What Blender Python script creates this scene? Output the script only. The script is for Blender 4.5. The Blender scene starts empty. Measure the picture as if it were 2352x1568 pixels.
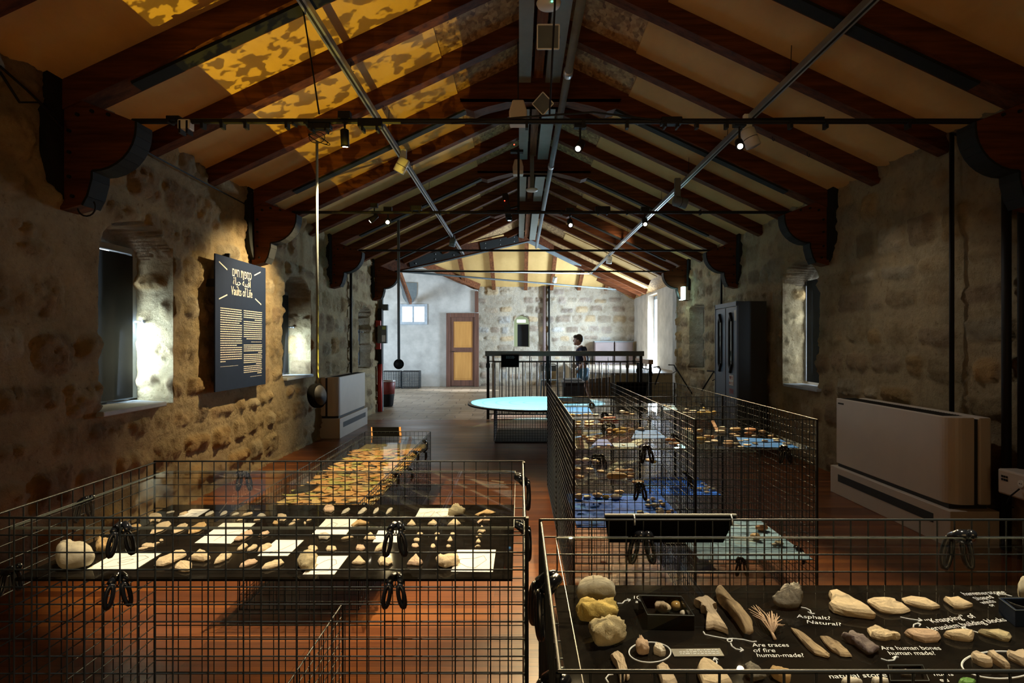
import bpy, bmesh, math, random
import numpy as np
from mathutils import Vector, Matrix, Euler
random.seed(7)
S = bpy.context.scene
COL = S.collection
PI = math.pi

# ---------------------------------------------------------------- camera
CAMH = 1.37
F, CX, CY = 1340.0, 1192.0, 787.0          # focal length and vanishing point measured in the 2352x1568 frame
cam = bpy.data.cameras.new('camera')
cam.sensor_width = 36.0
cam.lens = F / 2352 * 36.0
cam.shift_x = -(CX - 1176) / 2352
cam.shift_y = (CY - 784) / 2352
cam.clip_start = 0.05
cam_o = bpy.data.objects.new('camera', cam)
cam_o.location = (0, 0, CAMH)
cam_o.rotation_euler = (PI / 2, 0, 0)
COL.objects.link(cam_o)
S.camera = cam_o

# ---------------------------------------------------------------- world, exposure
w = bpy.data.worlds.new('world'); S.world = w; w.use_nodes = True
w.node_tree.nodes['Background'].inputs[0].default_value = (0.62, 0.80, 1.0, 1)
w.node_tree.nodes['Background'].inputs[1].default_value = 1.0
S.view_settings.view_transform = 'Standard'
S.view_settings.look = 'None'
S.view_settings.exposure = 0.0
S.view_settings.gamma = 1.0
S.view_settings.use_curve_mapping = False
S.cycles.max_bounces = 6
S.cycles.transparent_max_bounces = 24
S.cycles.caustics_reflective = False
S.cycles.caustics_refractive = False
S.cycles.use_denoising = True
S.cycles.sample_clamp_indirect = 4.0
S.cycles.sample_clamp_direct = 0.0

WARM = (1.0, 0.75, 0.39)
COOL = (0.60, 0.80, 1.0)

def area(name, loc, target, size, energy, color, size_y=None, spread=170):
    l = bpy.data.lights.new(name, 'AREA'); l.energy = energy; l.color = color
    l.shape = 'RECTANGLE'; l.size = size; l.size_y = size_y or size; l.spread = math.radians(spread)
    o = bpy.data.objects.new(name, l); COL.objects.link(o); o.location = loc
    o.rotation_euler = (Vector(target) - Vector(loc)).to_track_quat('-Z', 'Y').to_euler()
    return o
def spot(name, loc, target, deg, energy, color, blend=0.4, radius=0.025):
    l = bpy.data.lights.new(name, 'SPOT'); l.energy = energy; l.color = color
    l.spot_size = math.radians(deg); l.spot_blend = blend; l.shadow_soft_size = radius
    o = bpy.data.objects.new(name, l); COL.objects.link(o); o.location = loc
    o.rotation_euler = (Vector(target) - Vector(loc)).to_track_quat('-Z', 'Y').to_euler()
    return o

# daylight: the big window in the right wall of the far room, and an unseen fill light added in the left wing
area('daylight_far_window', (3.86, 16.18, 1.50), (0.0, 16.18, 1.2), 1.05, 640, COOL, 1.5)
area('wing_fill', (-6.6, 14.6, 1.9), (0.3, 18.7, 1.6), 2.0, 310, COOL, 1.6)
spot('sunbeam_far_window', (3.62, 16.3, 2.35), (-1.6, 16.9, 0.0), 11, 7000, (0.85, 0.92, 1.0), .5, .05)
# the daylight that comes round the blackout boards in the left and right windows
area('daylight_window_left', (-3.10, 4.50, 1.22), (-2.95, 4.80, 1.20), 0.10, 7, (0.66, 0.86, 1.0), 0.5, 140)
area('daylight_window_left_gap', (-3.13, 4.66, 1.28), (-3.0, 4.82, 1.26), 0.05, 9, (0.66, 0.86, 1.0), 0.55, 170)
area('daylight_window_left_high', (-3.13, 4.69, 1.55), (-2.98, 4.80, 1.60), 0.03, 3, (0.66, 0.86, 1.0), 1.0, 170)
area('daylight_window_left_next', (-3.08, 7.66, 1.2), (-2.93, 7.95, 1.15), 0.10, 11, (0.66, 0.86, 1.0), 0.6, 150)
area('daylight_window_left_last', (-3.04, 10.70, 1.20), (-2.9, 10.9, 1.15), 0.06, 3, (0.66, 0.86, 1.0), 0.6, 160)
area('daylight_window_right', (3.50, 6.95, 1.50), (3.25, 7.3, 1.5), 0.05, 1.1, (0.66, 0.86, 1.0), 1.0, 160)
# fill lights added out of sight behind the camera to lift ceiling and room
area('ceiling_fill', (0.1, -1.6, 1.3), (0.5, 8.0, 3.3), 3.0, 9, (1.0, 0.66, 0.30), 1.0, 80)
area('rear_fill', (0.1, -2.6, 2.6), (0.2, 5.0, 1.6), 3.2, 2.0, (1.0, 0.66, 0.32), 1.2)
# unseen spots added above the camera to brighten the two front cases
spot('front_case_fill', (-.45, 1.08, 2.62), (-.55, 1.56, .86), 42, 150, (1.0, 0.84, 0.60), .6, .02)
spot('front_case_fill', (.78, 1.08, 2.62), (.66, 1.02, .86), 44, 150, (1.0, 0.84, 0.60), .6, .02)

# ---------------------------------------------------------------- frame to room helpers
def pD(px, py, D): return Vector(((px - CX) / F * D, D, CAMH - (py - CY) / F * D))
def pZ(px, py, Z):
    D = (CAMH - Z) * F / (py - CY); return Vector(((px - CX) / F * D, D, Z))
def pX(px, py, X):
    D = X * F / (px - CX); return Vector((X, D, CAMH - (py - CY) / F * D))

# ---------------------------------------------------------------- materials
def nodes_of(name):
    m = bpy.data.materials.new(name); m.use_nodes = True
    nt = m.node_tree; b = nt.nodes['Principled BSDF']
    return m, nt, b
def N(nt, t, **kw):
    n = nt.nodes.new(t)
    for k, v in kw.items():
        if hasattr(n, k): setattr(n, k, v)
        else: n.inputs[k].default_value = v
    return n
def ramp(nt, src, stops):
    r = nt.nodes.new('ShaderNodeValToRGB'); nt.links.new(src, r.inputs[0])
    el = r.color_ramp.elements
    while len(el) < len(stops): el.new(0.5)
    for e, (p, c) in zip(el, stops):
        e.position = p; e.color = (c[0], c[1], c[2], 1) if len(c) == 3 else c
    return r.outputs[0]
def coords(nt, scale=(1, 1, 1), kind='Object', rot=(0, 0, 0)):
    tc = nt.nodes.new('ShaderNodeTexCoord'); mp = nt.nodes.new('ShaderNodeMapping')
    mp.inputs['Scale'].default_value = scale; mp.inputs['Rotation'].default_value = rot
    nt.links.new(tc.outputs[kind], mp.inputs[0]); return mp.outputs[0]
def bump(nt, b, src, strength=0.3, dist=0.01):
    bn = nt.nodes.new('ShaderNodeBump'); bn.inputs['Strength'].default_value = strength; bn.inputs['Distance'].default_value = dist
    nt.links.new(src, bn.inputs['Height']); nt.links.new(bn.outputs[0], b.inputs['Normal'])
def plain(name, col, rough=0.5, metal=0.0, var=0.15, scale=8.0, bmp=0.0, spec=0.5, coat=0.0, emit=0.0):
    """one colour broken up by a little noise"""
    m, nt, b = nodes_of(name)
    n = N(nt, 'ShaderNodeTexNoise', Scale=scale, Detail=6.0, Roughness=0.6)
    nt.links.new(coords(nt), n.inputs['Vector'])
    lo = [max(0, c * (1 - var)) for c in col]; hi = [min(1, c * (1 + var)) for c in col]
    nt.links.new(ramp(nt, n.outputs['Fac'], [(0.3, lo), (0.7, hi)]), b.inputs['Base Color'])
    b.inputs['Roughness'].default_value = rough; b.inputs['Metallic'].default_value = metal
    b.inputs['Specular IOR Level'].default_value = spec
    b.inputs['Coat Weight'].default_value = coat
    if bmp: bump(nt, b, n.outputs['Fac'], bmp, 0.01)
    if emit:
        b.inputs['Emission Color'].default_value = (col[0], col[1], col[2], 1); b.inputs['Emission Strength'].default_value = emit
    return m
def grain(name, c1, c2, scale, rough=0.5, bmp=0.25, spec=0.5):
    """wood: noise stretched along the grain; scale is small along the grain"""
    m, nt, b = nodes_of(name)
    n = N(nt, 'ShaderNodeTexNoise', Scale=1.0, Detail=8.0, Roughness=0.65)
    nt.links.new(coords(nt, scale), n.inputs['Vector'])
    nt.links.new(ramp(nt, n.outputs['Fac'], [(0.32, c1), (0.68, c2)]), b.inputs['Base Color'])
    b.inputs['Roughness'].default_value = rough; b.inputs['Specular IOR Level'].default_value = spec
    bump(nt, b, n.outputs['Fac'], bmp, 0.004)
    return m
def light_mat(name, col, strength):
    m = bpy.data.materials.new(name); m.use_nodes = True; nt = m.node_tree
    nt.nodes.clear(); e = N(nt, 'ShaderNodeEmission'); e.inputs[0].default_value = (*col, 1); e.inputs[1].default_value = strength
    o = nt.nodes.new('ShaderNodeOutputMaterial'); nt.links.new(e.outputs[0], o.inputs[0]); return m
def glass_mat(name, tint=(0.975, 0.985, 0.98), refl=1.0):
    """a clear sheet: mostly see-through, with a Fresnel reflection"""
    m = bpy.data.materials.new(name); m.use_nodes = True; nt = m.node_tree; nt.nodes.clear()
    tr = N(nt, 'ShaderNodeBsdfTransparent'); tr.inputs[0].default_value = (*tint, 1)
    gl = N(nt, 'ShaderNodeBsdfGlossy', Roughness=0.004)
    fr = N(nt, 'ShaderNodeFresnel', IOR=1.5); ge = N(nt, 'ShaderNodeNewGeometry')
    fx = N(nt, 'ShaderNodeMath', operation='SUBTRACT'); fx.inputs[0].default_value = refl; nt.links.new(ge.outputs['Backfacing'], fx.inputs[1]); fx.use_clamp = True
    mu = N(nt, 'ShaderNodeMath', operation='MULTIPLY'); nt.links.new(fr.outputs[0], mu.inputs[0]); nt.links.new(fx.outputs[0], mu.inputs[1])
    mx = nt.nodes.new('ShaderNodeMixShader'); o = nt.nodes.new('ShaderNodeOutputMaterial')
    nt.links.new(mu.outputs[0], mx.inputs[0]); nt.links.new(tr.outputs[0], mx.inputs[1]); nt.links.new(gl.outputs[0], mx.inputs[2]); nt.links.new(mx.outputs[0], o.inputs[0])
    return m

def wall_mat(name, bmp=0.5):
    """limestone and lime mortar: colour of each stone is stored on the mesh, pits and stains are noise"""
    m, nt, b = nodes_of(name)
    at = N(nt, 'ShaderNodeAttribute', attribute_name='Stone')
    co = coords(nt)
    n1 = N(nt, 'ShaderNodeTexNoise', Scale=3.2, Detail=8.0, Roughness=0.62); nt.links.new(co, n1.inputs['Vector'])
    n2 = N(nt, 'ShaderNodeTexNoise', Scale=26.0, Detail=9.0, Roughness=0.72); nt.links.new(co, n2.inputs['Vector'])
    st = ramp(nt, n1.outputs['Fac'], [(0.28, (0.62, 0.56, 0.46)), (0.50, (0.95, 0.95, 0.93)), (0.72, (1.15, 1.1, 1.0))])
    pit = ramp(nt, n2.outputs['Fac'], [(0.30, (0.42, 0.33, 0.22)), (0.42, (0.92, 0.9, 0.86)), (0.75, (1.1, 1.08, 1.05))])
    m1 = N(nt, 'ShaderNodeMixRGB', blend_type='MULTIPLY'); m1.inputs[0].default_value = 1; nt.links.new(at.outputs['Color'], m1.inputs[1]); nt.links.new(st, m1.inputs[2])
    m2 = N(nt, 'ShaderNodeMixRGB', blend_type='MULTIPLY'); m2.inputs[0].default_value = 0.85; nt.links.new(m1.outputs[0], m2.inputs[1]); nt.links.new(pit, m2.inputs[2])
    nt.links.new(m2.outputs[0], b.inputs['Base Color'])
    b.inputs['Roughness'].default_value = 0.9; b.inputs['Specular IOR Level'].default_value = 0.25
    v = N(nt, 'ShaderNodeTexNoise', Scale=18.0, Detail=11.0, Roughness=0.74); nt.links.new(co, v.inputs['Vector'])
    rg = N(nt, 'ShaderNodeTexNoise', noise_type='RIDGED_MULTIFRACTAL', Scale=6.5, Detail=7.0, Roughness=0.62); nt.links.new(co, rg.inputs['Vector'])
    cr = N(nt, 'ShaderNodeMapRange'); cr.inputs[1].default_value = 0.0; cr.inputs[2].default_value = 1.6; nt.links.new(rg.outputs['Fac'], cr.inputs[0])
    mk = N(nt, 'ShaderNodeMath', operation='MULTIPLY'); nt.links.new(cr.outputs[0], mk.inputs[0]); nt.links.new(at.outputs['Alpha'], mk.inputs[1])
    ad = N(nt, 'ShaderNodeMath', operation='MULTIPLY_ADD'); nt.links.new(mk.outputs[0], ad.inputs[0]); ad.inputs[1].default_value = -0.9; nt.links.new(v.outputs['Fac'], ad.inputs[2])
    bump(nt, b, ad.outputs[0], bmp, 0.050)
    m3 = N(nt, 'ShaderNodeMixRGB', blend_type='MULTIPLY'); nt.links.new(mk.outputs[0], m3.inputs[0]); nt.links.new(m2.outputs[0], m3.inputs[1]); m3.inputs[2].default_value = (0.42, 0.33, 0.22, 1)
    nt.links.new(m3.outputs[0], b.inputs['Base Color'])
    return m

def floor_mat():
    m, nt, b = nodes_of('floor_planks')
    co = coords(nt)
    br = N(nt, 'ShaderNodeTexBrick', offset=0.37, squash=1.0)
    br.inputs['Scale'].default_value = 1.0; br.inputs['Brick Width'].default_value = 1.3; br.inputs['Row Height'].default_value = 0.068
    br.inputs['Mortar Size'].default_value = 0.0016; br.inputs['Mortar Smooth'].default_value = 0.2; br.inputs['Bias'].default_value = 0.0
    br.inputs['Color1'].default_value = (0.25, 0.25, 0.25, 1); br.inputs['Color2'].default_value = (0.9, 0.9, 0.9, 1); br.inputs['Mortar'].default_value = (0, 0, 0, 1)
    nt.links.new(co, br.inputs['Vector'])
    n = N(nt, 'ShaderNodeTexNoise', Scale=1.0, Detail=8.0, Roughness=0.7); nt.links.new(coords(nt, (2.0, 60, 1)), n.inputs['Vector'])
    n3 = N(nt, 'ShaderNodeTexNoise', Scale=1.3, Detail=4.0, Roughness=0.5); nt.links.new(co, n3.inputs['Vector'])
    mx = N(nt, 'ShaderNodeMixRGB', blend_type='MIX'); mx.inputs[0].default_value = 0.55
    nt.links.new(br.outputs['Color'], mx.inputs[1]); nt.links.new(n.outputs['Fac'], mx.inputs[2])
    c = ramp(nt, mx.outputs[0], [(0.12, (0.012, 0.003, 0.002)), (0.32, (0.065, 0.017, 0.005)), (0.55, (0.15, 0.044, 0.010)), (0.8, (0.28, 0.10, 0.022))])
    nt.links.new(c, b.inputs['Base Color'])
    r = ramp(nt, n3.outputs['Fac'], [(0.3, (0.30, 0.30, 0.30)), (0.7, (0.46, 0.46, 0.46))]); nt.links.new(r, b.inputs['Roughness'])
    bump(nt, b, mx.outputs[0], 0.25, 0.003)
    b.inputs['Specular IOR Level'].default_value = 0.45
    return m
def paving_mat():
    m, nt, b = nodes_of('stone_paving')
    co = coords(nt)
    wn = N(nt, 'ShaderNodeTexNoise', Scale=1.6, Detail=3.0); nt.links.new(co, wn.inputs['Vector'])
    ad = N(nt, 'ShaderNodeVectorMath', operation='MULTIPLY_ADD'); nt.links.new(wn.outputs['Color'], ad.inputs[0]); ad.inputs[1].default_value = (0.22, 0.22, 0); nt.links.new(co, ad.inputs[2])
    br = N(nt, 'ShaderNodeTexBrick', offset=0.43); br.inputs['Scale'].default_value = 1.0; br.inputs['Brick Width'].default_value = 0.52; br.inputs['Row Height'].default_value = 0.36
    br.inputs['Mortar Size'].default_value = 0.012; br.inputs['Mortar Smooth'].default_value = 0.6
    br.inputs['Color1'].default_value = (0.30, 0.23, 0.16, 1); br.inputs['Color2'].default_value = (0.47, 0.38, 0.28, 1); br.inputs['Mortar'].default_value = (0.08, 0.06, 0.045, 1)
    nt.links.new(ad.outputs[0], br.inputs['Vector'])
    n = N(nt, 'ShaderNodeTexNoise', Scale=9.0, Detail=7.0, Roughness=0.7); nt.links.new(co, n.inputs['Vector'])
    m2 = N(nt, 'ShaderNodeMixRGB', blend_type='MULTIPLY'); m2.inputs[0].default_value = 0.6; nt.links.new(br.outputs['Color'], m2.inputs[1]); nt.links.new(n.outputs['Fac'], m2.inputs[2])
    nt.links.new(m2.outputs[0], b.inputs['Base Color']); b.inputs['Roughness'].default_value = 0.42
    bump(nt, b, m2.outputs[0], 0.6, 0.02)
    return m
def osb_mat():
    m, nt, b = nodes_of('strand_board')
    v = N(nt, 'ShaderNodeTexVoronoi', Scale=1.0); nt.links.new(coords(nt, (34, 16, 20), rot=(0.2, 0, 0.6)), v.inputs['Vector'])
    n = N(nt, 'ShaderNodeTexNoise', Scale=22.0, Detail=6.0); nt.links.new(coords(nt), n.inputs['Vector'])
    bw = N(nt, 'ShaderNodeMixRGB', blend_type='MIX'); bw.inputs[0].default_value = 0.5; nt.links.new(v.outputs['Color'], bw.inputs[1]); nt.links.new(n.outputs['Fac'], bw.inputs[2])
    bb = N(nt, 'ShaderNodeRGBToBW'); nt.links.new(bw.outputs[0], bb.inputs[0])
    nt.links.new(ramp(nt, bb.outputs[0], [(0.25, (0.12, 0.055, 0.018)), (0.5, (0.33, 0.19, 0.07)), (0.72, (0.52, 0.34, 0.15))]), b.inputs['Base Color'])
    b.inputs['Roughness'].default_value = 0.7; return m
def water_paint(name, deep, mid, light, scale=6.0):
    """painted sheet: brush-like streaks of a few blues"""
    m, nt, b = nodes_of(name)
    n = N(nt, 'ShaderNodeTexNoise', Scale=scale, Detail=5.0, Roughness=0.55, Distortion=1.2); nt.links.new(coords(nt, (0.6, 1.5, 1)), n.inputs['Vector'])
    nt.links.new(ramp(nt, n.outputs['Fac'], [(0.34, deep), (0.46, mid), (0.60, mid), (0.70, light)]), b.inputs['Base Color'])
    b.inputs['Roughness'].default_value = 0.7; b.inputs['Specular IOR Level'].default_value = 0.08; return m

M = {}
M['wall'] = wall_mat('limestone_wall', 0.95)
M['plaster'] = plain('grey_plaster', (0.43, 0.41, 0.38), 0.9, 0, 0.22, 2.2, 0.25, 0.2)
M['whiteplaster'] = plain('pale_plaster', (0.52, 0.48, 0.43), 0.9, 0, 0.2, 2.6, 0.3, 0.2)
M['floor'] = floor_mat()
M['paving'] = paving_mat()
M['rafter'] = grain('dark_stained_wood_y', (0.040, 0.010, 0.003), (0.13, 0.040, 0.012), (1.6, 22, 22), 0.7, 0.25, 0.12)
M['rafter2'] = grain('dark_stained_wood_x', (0.06, 0.018, 0.007), (0.24, 0.085, 0.03), (22, 1.6, 22), 0.7, 0.25, 0.15)
M['ply'] = grain('plywood', (0.56, 0.35, 0.125), (0.67, 0.44, 0.17), (3.0, 1.2, 3), 0.6, 0.08, 0.25)
M['osb'] = osb_mat()
M['steel'] = plain('grey_painted_steel', (0.013, 0.014, 0.013), 0.75, 0.0, 0.12, 8, 0, 0.15)
M['bluegrey'] = plain('bluegrey_painted_steel', (0.13, 0.15, 0.155), 0.65, 0.0, 0.12, 8, 0, 0.3)
M['boardgrey'] = plain('grey_green_board', (0.19, 0.20, 0.175), 0.6, 0, 0.08)
M['black'] = plain('black_metal', (0.008, 0.008, 0.009), 0.6, 0.0, 0.2, 8, 0, 0.25)
M['matte'] = plain('matte_black_board', (0.004, 0.004, 0.004), 0.95, 0, 0.1, 8, 0, 0.0)
M['blackplastic'] = plain('black_plastic', (0.010, 0.012, 0.016), 0.20, 0, 0.2, 8, 0, 0.45)
M['wire'] = plain('black_coated_wire', (0.014, 0.020, 0.025), 0.42, 0.0, 0.15, 8, 0, 0.35)
M['alu'] = plain('aluminium_rail', (0.46, 0.50, 0.54), 0.35, 0.75, 0.1)
M['white'] = plain('white_plastic', (0.68, 0.68, 0.64), 0.45, 0, 0.04)
M['offwhite'] = plain('offwhite_enamel', (0.52, 0.46, 0.39), 0.45, 0, 0.05, 3)
M['darkgrille'] = plain('dark_grille', (0.02, 0.02, 0.02), 0.7)
M['tray'] = plain('black_tray', (0.010, 0.0085, 0.007), 0.03, 0, 0.35, 14, 0, 0.06)
M['glass'] = glass_mat('clear_acrylic')
M['glassedge'] = plain('acrylic_edge', (0.15, 0.18, 0.175), 0.4, 0, 0.06)
M['paper'] = plain('white_paper', (0.86, 0.85, 0.81), 0.8, 0, 0.01)
M['pencil'] = plain('pencil_line', (0.28, 0.27, 0.26), 0.9)
M['chalk'] = plain('white_marker', (0.72, 0.75, 0.80), 0.8, 0, 0.05)
M['navy'] = plain('navy_panel', (0.014, 0.024, 0.055), 0.8, 0, 0.06, 8, 0, 0.10)
M['cream'] = plain('cream_print', (0.74, 0.70, 0.62), 0.7, 0, 0.02)
M['cabinet'] = plain('blue_grey_enamel', (0.115, 0.145, 0.20), 0.4, 0.1, 0.05)
M['cabinetside'] = plain('dark_grey_enamel', (0.035, 0.04, 0.045), 0.45, 0.1, 0.05)
M['red'] = plain('red_paint', (0.42, 0.025, 0.018), 0.45)
M['darkred'] = plain('dark_red_plastic', (0.20, 0.025, 0.02), 0.5)
M['doorwood'] = grain('door_frame_wood', (0.07, 0.028, 0.018), (0.15, 0.065, 0.04), (22, 22, 1.4), 0.5)
M['doorpanel'] = grain('door_panel_wood', (0.42, 0.19, 0.045), (0.55, 0.27, 0.07), (14, 14, 1.2), 0.45)
M['handrail'] = plain('brown_handrail', (0.085, 0.065, 0.045), 0.5)
M['lightwood'] = grain('light_handrail_wood', (0.35, 0.22, 0.14), (0.48, 0.32, 0.22), (2, 20, 20), 0.5)
M['baluster'] = plain('grey_baluster_steel', (0.26, 0.25, 0.24), 0.35, 0.6, 0.1)
M['brownboard'] = plain('brown_board', (0.13, 0.085, 0.075), 0.5, 0, 0.2, 3)
M['winframe'] = plain('grey_blue_window_frame', (0.34, 0.38, 0.42), 0.6)
M['windowglow'] = light_mat('daylight_pane', (0.86, 0.94, 1.0), 5.0)
M['windowdim'] = light_mat('green_daylight_pane', (0.55, 0.68, 0.42), 0.6)
M['lampglow'] = light_mat('lamp_glow', (1.0, 0.86, 0.62), 60.0)
M['greenled'] = light_mat('green_led', (0.1, 1.0, 0.5), 6.0)
M['redled'] = light_mat('red_led', (1.0, 0.05, 0.02), 8.0)
M['cyanlens'] = light_mat('projector_lens', (0.25, 0.65, 1.0), 8.0)
M['exit'] = light_mat('emergency_light', (0.55, 1.0, 0.92), 5.0)

def stone_mat(name, c, var=0.28, scale=26.0, bmp=0.5, rough=0.85, dark=None):
    m, nt, b = nodes_of(name)
    co = coords(nt)
    n = N(nt, 'ShaderNodeTexNoise', Scale=scale * 2.2, Detail=10.0, Roughness=0.72); nt.links.new(co, n.inputs['Vector'])
    lo = dark or [x * (1 - var * 1.6) for x in c]
    nt.links.new(ramp(nt, n.outputs['Fac'], [(0.30, lo), (0.45, c), (0.72, [min(1, x * (1 + var)) for x in c])]), b.inputs['Base Color'])
    b.inputs['Roughness'].default_value = rough
    bump(nt, b, n.outputs['Fac'], min(1, bmp * 1.6), 0.006); return m
M['flint'] = stone_mat('pale_flint', (0.66, 0.52, 0.34), 0.14)
M['flint_pink'] = stone_mat('pinkish_flint', (0.60, 0.42, 0.29), 0.16)
M['flint_grey'] = stone_mat('greyish_flint', (0.50, 0.46, 0.38), 0.16)
M['flint_tan'] = stone_mat('tan_flint', (0.58, 0.38, 0.17), 0.18)
M['lime'] = stone_mat('pale_limestone', (0.60, 0.50, 0.30), 0.2, 40, 0.9)
M['yellow'] = stone_mat('yellow_limestone', (0.66, 0.48, 0.14), 0.22, 34, 1.0)
M['grey_stone'] = stone_mat('grey_beige_stone', (0.50, 0.45, 0.34), 0.16, 14, 0.3)
M['dark_stone'] = stone_mat('dark_shiny_rock', (0.16, 0.14, 0.11), 0.5, 30, 1.0, 0.35)
M['bone'] = stone_mat('beige_bone', (0.56, 0.44, 0.31), 0.18, 30, 0.5)
M['driftwood'] = grain('driftwood', (0.13, 0.085, 0.05), (0.44, 0.32, 0.18), (60, 9, 30), 0.8, 0.8)
M['shell'] = stone_mat('dark_purple_shell', (0.12, 0.085, 0.09), 0.5, 24, 0.6, 0.6)
M['tan'] = stone_mat('tan_pebble', (0.52, 0.34, 0.16), 0.22, 18, 0.35, 0.6)
M['orange'] = stone_mat('orange_pebble', (0.50, 0.23, 0.10), 0.22, 18, 0.35, 0.6)
M['redpebble'] = stone_mat('red_pebble', (0.50, 0.11, 0.07), 0.22, 18, 0.35, 0.6)
M['palepebble'] = stone_mat('pale_pebble', (0.66, 0.60, 0.50), 0.16, 18, 0.35, 0.6)
M['greypebble'] = stone_mat('grey_pebble', (0.34, 0.31, 0.27), 0.25, 18, 0.35, 0.6)
M['leaf1'] = stone_mat('orange_brown_scrap', (0.50, 0.27, 0.10), 0.2, 30, 0.3)
M['leaf2'] = stone_mat('olive_scrap', (0.36, 0.33, 0.10), 0.25, 30, 0.3)
M['leaf3'] = stone_mat('tan_scrap', (0.52, 0.36, 0.16), 0.2, 30, 0.3)
M['leafbase'] = stone_mat('dark_olive_board', (0.16, 0.135, 0.075), 0.4, 12, 0.3)
M['blue'] = water_paint('deep_blue_paint', (0.003, 0.028, 0.20), (0.005, 0.11, 0.70), (0.10, 0.42, 0.92), 9.0)
M['skyblue'] = water_paint('pale_blue_paint', (0.06, 0.11, 0.20), (0.24, 0.42, 0.66), (0.52, 0.60, 0.64), 5.0)
M['midblue'] = water_paint('mid_blue_paint', (0.01, 0.08, 0.36), (0.02, 0.20, 0.72), (0.40, 0.52, 0.60), 12.0)
M['hair'] = plain('brown_hair', (0.07, 0.04, 0.025), 0.6)
M['skin'] = plain('skin', (0.55, 0.34, 0.26), 0.5, 0, 0.05)
M['navycloth'] = plain('navy_cloth', (0.012, 0.015, 0.045), 0.9)
M['bluecloth'] = plain('light_blue_cloth', (0.16, 0.38, 0.62), 0.9)

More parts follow.
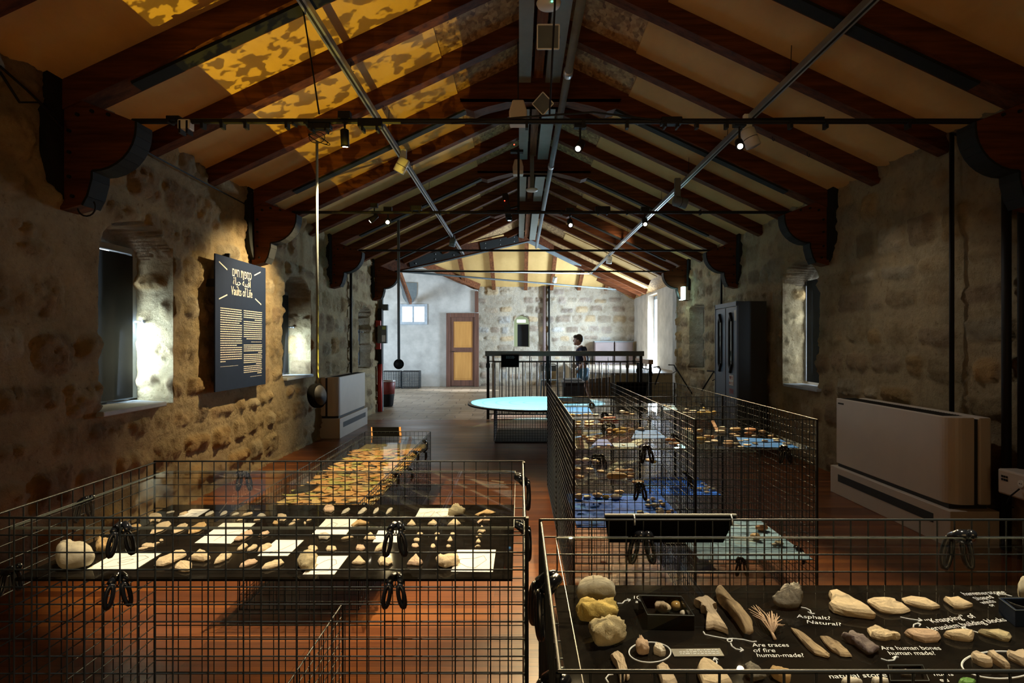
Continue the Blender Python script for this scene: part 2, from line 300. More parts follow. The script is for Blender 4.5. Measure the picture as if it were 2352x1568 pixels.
# ---------------------------------------------------------------- object helpers
WL = {}                                         # where each object's origin stands in the room
def meta(o, label=None, cat=None, group=None, kind=None):
    if label: o['label'] = label
    if cat: o['category'] = cat
    if group: o['group'] = group
    if kind: o['kind'] = kind
    return o
def empty(name, loc, label=None, cat=None, group=None, kind=None):
    o = bpy.data.objects.new(name, None); COL.objects.link(o); o.location = loc; o.empty_display_size = 0.1
    WL[o.name] = Vector(loc); return meta(o, label, cat, group, kind)
class MB:
    def __init__(s): s.v = []; s.f = []; s.mi = []
    def add(s, vs, fs, mi=0):
        b = len(s.v); s.v += [tuple(x) for x in vs]; s.f += [tuple(b + i for i in f) for f in fs]; s.mi += [mi] * len(fs); return s
    def box(s, c, d, rot=None, mi=0):
        hx, hy, hz = d[0] / 2, d[1] / 2, d[2] / 2
        vs = [Vector((x, y, z)) for x in (-hx, hx) for y in (-hy, hy) for z in (-hz, hz)]
        if rot is not None:
            R = rot if isinstance(rot, Matrix) else Euler(rot).to_matrix(); vs = [R @ v for v in vs]
        c = Vector(c); return s.add([v + c for v in vs], [(0, 1, 3, 2), (4, 6, 7, 5), (0, 4, 5, 1), (2, 3, 7, 6), (0, 2, 6, 4), (1, 5, 7, 3)], mi)
    def bb(s, a, b, mi=0):
        return s.box([(a[i] + b[i]) / 2 for i in range(3)], [abs(b[i] - a[i]) for i in range(3)], None, mi)
    def bar(s, p0, p1, w, h, up=(0, 0, 1), mi=0):
        """rectangular bar from p0 to p1; h along up"""
        p0, p1 = Vector(p0), Vector(p1); t = (p1 - p0).normalized(); u = Vector(up); sd = t.cross(u).normalized(); u = sd.cross(t).normalized()
        vs = []
        for p in (p0, p1):
            for a, b in ((-1, -1), (1, -1), (1, 1), (-1, 1)): vs.append(p + sd * (a * w / 2) + u * (b * h / 2))
        return s.add(vs, [(0, 3, 2, 1), (4, 5, 6, 7), (0, 1, 5, 4), (1, 2, 6, 5), (2, 3, 7, 6), (3, 0, 4, 7)], mi)
    def tube(s, pts, r, n=8, mi=0, closed=False, cap=True):
        pts = [Vector(p) for p in pts]; m = len(pts); vs = []; fs = []
        rr = r if isinstance(r, (list, tuple)) else [r] * m
        prev = None
        for i, p in enumerate(pts):
            if closed: t = (pts[(i + 1) % m] - pts[i - 1])
            else: t = pts[min(i + 1, m - 1)] - pts[max(i - 1, 0)]
            t.normalize()
            if prev is None:
                a = Vector((0, 0, 1)) if abs(t.z) < 0.9 else Vector((1, 0, 0)); u = t.cross(a).normalized()
            else:
                u = prev - t * prev.dot(t)
                if u.length < 1e-6: u = t.orthogonal()
                u.normalize()
            prev = u; w_ = t.cross(u)
            for k in range(n):
                a = 2 * PI * k / n; vs.append(p + (u * math.cos(a) + w_ * math.sin(a)) * rr[i])
        for i in range(m if closed else m - 1):
            for k in range(n):
                a = i * n + k; b_ = i * n + (k + 1) % n; c = ((i + 1) % m) * n
                fs.append((a, b_, c + (k + 1) % n, c + k))
        if cap and not closed: fs += [tuple(range(n))[::-1], tuple(range((m - 1) * n, m * n))]
        return s.add(vs, fs, mi)
    def cyl(s, p0, p1, r, n=16, r2=None, mi=0): return s.tube([p0, p1], [r, r if r2 is None else r2], n, mi)
    def prism(s, poly, a, b, axis='z', mi=0):
        """polygon extruded from a to b along an axis; poly in the two other axes, in x,y,z order"""
        n = len(poly); vs = []
        for t in (a, b):
            for p in poly:
                if axis == 'z': vs.append((p[0], p[1], t))
                elif axis == 'y': vs.append((p[0], t, p[1]))
                else: vs.append((t, p[0], p[1]))
        fs = [tuple(range(n))[::-1], tuple(range(n, 2 * n))] + [(i, (i + 1) % n, n + (i + 1) % n, n + i) for i in range(n)]
        return s.add(vs, fs, mi)
    def ball(s, c, r, n=16, m=10, mi=0):
        r = r if isinstance(r, (tuple, list)) else (r, r, r); vs = []; fs = []
        for j in range(1, m):
            th = PI * j / m
            for k in range(n):
                a = 2 * PI * k / n; vs.append((c[0] + r[0] * math.sin(th) * math.cos(a), c[1] + r[1] * math.sin(th) * math.sin(a), c[2] + r[2] * math.cos(th)))
        vs += [(c[0], c[1], c[2] + r[2]), (c[0], c[1], c[2] - r[2])]; t = len(vs) - 2
        for j in range(m - 2):
            for k in range(n): fs.append((j * n + k, (j + 1) * n + k, (j + 1) * n + (k + 1) % n, j * n + (k + 1) % n))
        for k in range(n): fs.append((t, k, (k + 1) % n)); fs.append((t + 1, (m - 2) * n + (k + 1) % n, (m - 2) * n + k))
        return s.add(vs, fs, mi)
    def lathe(s, c, prof, n=24, mi=0):
        vs = []; fs = []
        for r, z in prof:
            for k in range(n): a = 2 * PI * k / n; vs.append((c[0] + r * math.cos(a), c[1] + r * math.sin(a), c[2] + z))
        for j in range(len(prof) - 1):
            for k in range(n): fs.append((j * n + k, j * n + (k + 1) % n, (j + 1) * n + (k + 1) % n, (j + 1) * n + k))
        fs.append(tuple(range(n))[::-1]); fs.append(tuple(range((len(prof) - 1) * n, len(prof) * n)))
        return s.add(vs, fs, mi)
    def build(s, name, mats, parent=None, smooth=False, label=None, cat=None, group=None, kind=None, loc=None, bevel=0):
        me = bpy.data.meshes.new(name)
        if parent is not None: org = WL[parent.name]
        elif loc is not None: org = Vector(loc)
        else:
            a = np.array(s.v); org = Vector(((a[:, 0].min() + a[:, 0].max()) / 2, (a[:, 1].min() + a[:, 1].max()) / 2, a[:, 2].min()))
        me.from_pydata([(x - org.x, y - org.y, z - org.z) for x, y, z in s.v], [], s.f)
        for m in (mats if isinstance(mats, (list, tuple)) else [mats]): me.materials.append(m)
        if any(s.mi): me.polygons.foreach_set('material_index', s.mi)
        bm = bmesh.new(); bm.from_mesh(me); bmesh.ops.recalc_face_normals(bm, faces=bm.faces); bm.to_mesh(me); bm.free()
        if smooth: me.polygons.foreach_set('use_smooth', [True] * len(me.polygons))
        me.update()
        o = bpy.data.objects.new(name, me); COL.objects.link(o)
        if parent is not None: o.parent = parent
        else: o.location = org
        WL[o.name] = org.copy()
        if bevel:
            bv = o.modifiers.new('bevel', 'BEVEL'); bv.width = bevel; bv.segments = 2; bv.limit_method = 'ANGLE'
        return meta(o, label, cat, group, kind)
def copy_tree(o, parent=None):
    c = o.copy(); COL.objects.link(c); c.parent = parent
    for ch in list(o.children): copy_tree(ch, c)
    return c
def text(body, name, mat, parent, size, M4, depth=0.0004, align='CENTER', shear=0.0, spacing=1.0, xs=1.0, label=None):
    """lettering converted to a mesh; M4 places it in the room"""
    cu = bpy.data.curves.new(name, 'FONT'); cu.body = body; cu.size = size; cu.align_x = align; cu.align_y = 'CENTER'; cu.extrude = depth; cu.shear = shear
    cu.space_line = spacing; cu.resolution_u = 3
    t = bpy.data.objects.new(name, cu); dg = bpy.context.evaluated_depsgraph_get()
    me = bpy.data.meshes.new_from_object(t.evaluated_get(dg) if False else t)
    bpy.data.objects.remove(t); bpy.data.curves.remove(cu)
    org = WL[parent.name] if parent is not None else Vector((0, 0, 0))
    me.transform(Matrix.Translation(-org) @ M4 @ Matrix.Diagonal((xs, 1, 1, 1)))
    me.materials.clear(); me.materials.append(mat)
    o = bpy.data.objects.new(name, me); COL.objects.link(o)
    if parent is not None: o.parent = parent
    WL[o.name] = org.copy()
    return meta(o, label)
def join_into(name, objs, parent):
    """several bits of lettering become one mesh"""
    vs = []; fs = []
    for o in objs:
        b = len(vs); vs += [v.co[:] for v in o.data.vertices]; fs += [[b + i for i in p.vertices] for p in o.data.polygons]
    me = bpy.data.meshes.new(name); me.from_pydata(vs, [], fs); me.materials.append(objs[0].data.materials[0])
    for o in objs: bpy.data.objects.remove(o)
    o = bpy.data.objects.new(name, me); COL.objects.link(o); o.parent = parent; WL[o.name] = WL[parent.name].copy(); return o
ORD = ['first', 'second', 'third', 'fourth', 'fifth', 'sixth', 'seventh', 'eighth', 'ninth', 'tenth', 'eleventh', 'twelfth', 'thirteenth', 'fourteenth', 'fifteenth', 'sixteenth',
       'seventeenth', 'eighteenth', 'nineteenth', 'twentieth'] + ['twenty-' + x for x in 'first second third fourth fifth sixth seventh eighth ninth'.split()] + ['thirtieth'] + ['thirty-' + x for x in 'first second third fourth fifth sixth'.split()]

# ================================================================ THE ROOM
XL, XR = -2.836, 3.288
RX, RH = 0.226, 3.047                    # ridge: x and height above the camera
SL = 0.47
ZR = CAMH + RH
def ceil_z(x): return ZR - SL * abs(x - RX)
JY, FY = 15.6, 18.73                     # ridge end, far wall
FSL = 0.40

# ---- smooth value noise for the masonry
def vnoise(x, y, seed):
    x = np.asarray(x, float); y = np.asarray(y, float)
    xi = np.floor(x).astype(np.int64); yi = np.floor(y).astype(np.int64); xf = x - xi; yf = y - yi
    def h(a, b):
        n = (a * 374761393 + b * 668265263 + seed * 974634777) & 0x7fffffff
        n = ((n ^ (n >> 13)) * 1274126177) & 0x7fffffff
        return ((n ^ (n >> 16)) & 0xffff) / 65535.0
    u = xf * xf * (3 - 2 * xf); v = yf * yf * (3 - 2 * yf)
    return (h(xi, yi) * (1 - u) + h(xi + 1, yi) * u) * (1 - v) + (h(xi, yi + 1) * (1 - u) + h(xi + 1, yi + 1) * u) * v
def fbm(x, y, seed, o=4):
    s = 0; a = 0.5
    for i in range(o): s = s + a * vnoise(x * 2 ** i, y * 2 ** i, seed + i); a *= 0.5
    return s / (1 - 0.5 ** o)
def smooth(e0, e1, x):
    t = np.clip((x - e0) / (e1 - e0), 0, 1); return t * t * (3 - 2 * t)
def masonry(U, V, seed, amount=1.0, rowh=(0.22, 0.36), stw=(0.24, 0.52), blank=0.10, tone=(1, 1, 1)):
    """relief and colour of rubble masonry with wide lime joints, as functions of place on the wall"""
    rng = np.random.RandomState(seed)
    u = U + 0.10 * (fbm(U * 1.7, V * 1.7, seed + 3) - .5); v = V + 0.13 * (fbm(U * 1.1 + 9, V * 1.1, seed + 5) - .5)
    rows = np.concatenate([[-1.0], -1.0 + np.cumsum(rng.uniform(*rowh, 60))])
    ri = np.clip(np.searchsorted(rows, v) - 1, 0, 58)
    H = np.zeros_like(U); Cc = np.zeros(U.shape + (3,)); msk = np.zeros_like(U)
    base = np.array([0.42, 0.335, 0.205]) * tone
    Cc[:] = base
    Cc *= (0.86 + 0.3 * fbm(U * 2.3, V * 2.3, seed + 11))[..., None]
    pal = np.array([[0.37, 0.28, 0.165], [0.41, 0.32, 0.19], [0.33, 0.25, 0.16], [0.44, 0.35, 0.21], [0.31, 0.225, 0.135], [0.43, 0.37, 0.26], [0.42, 0.29, 0.14]])
    for r in np.unique(ri):
        sel = ri == r
        cs = np.concatenate([[-6.0], -6.0 + np.cumsum(rng.uniform(*stw, 120))])
        rnd = rng.rand(121, 6)
        uu = u[sel]; vv = v[sel]; ci = np.clip(np.searchsorted(cs, uu) - 1, 0, 119)
        w0 = cs[ci + 1] - cs[ci]; h0 = rows[r + 1] - rows[r]
        hs = 0.66 + 0.34 * rnd[ci, 3]
        cxx = (cs[ci] + cs[ci + 1]) / 2; cyy = rows[r] + h0 * (0.5 + (rnd[ci, 4] - .5) * (1 - hs))
        mg = 0.012 + 0.016 * rnd[ci, 0]
        hx = w0 / 2 - mg; hy = h0 * hs / 2 - mg; rad = np.minimum(np.minimum(hx, hy) * 0.9, 0.05 + 0.05 * rnd[ci, 5])
        dx = np.abs(uu - cxx) - (hx - rad); dy = np.abs(vv - cyy) - (hy - rad)
        d = rad - (np.sqrt(np.maximum(dx, 0) ** 2 + np.maximum(dy, 0) ** 2) + np.minimum(np.maximum(dx, dy), 0))
        d = d + 0.030 * (fbm(uu * 11, vv * 11, seed + 21) - .5)
        on = (rnd[ci, 1] > blank).astype(float)
        m = smooth(0.0, 0.035, d) * on
        msk[sel] = m
        H[sel] = m * (0.010 + 0.022 * rnd[ci, 2]) * (0.6 + 0.8 * smooth(0, .1, d)) - smooth(0.03, 0, np.abs(d + 0.004)) * on * 0.006
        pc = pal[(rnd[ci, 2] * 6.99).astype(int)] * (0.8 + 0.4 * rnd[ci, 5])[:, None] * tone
        Cc[sel] = Cc[sel] * (1 - m[:, None]) + pc * m[:, None]
    H = H + msk * 0.045 * (fbm(U * 8, V * 8, seed + 31, 5) - .5) + msk * 0.045 * (np.abs(fbm(U * 13, V * 13, seed + 37, 4) - .5) * 2 - .3)
    H = H + 0.022 * (fbm(U * 1.4, V * 1.4, seed + 41) - .5) + (1 - msk) * 0.010 * (fbm(U * 14, V * 14, seed + 43) - .5)
    return H * amount, np.concatenate([Cc, msk[..., None]], -1)
def grid_lines(a, b, step, extra=()):
    g = list(np.arange(a, b, step)) + [b]
    for e in extra:
        for k in (-0.012, 0.012): g.append(e + k)
    g = sorted(x for x in g if a <= x <= b); out = [g[0]]
    for x in g[1:]:
        if x - out[-1] > 0.004: out.append(x)
    return np.array(out)
def wall_sheet(name, us, vs, place, niches=(), seed=1, top=None, label=None, amount=1.0, mat=None, blank=0.10, tone=(1, 1, 1), cut=None, **kw):
    """a wall as a relief: place(u, v, h) turns wall coordinates into the room; a niche is (u0, u1, z0, z1, depth, arch)"""
    U, V = np.meshgrid(us, vs, indexing='ij')
    if top is not None: V = np.minimum(V, top(U))
    h, c = masonry(U, V, seed, amount, blank=blank, tone=tone, **kw)
    for (u0, u1, z0, z1, dep, arch) in niches:
        zt = z1 - arch * (1 - np.sqrt(np.clip(1 - ((U - (u0 + u1) / 2) / ((u1 - u0) / 2)) ** 2, 0, 1)))
        ins = (U > u0) & (U < u1) & (V > z0) & (V < zt)
        wob = 0.012 * (fbm(U * 7, V * 7, seed + 77) - .5)
        h = np.where(ins, -dep + wob * 0.5, h)
        if dep > 0: c = np.where(ins[..., None], np.concatenate([np.array([0.50, 0.45, 0.37]) * (0.9 + 0.2 * fbm(U * 3, V * 3, seed))[..., None], 0 * U[..., None]], -1), c)
    P = place(U, V, h)
    nu, nv = U.shape
    idx = np.arange(nu * nv).reshape(nu, nv)
    quads = np.stack([idx[:-1, :-1], idx[1:, :-1], idx[1:, 1:], idx[:-1, 1:]], -1).reshape(-1, 4)
    co = np.stack(P, -1).reshape(-1, 3)
    if cut is not None:
        cu = (U[:-1, :-1] + U[1:, 1:]) / 2; cv = (V[:-1, :-1] + V[1:, 1:]) / 2
        quads = quads[~cut(cu, cv).reshape(-1)]
    me = bpy.data.meshes.new(name)
    me.vertices.add(len(co)); me.vertices.foreach_set('co', co.astype(np.float32).ravel())
    me.loops.add(len(quads) * 4); me.polygons.add(len(quads))
    me.loops.foreach_set('vertex_index', quads.ravel().astype(np.int32)); me.polygons.foreach_set('loop_start', np.arange(0, len(quads) * 4, 4, dtype=np.int32))
    me.update(calc_edges=True); me.validate()
    a = me.color_attributes.new('Stone', 'FLOAT_COLOR', 'POINT')
    a.data.foreach_set('color', c.reshape(-1, 4).astype(np.float32).ravel())
    me.polygons.foreach_set('use_smooth', [True] * len(me.polygons))
    me.materials.append(mat or M['wall'])
    o = bpy.data.objects.new(name, me); COL.objects.link(o); WL[o.name] = Vector((0, 0, 0))
    return meta(o, label, None, None, 'structure')

# left wall with its window recesses
NL = [(3.95, 4.78, 0.89, 2.27, 0.34, 0.28), (7.02, 7.93, 0.93, 2.22, 0.34, 0.30), (10.30, 11.10, 0.90, 2.05, 0.24, 0.25)]
ex = [e for n in NL for e in n[:2]]
wall_sheet('wall_left', np.concatenate([grid_lines(2.2, 8.0, 0.020, ex[:4]), grid_lines(8.03, 11.75, 0.03, ex[4:])]), grid_lines(0.0, 3.04, 0.021, [0.89, 0.93]),
           lambda u, v, h: (XL + h, u, v), NL, 11, None, 'rough limestone wall with two deep window recesses and navy text panel', 1.15)
NR = [(6.40, 7.27, 0.86, 2.30, 0.30, 0.30), (10.35, 11.25, 0.90, 2.07, 0.26, 0.06)]
ex = [e for n in NR for e in n[:2]]
wall_sheet('wall_right', np.concatenate([grid_lines(2.6, 8.0, 0.022, ex[:2]), grid_lines(8.03, 12.2, 0.03, ex[2:])]), grid_lines(0.0, 3.04, 0.022, [0.86, 0.90]),
           lambda u, v, h: (XR - h, u, v), NR, 23, None, 'rough limestone wall behind the large off-white fan coil unit', 1.0)
# far reveals of the window recesses, in the same masonry
for nm, y1_, dep, z0, z1, sgn, sd in (('wall_left_reveal', 4.775, .34, .88, 2.14, -1, 51), ('wall_left_reveal', 7.925, .34, .92, 2.08, -1, 52), ('wall_right_reveal', 7.262, .30, .85, 2.15, 1, 53)):
    X0 = XL if sgn < 0 else XR
    wall_sheet(nm, grid_lines(-.012, dep, .018), grid_lines(z0, z1, .018), lambda u, v, h: (X0 + sgn * u, y1_ - .012 - h * .9 * np.clip((u + .012) / .05, 0.15, 1), v), (), sd, None, None, 1.2, tone=(1.15, 1.22, 1.3), rowh=(.22, .34), stw=(.3, .6), blank=0.0)
# plain parts of the same walls beside and behind the camera
b = MB(); b.bb((XL - .1, -4.0, 0), (XL, 2.22, 3.1)); b.build('wall_left_rear', M['whiteplaster'], kind='structure')
b = MB(); b.bb((XR, -4.0, 0), (XR + .1, 2.62, 3.1)); b.build('wall_right_rear', M['whiteplaster'], kind='structure')
b = MB(); b.bb((XL - .1, -4.1, 0), (XR + .1, -4.0, 4.6)); b.build('wall_rear', M['whiteplaster'], kind='structure')
# far stone wall with a small window, plaster wall of the wing, wall of the far bay on the right
FN = [((1180 - CX) / F * FY, (1216 - CX) / F * FY, CAMH - (796 - CY) / F * FY, CAMH - (724 - CY) / F * FY, 0.30, 0.22)]
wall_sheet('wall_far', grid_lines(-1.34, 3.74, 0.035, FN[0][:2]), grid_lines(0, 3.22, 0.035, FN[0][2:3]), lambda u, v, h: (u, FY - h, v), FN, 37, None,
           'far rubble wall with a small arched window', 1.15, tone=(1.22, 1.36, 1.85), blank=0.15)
b = MB(); b.prism([(-7.2, 0), (-1.30, 0), (-1.30, 3.03), (-1.46, 3.06), (-2.95, 3.82), (-4.4, 4.5), (-7.2, 4.5)], 18.30, 18.60, 'y')
b.build('wall_wing', M['plaster'], kind='structure', label='smooth grey plaster wall with the brown door')
b = MB(); b.bb((-1.38, 18.24, 2.32), (-1.27, 18.31, CAMH + 118 / F * 18.3)); b.build('trim_door_post', M['doorwood'], kind='structure')
b = MB()
WZ = (0.70, 2.72); WY = (15.62, 16.75)
b.bb((3.70, 12.15, 0), (4.0, WY[0], 3.3)); b.bb((3.70, WY[1], 0), (4.0, FY + .1, 3.3)); b.bb((3.70, WY[0], 0), (4.0, WY[1], WZ[0])); b.bb((3.70, WY[0], WZ[1]), (4.0, WY[1], 3.3))
b.bb((XR - .01, 12.15, 0), (4.0, 12.45, 3.1))
b.build('wall_right_bay', M['whiteplaster'], kind='structure', label='pale plaster wall of the far bay with the bright tall window')
b = MB(); b.bb((-7.2, 11.75, 0), (XL + .01, 12.05, 3.1)); b.bb((XL - .6, 11.70, 0), (XL + .012, 11.9, 3.02)); b.build('wall_wing_near', M['whiteplaster'], kind='structure')
b = MB(); b.bb((-7.3, 11.75, 0), (-7.2, 18.6, 4.5)); b.build('wall_wing_end', M['plaster'], kind='structure')

# floors
b = MB(); b.bb((-3.4, -4.1, -0.10), (4.1, 10.40, 0)); b.build('floor', M['floor'], kind='structure', label='glossy red-brown plank floor')
b = MB(); b.bb((-7.3, 10.40, -0.10), (4.1, FY + .2, -0.002)); b.build('floor_paving', M['paving'], kind='structure', label='worn stone paving beyond the plank floor')

# ceiling boards: strand board slopes, the far slope and the slope over the wing
ze = ceil_z(XL - .5)
b = MB()
y0, y1 = -4.1, JY
b.add([(XL - .5, y0, ze), (RX, y0, ZR), (RX, JY, ZR), (XL, 11.85, ceil_z(XL)), (XL - .5, 11.85, ze)], [(0, 1, 2, 3, 4)])
b.add([(RX, y0, ZR), (4.3, y0, ceil_z(4.3)), (4.3, FY + .3, ceil_z(4.3)), (XR + .25, FY, ceil_z(XR + .25) - .05), (RX, JY, ZR)], [(0, 1, 2, 3, 4)])
b.build('ceiling', M['osb'], kind='structure', label='strand board ceiling between the rafters', loc=(0, 0, 0))
zf = ZR - FSL * (FY - JY)
def far_z(y): return ZR - FSL * (y - JY)
b = MB(); b.add([(RX, JY, ZR), (XR + .3, FY, zf), (-1.42, FY, zf), (-2.90, 17.1, far_z(17.1)), (-4.4, JY, ZR)], [(0, 1, 2, 3, 4)])
b.add([(RX, JY, ZR + .3), (XR + .9, FY + .2, zf + .3), (-1.42, FY, zf + .3), (-4.4, JY, ZR + .3)], [(0, 1, 2, 3)])
b.build('ceiling_far', M['ply'], kind='structure', label='cream boarded end slope of the roof above the far stone wall', loc=(0, 0, 0))
b = MB(); b.add([(RX, JY, ZR), (-7.3, JY, ZR), (-7.3, 11.75, ceil_z(XL)), (XL, 11.75, ceil_z(XL))], [(0, 1, 2, 3)])
b.add([(-7.3, JY, ZR), (-4.4, JY, ZR), (-2.9, 17.1, far_z(17.1)), (-1.4, 18.73, 4.4), (-7.3, 18.73, 4.4)], [(0, 1, 2, 3, 4)])
b.build('ceiling_wing', M['ply'], kind='structure', loc=(0, 0, 0))

# rafters, plywood panels
TR = [3.65 + 2.57 * k for k in range(-2, 4)]                    # trusses
RF = []
for k in range(-2, 6):
    for j in (1, 2): RF.append(3.65 + 2.57 * k + 0.857 * j)
ups = Vector((0, 0, 1))
def slope_bar(mb, x0, x1, y, w_, d, drop=0.0, mi=0):
    """a timber hanging under the slope between two x positions"""
    z0, z1 = ceil_z(x0) - d / 2 - drop, ceil_z(x1) - d / 2 - drop
    mb.bar((x0, y, z0), (x1, y, z1), w_, d, (0, 0, 1), mi)
cnt = {'l': 0, 'r': 0}
for y in sorted(RF):
    for sd, xe in (('l', XL - .02), ('r', XR + .02)):
        if sd == 'l' and y > 12.0:
            xl = -2.836 + (y - 11.85) * 0.80 + 0.12
            if xl > RX - .4: continue
            xe = xl
        if sd == 'r' and y > JY: continue
        b = MB(); slope_bar(b, xe, RX + (-.05 if sd == 'l' else .05), y, 0.11, 0.155)
        b.build('rafter', M['rafter'], kind='structure', label='dark wooden rafter of the %s roof slope' % ('left' if sd == 'l' else 'right'), group='common rafters')
    
for y in (16.2, 16.9, 17.7):
    t = (y - JY) / (FY - JY); x0 = RX + t * (XR - RX) + .1
    b = MB(); slope_bar(b, x0, XR + .25, y, 0.11, 0.15); b.build('rafter', M['rafter'], kind='structure', group='common rafters')
bays = sorted(RF + TR + [13.93, 16.5])
for i in range(len(bays) - 1):
    a, c = bays[i] + .055, bays[i + 1] - .055
    if bays[i + 1] - bays[i] > 1.2: continue
    for sd in (-1, 1):
        xe, xi = (XL - .02, -.66) if sd < 0 else (XR + .02, 1.10)
        if c > 12.2 and sd < 0: xe = -2.836 + (c - 11.85) * 0.80 + .05
        if c > 15.7: xe = XR + .2; xi = 2.2
        if sd < 0 and (xe > xi - .2): continue
        if sd < 0 and a > 14.5: continue
        j = random.uniform(-.06, .06); xi += j
        b = MB(); th = 0.018
        b.add([(xe, a, ceil_z(xe)), (xi, a, ceil_z(xi)), (xi, c, ceil_z(xi)), (xe, c, ceil_z(xe)),
               (xe, a, ceil_z(xe) - th), (xi, a, ceil_z(xi) - th), (xi, c, ceil_z(xi) - th), (xe, c, ceil_z(xe) - th)],
              [(0, 1, 2, 3), (4, 5, 6, 7), (0, 1, 5, 4), (1, 2, 6, 5), (2, 3, 7, 6), (3, 0, 4, 7)])
        b.build('ceiling_panel', M['ply'], kind='structure', label='cream plywood panel between rafters of the %s slope' % ('left' if sd < 0 else 'right'), group='plywood ceiling panels')
# rafters of the far slope, hip beams
for px in (1063, 1132, 1208, 1270, 1336, 1400):
    x = (px - CX) / F * 17.9
    ys = JY + .15 + max(0, (x - RX)) * 1.02
    if x < -1.0: ys = 16.6
    b = MB(); b.bar((x, ys, far_z(ys) - .06), (x, FY, far_z(FY) - .06), 0.11, 0.12); b.build('rafter', M['rafter2'], kind='structure', label='rough brown rafter of the end slope', group='rafters of the end slope')
b = MB(); b.bar((-1.30, FY - .15, zf - .02), (-3.05, 17.05, far_z(17.05) - .03), 0.18, 0.20); b.build('valley_beam', M['rafter2'], kind='structure', label='brown valley beam above the plaster wall')
def hip(p0, p1, name):
    r = empty(name, p0, None, None, None, 'structure')
    p0, p1 = Vector(p0), Vector(p1)
    b = MB(); b.bar(p0, p1, 0.16, 0.26); b.build('timber', M['rafter'], r)
    b = MB(); dn = Vector((0, 0, -.15)); b.bar(p0 + dn, p1 + dn, 0.20, 0.03); b.build('steel_flange', M['bluegrey'], r)
    return r, p0, p1
r, p0, p1 = hip((RX, JY, ZR - .16), (XR + .12, FY - .35, zf + .02), 'hip_beam')
meta(r, 'dark hip beam with a grey steel flange running to the far right corner')
r, p0, p1 = hip((RX - .02, JY - .1, ZR - .22), (XL + .02, 11.86, ceil_z(XL) - .10), 'hip_beam')
meta(r, 'diagonal valley beam with bolted grey steel plates above the paved corner')
t = (p1 - p0).normalized(); sdv = t.cross(Vector((0, 0, 1))).normalized()
for a, c in ((0.10, 0.40), (0.55, 0.86)):
    q0 = p0.lerp(p1, a); q1 = p0.lerp(p1, c)
    b = MB()
    for s in (1, -1): b.bar(q0 + sdv * .095 * s, q1 + sdv * .095 * s, 0.014, 0.20)
    for k in range(3):
        for dz in (-.055, .055):
            q = q0.lerp(q1, 0.12 + 0.38 * k)
            for s in (1, -1): b.cyl(q + sdv * .10 * s + Vector((0, 0, dz)), q + sdv * .115 * s + Vector((0, 0, dz)), 0.014, 8, mi=1)
    b.build('gusset_plate', [M['steel'], M['alu']], r)

# ridge beams
r = empty('ridge_beam', (0.215, 5, 4.1), 'double grey board ridge beam with a wooden core', None, None, 'structure')
for x0, x1, mt, nm in ((0.0, 0.125, 'boardgrey', 'side_board'), (0.275, 0.43, 'boardgrey', 'side_board'), (0.155, 0.25, 'rafter2', 'core_timber')):
    b = MB(); b.bb((x0, -4.0, 4.10 + (0.05 if nm == 'core_timber' else 0)), (x1, JY - .1, 4.30)); b.build(nm, M[mt], r)

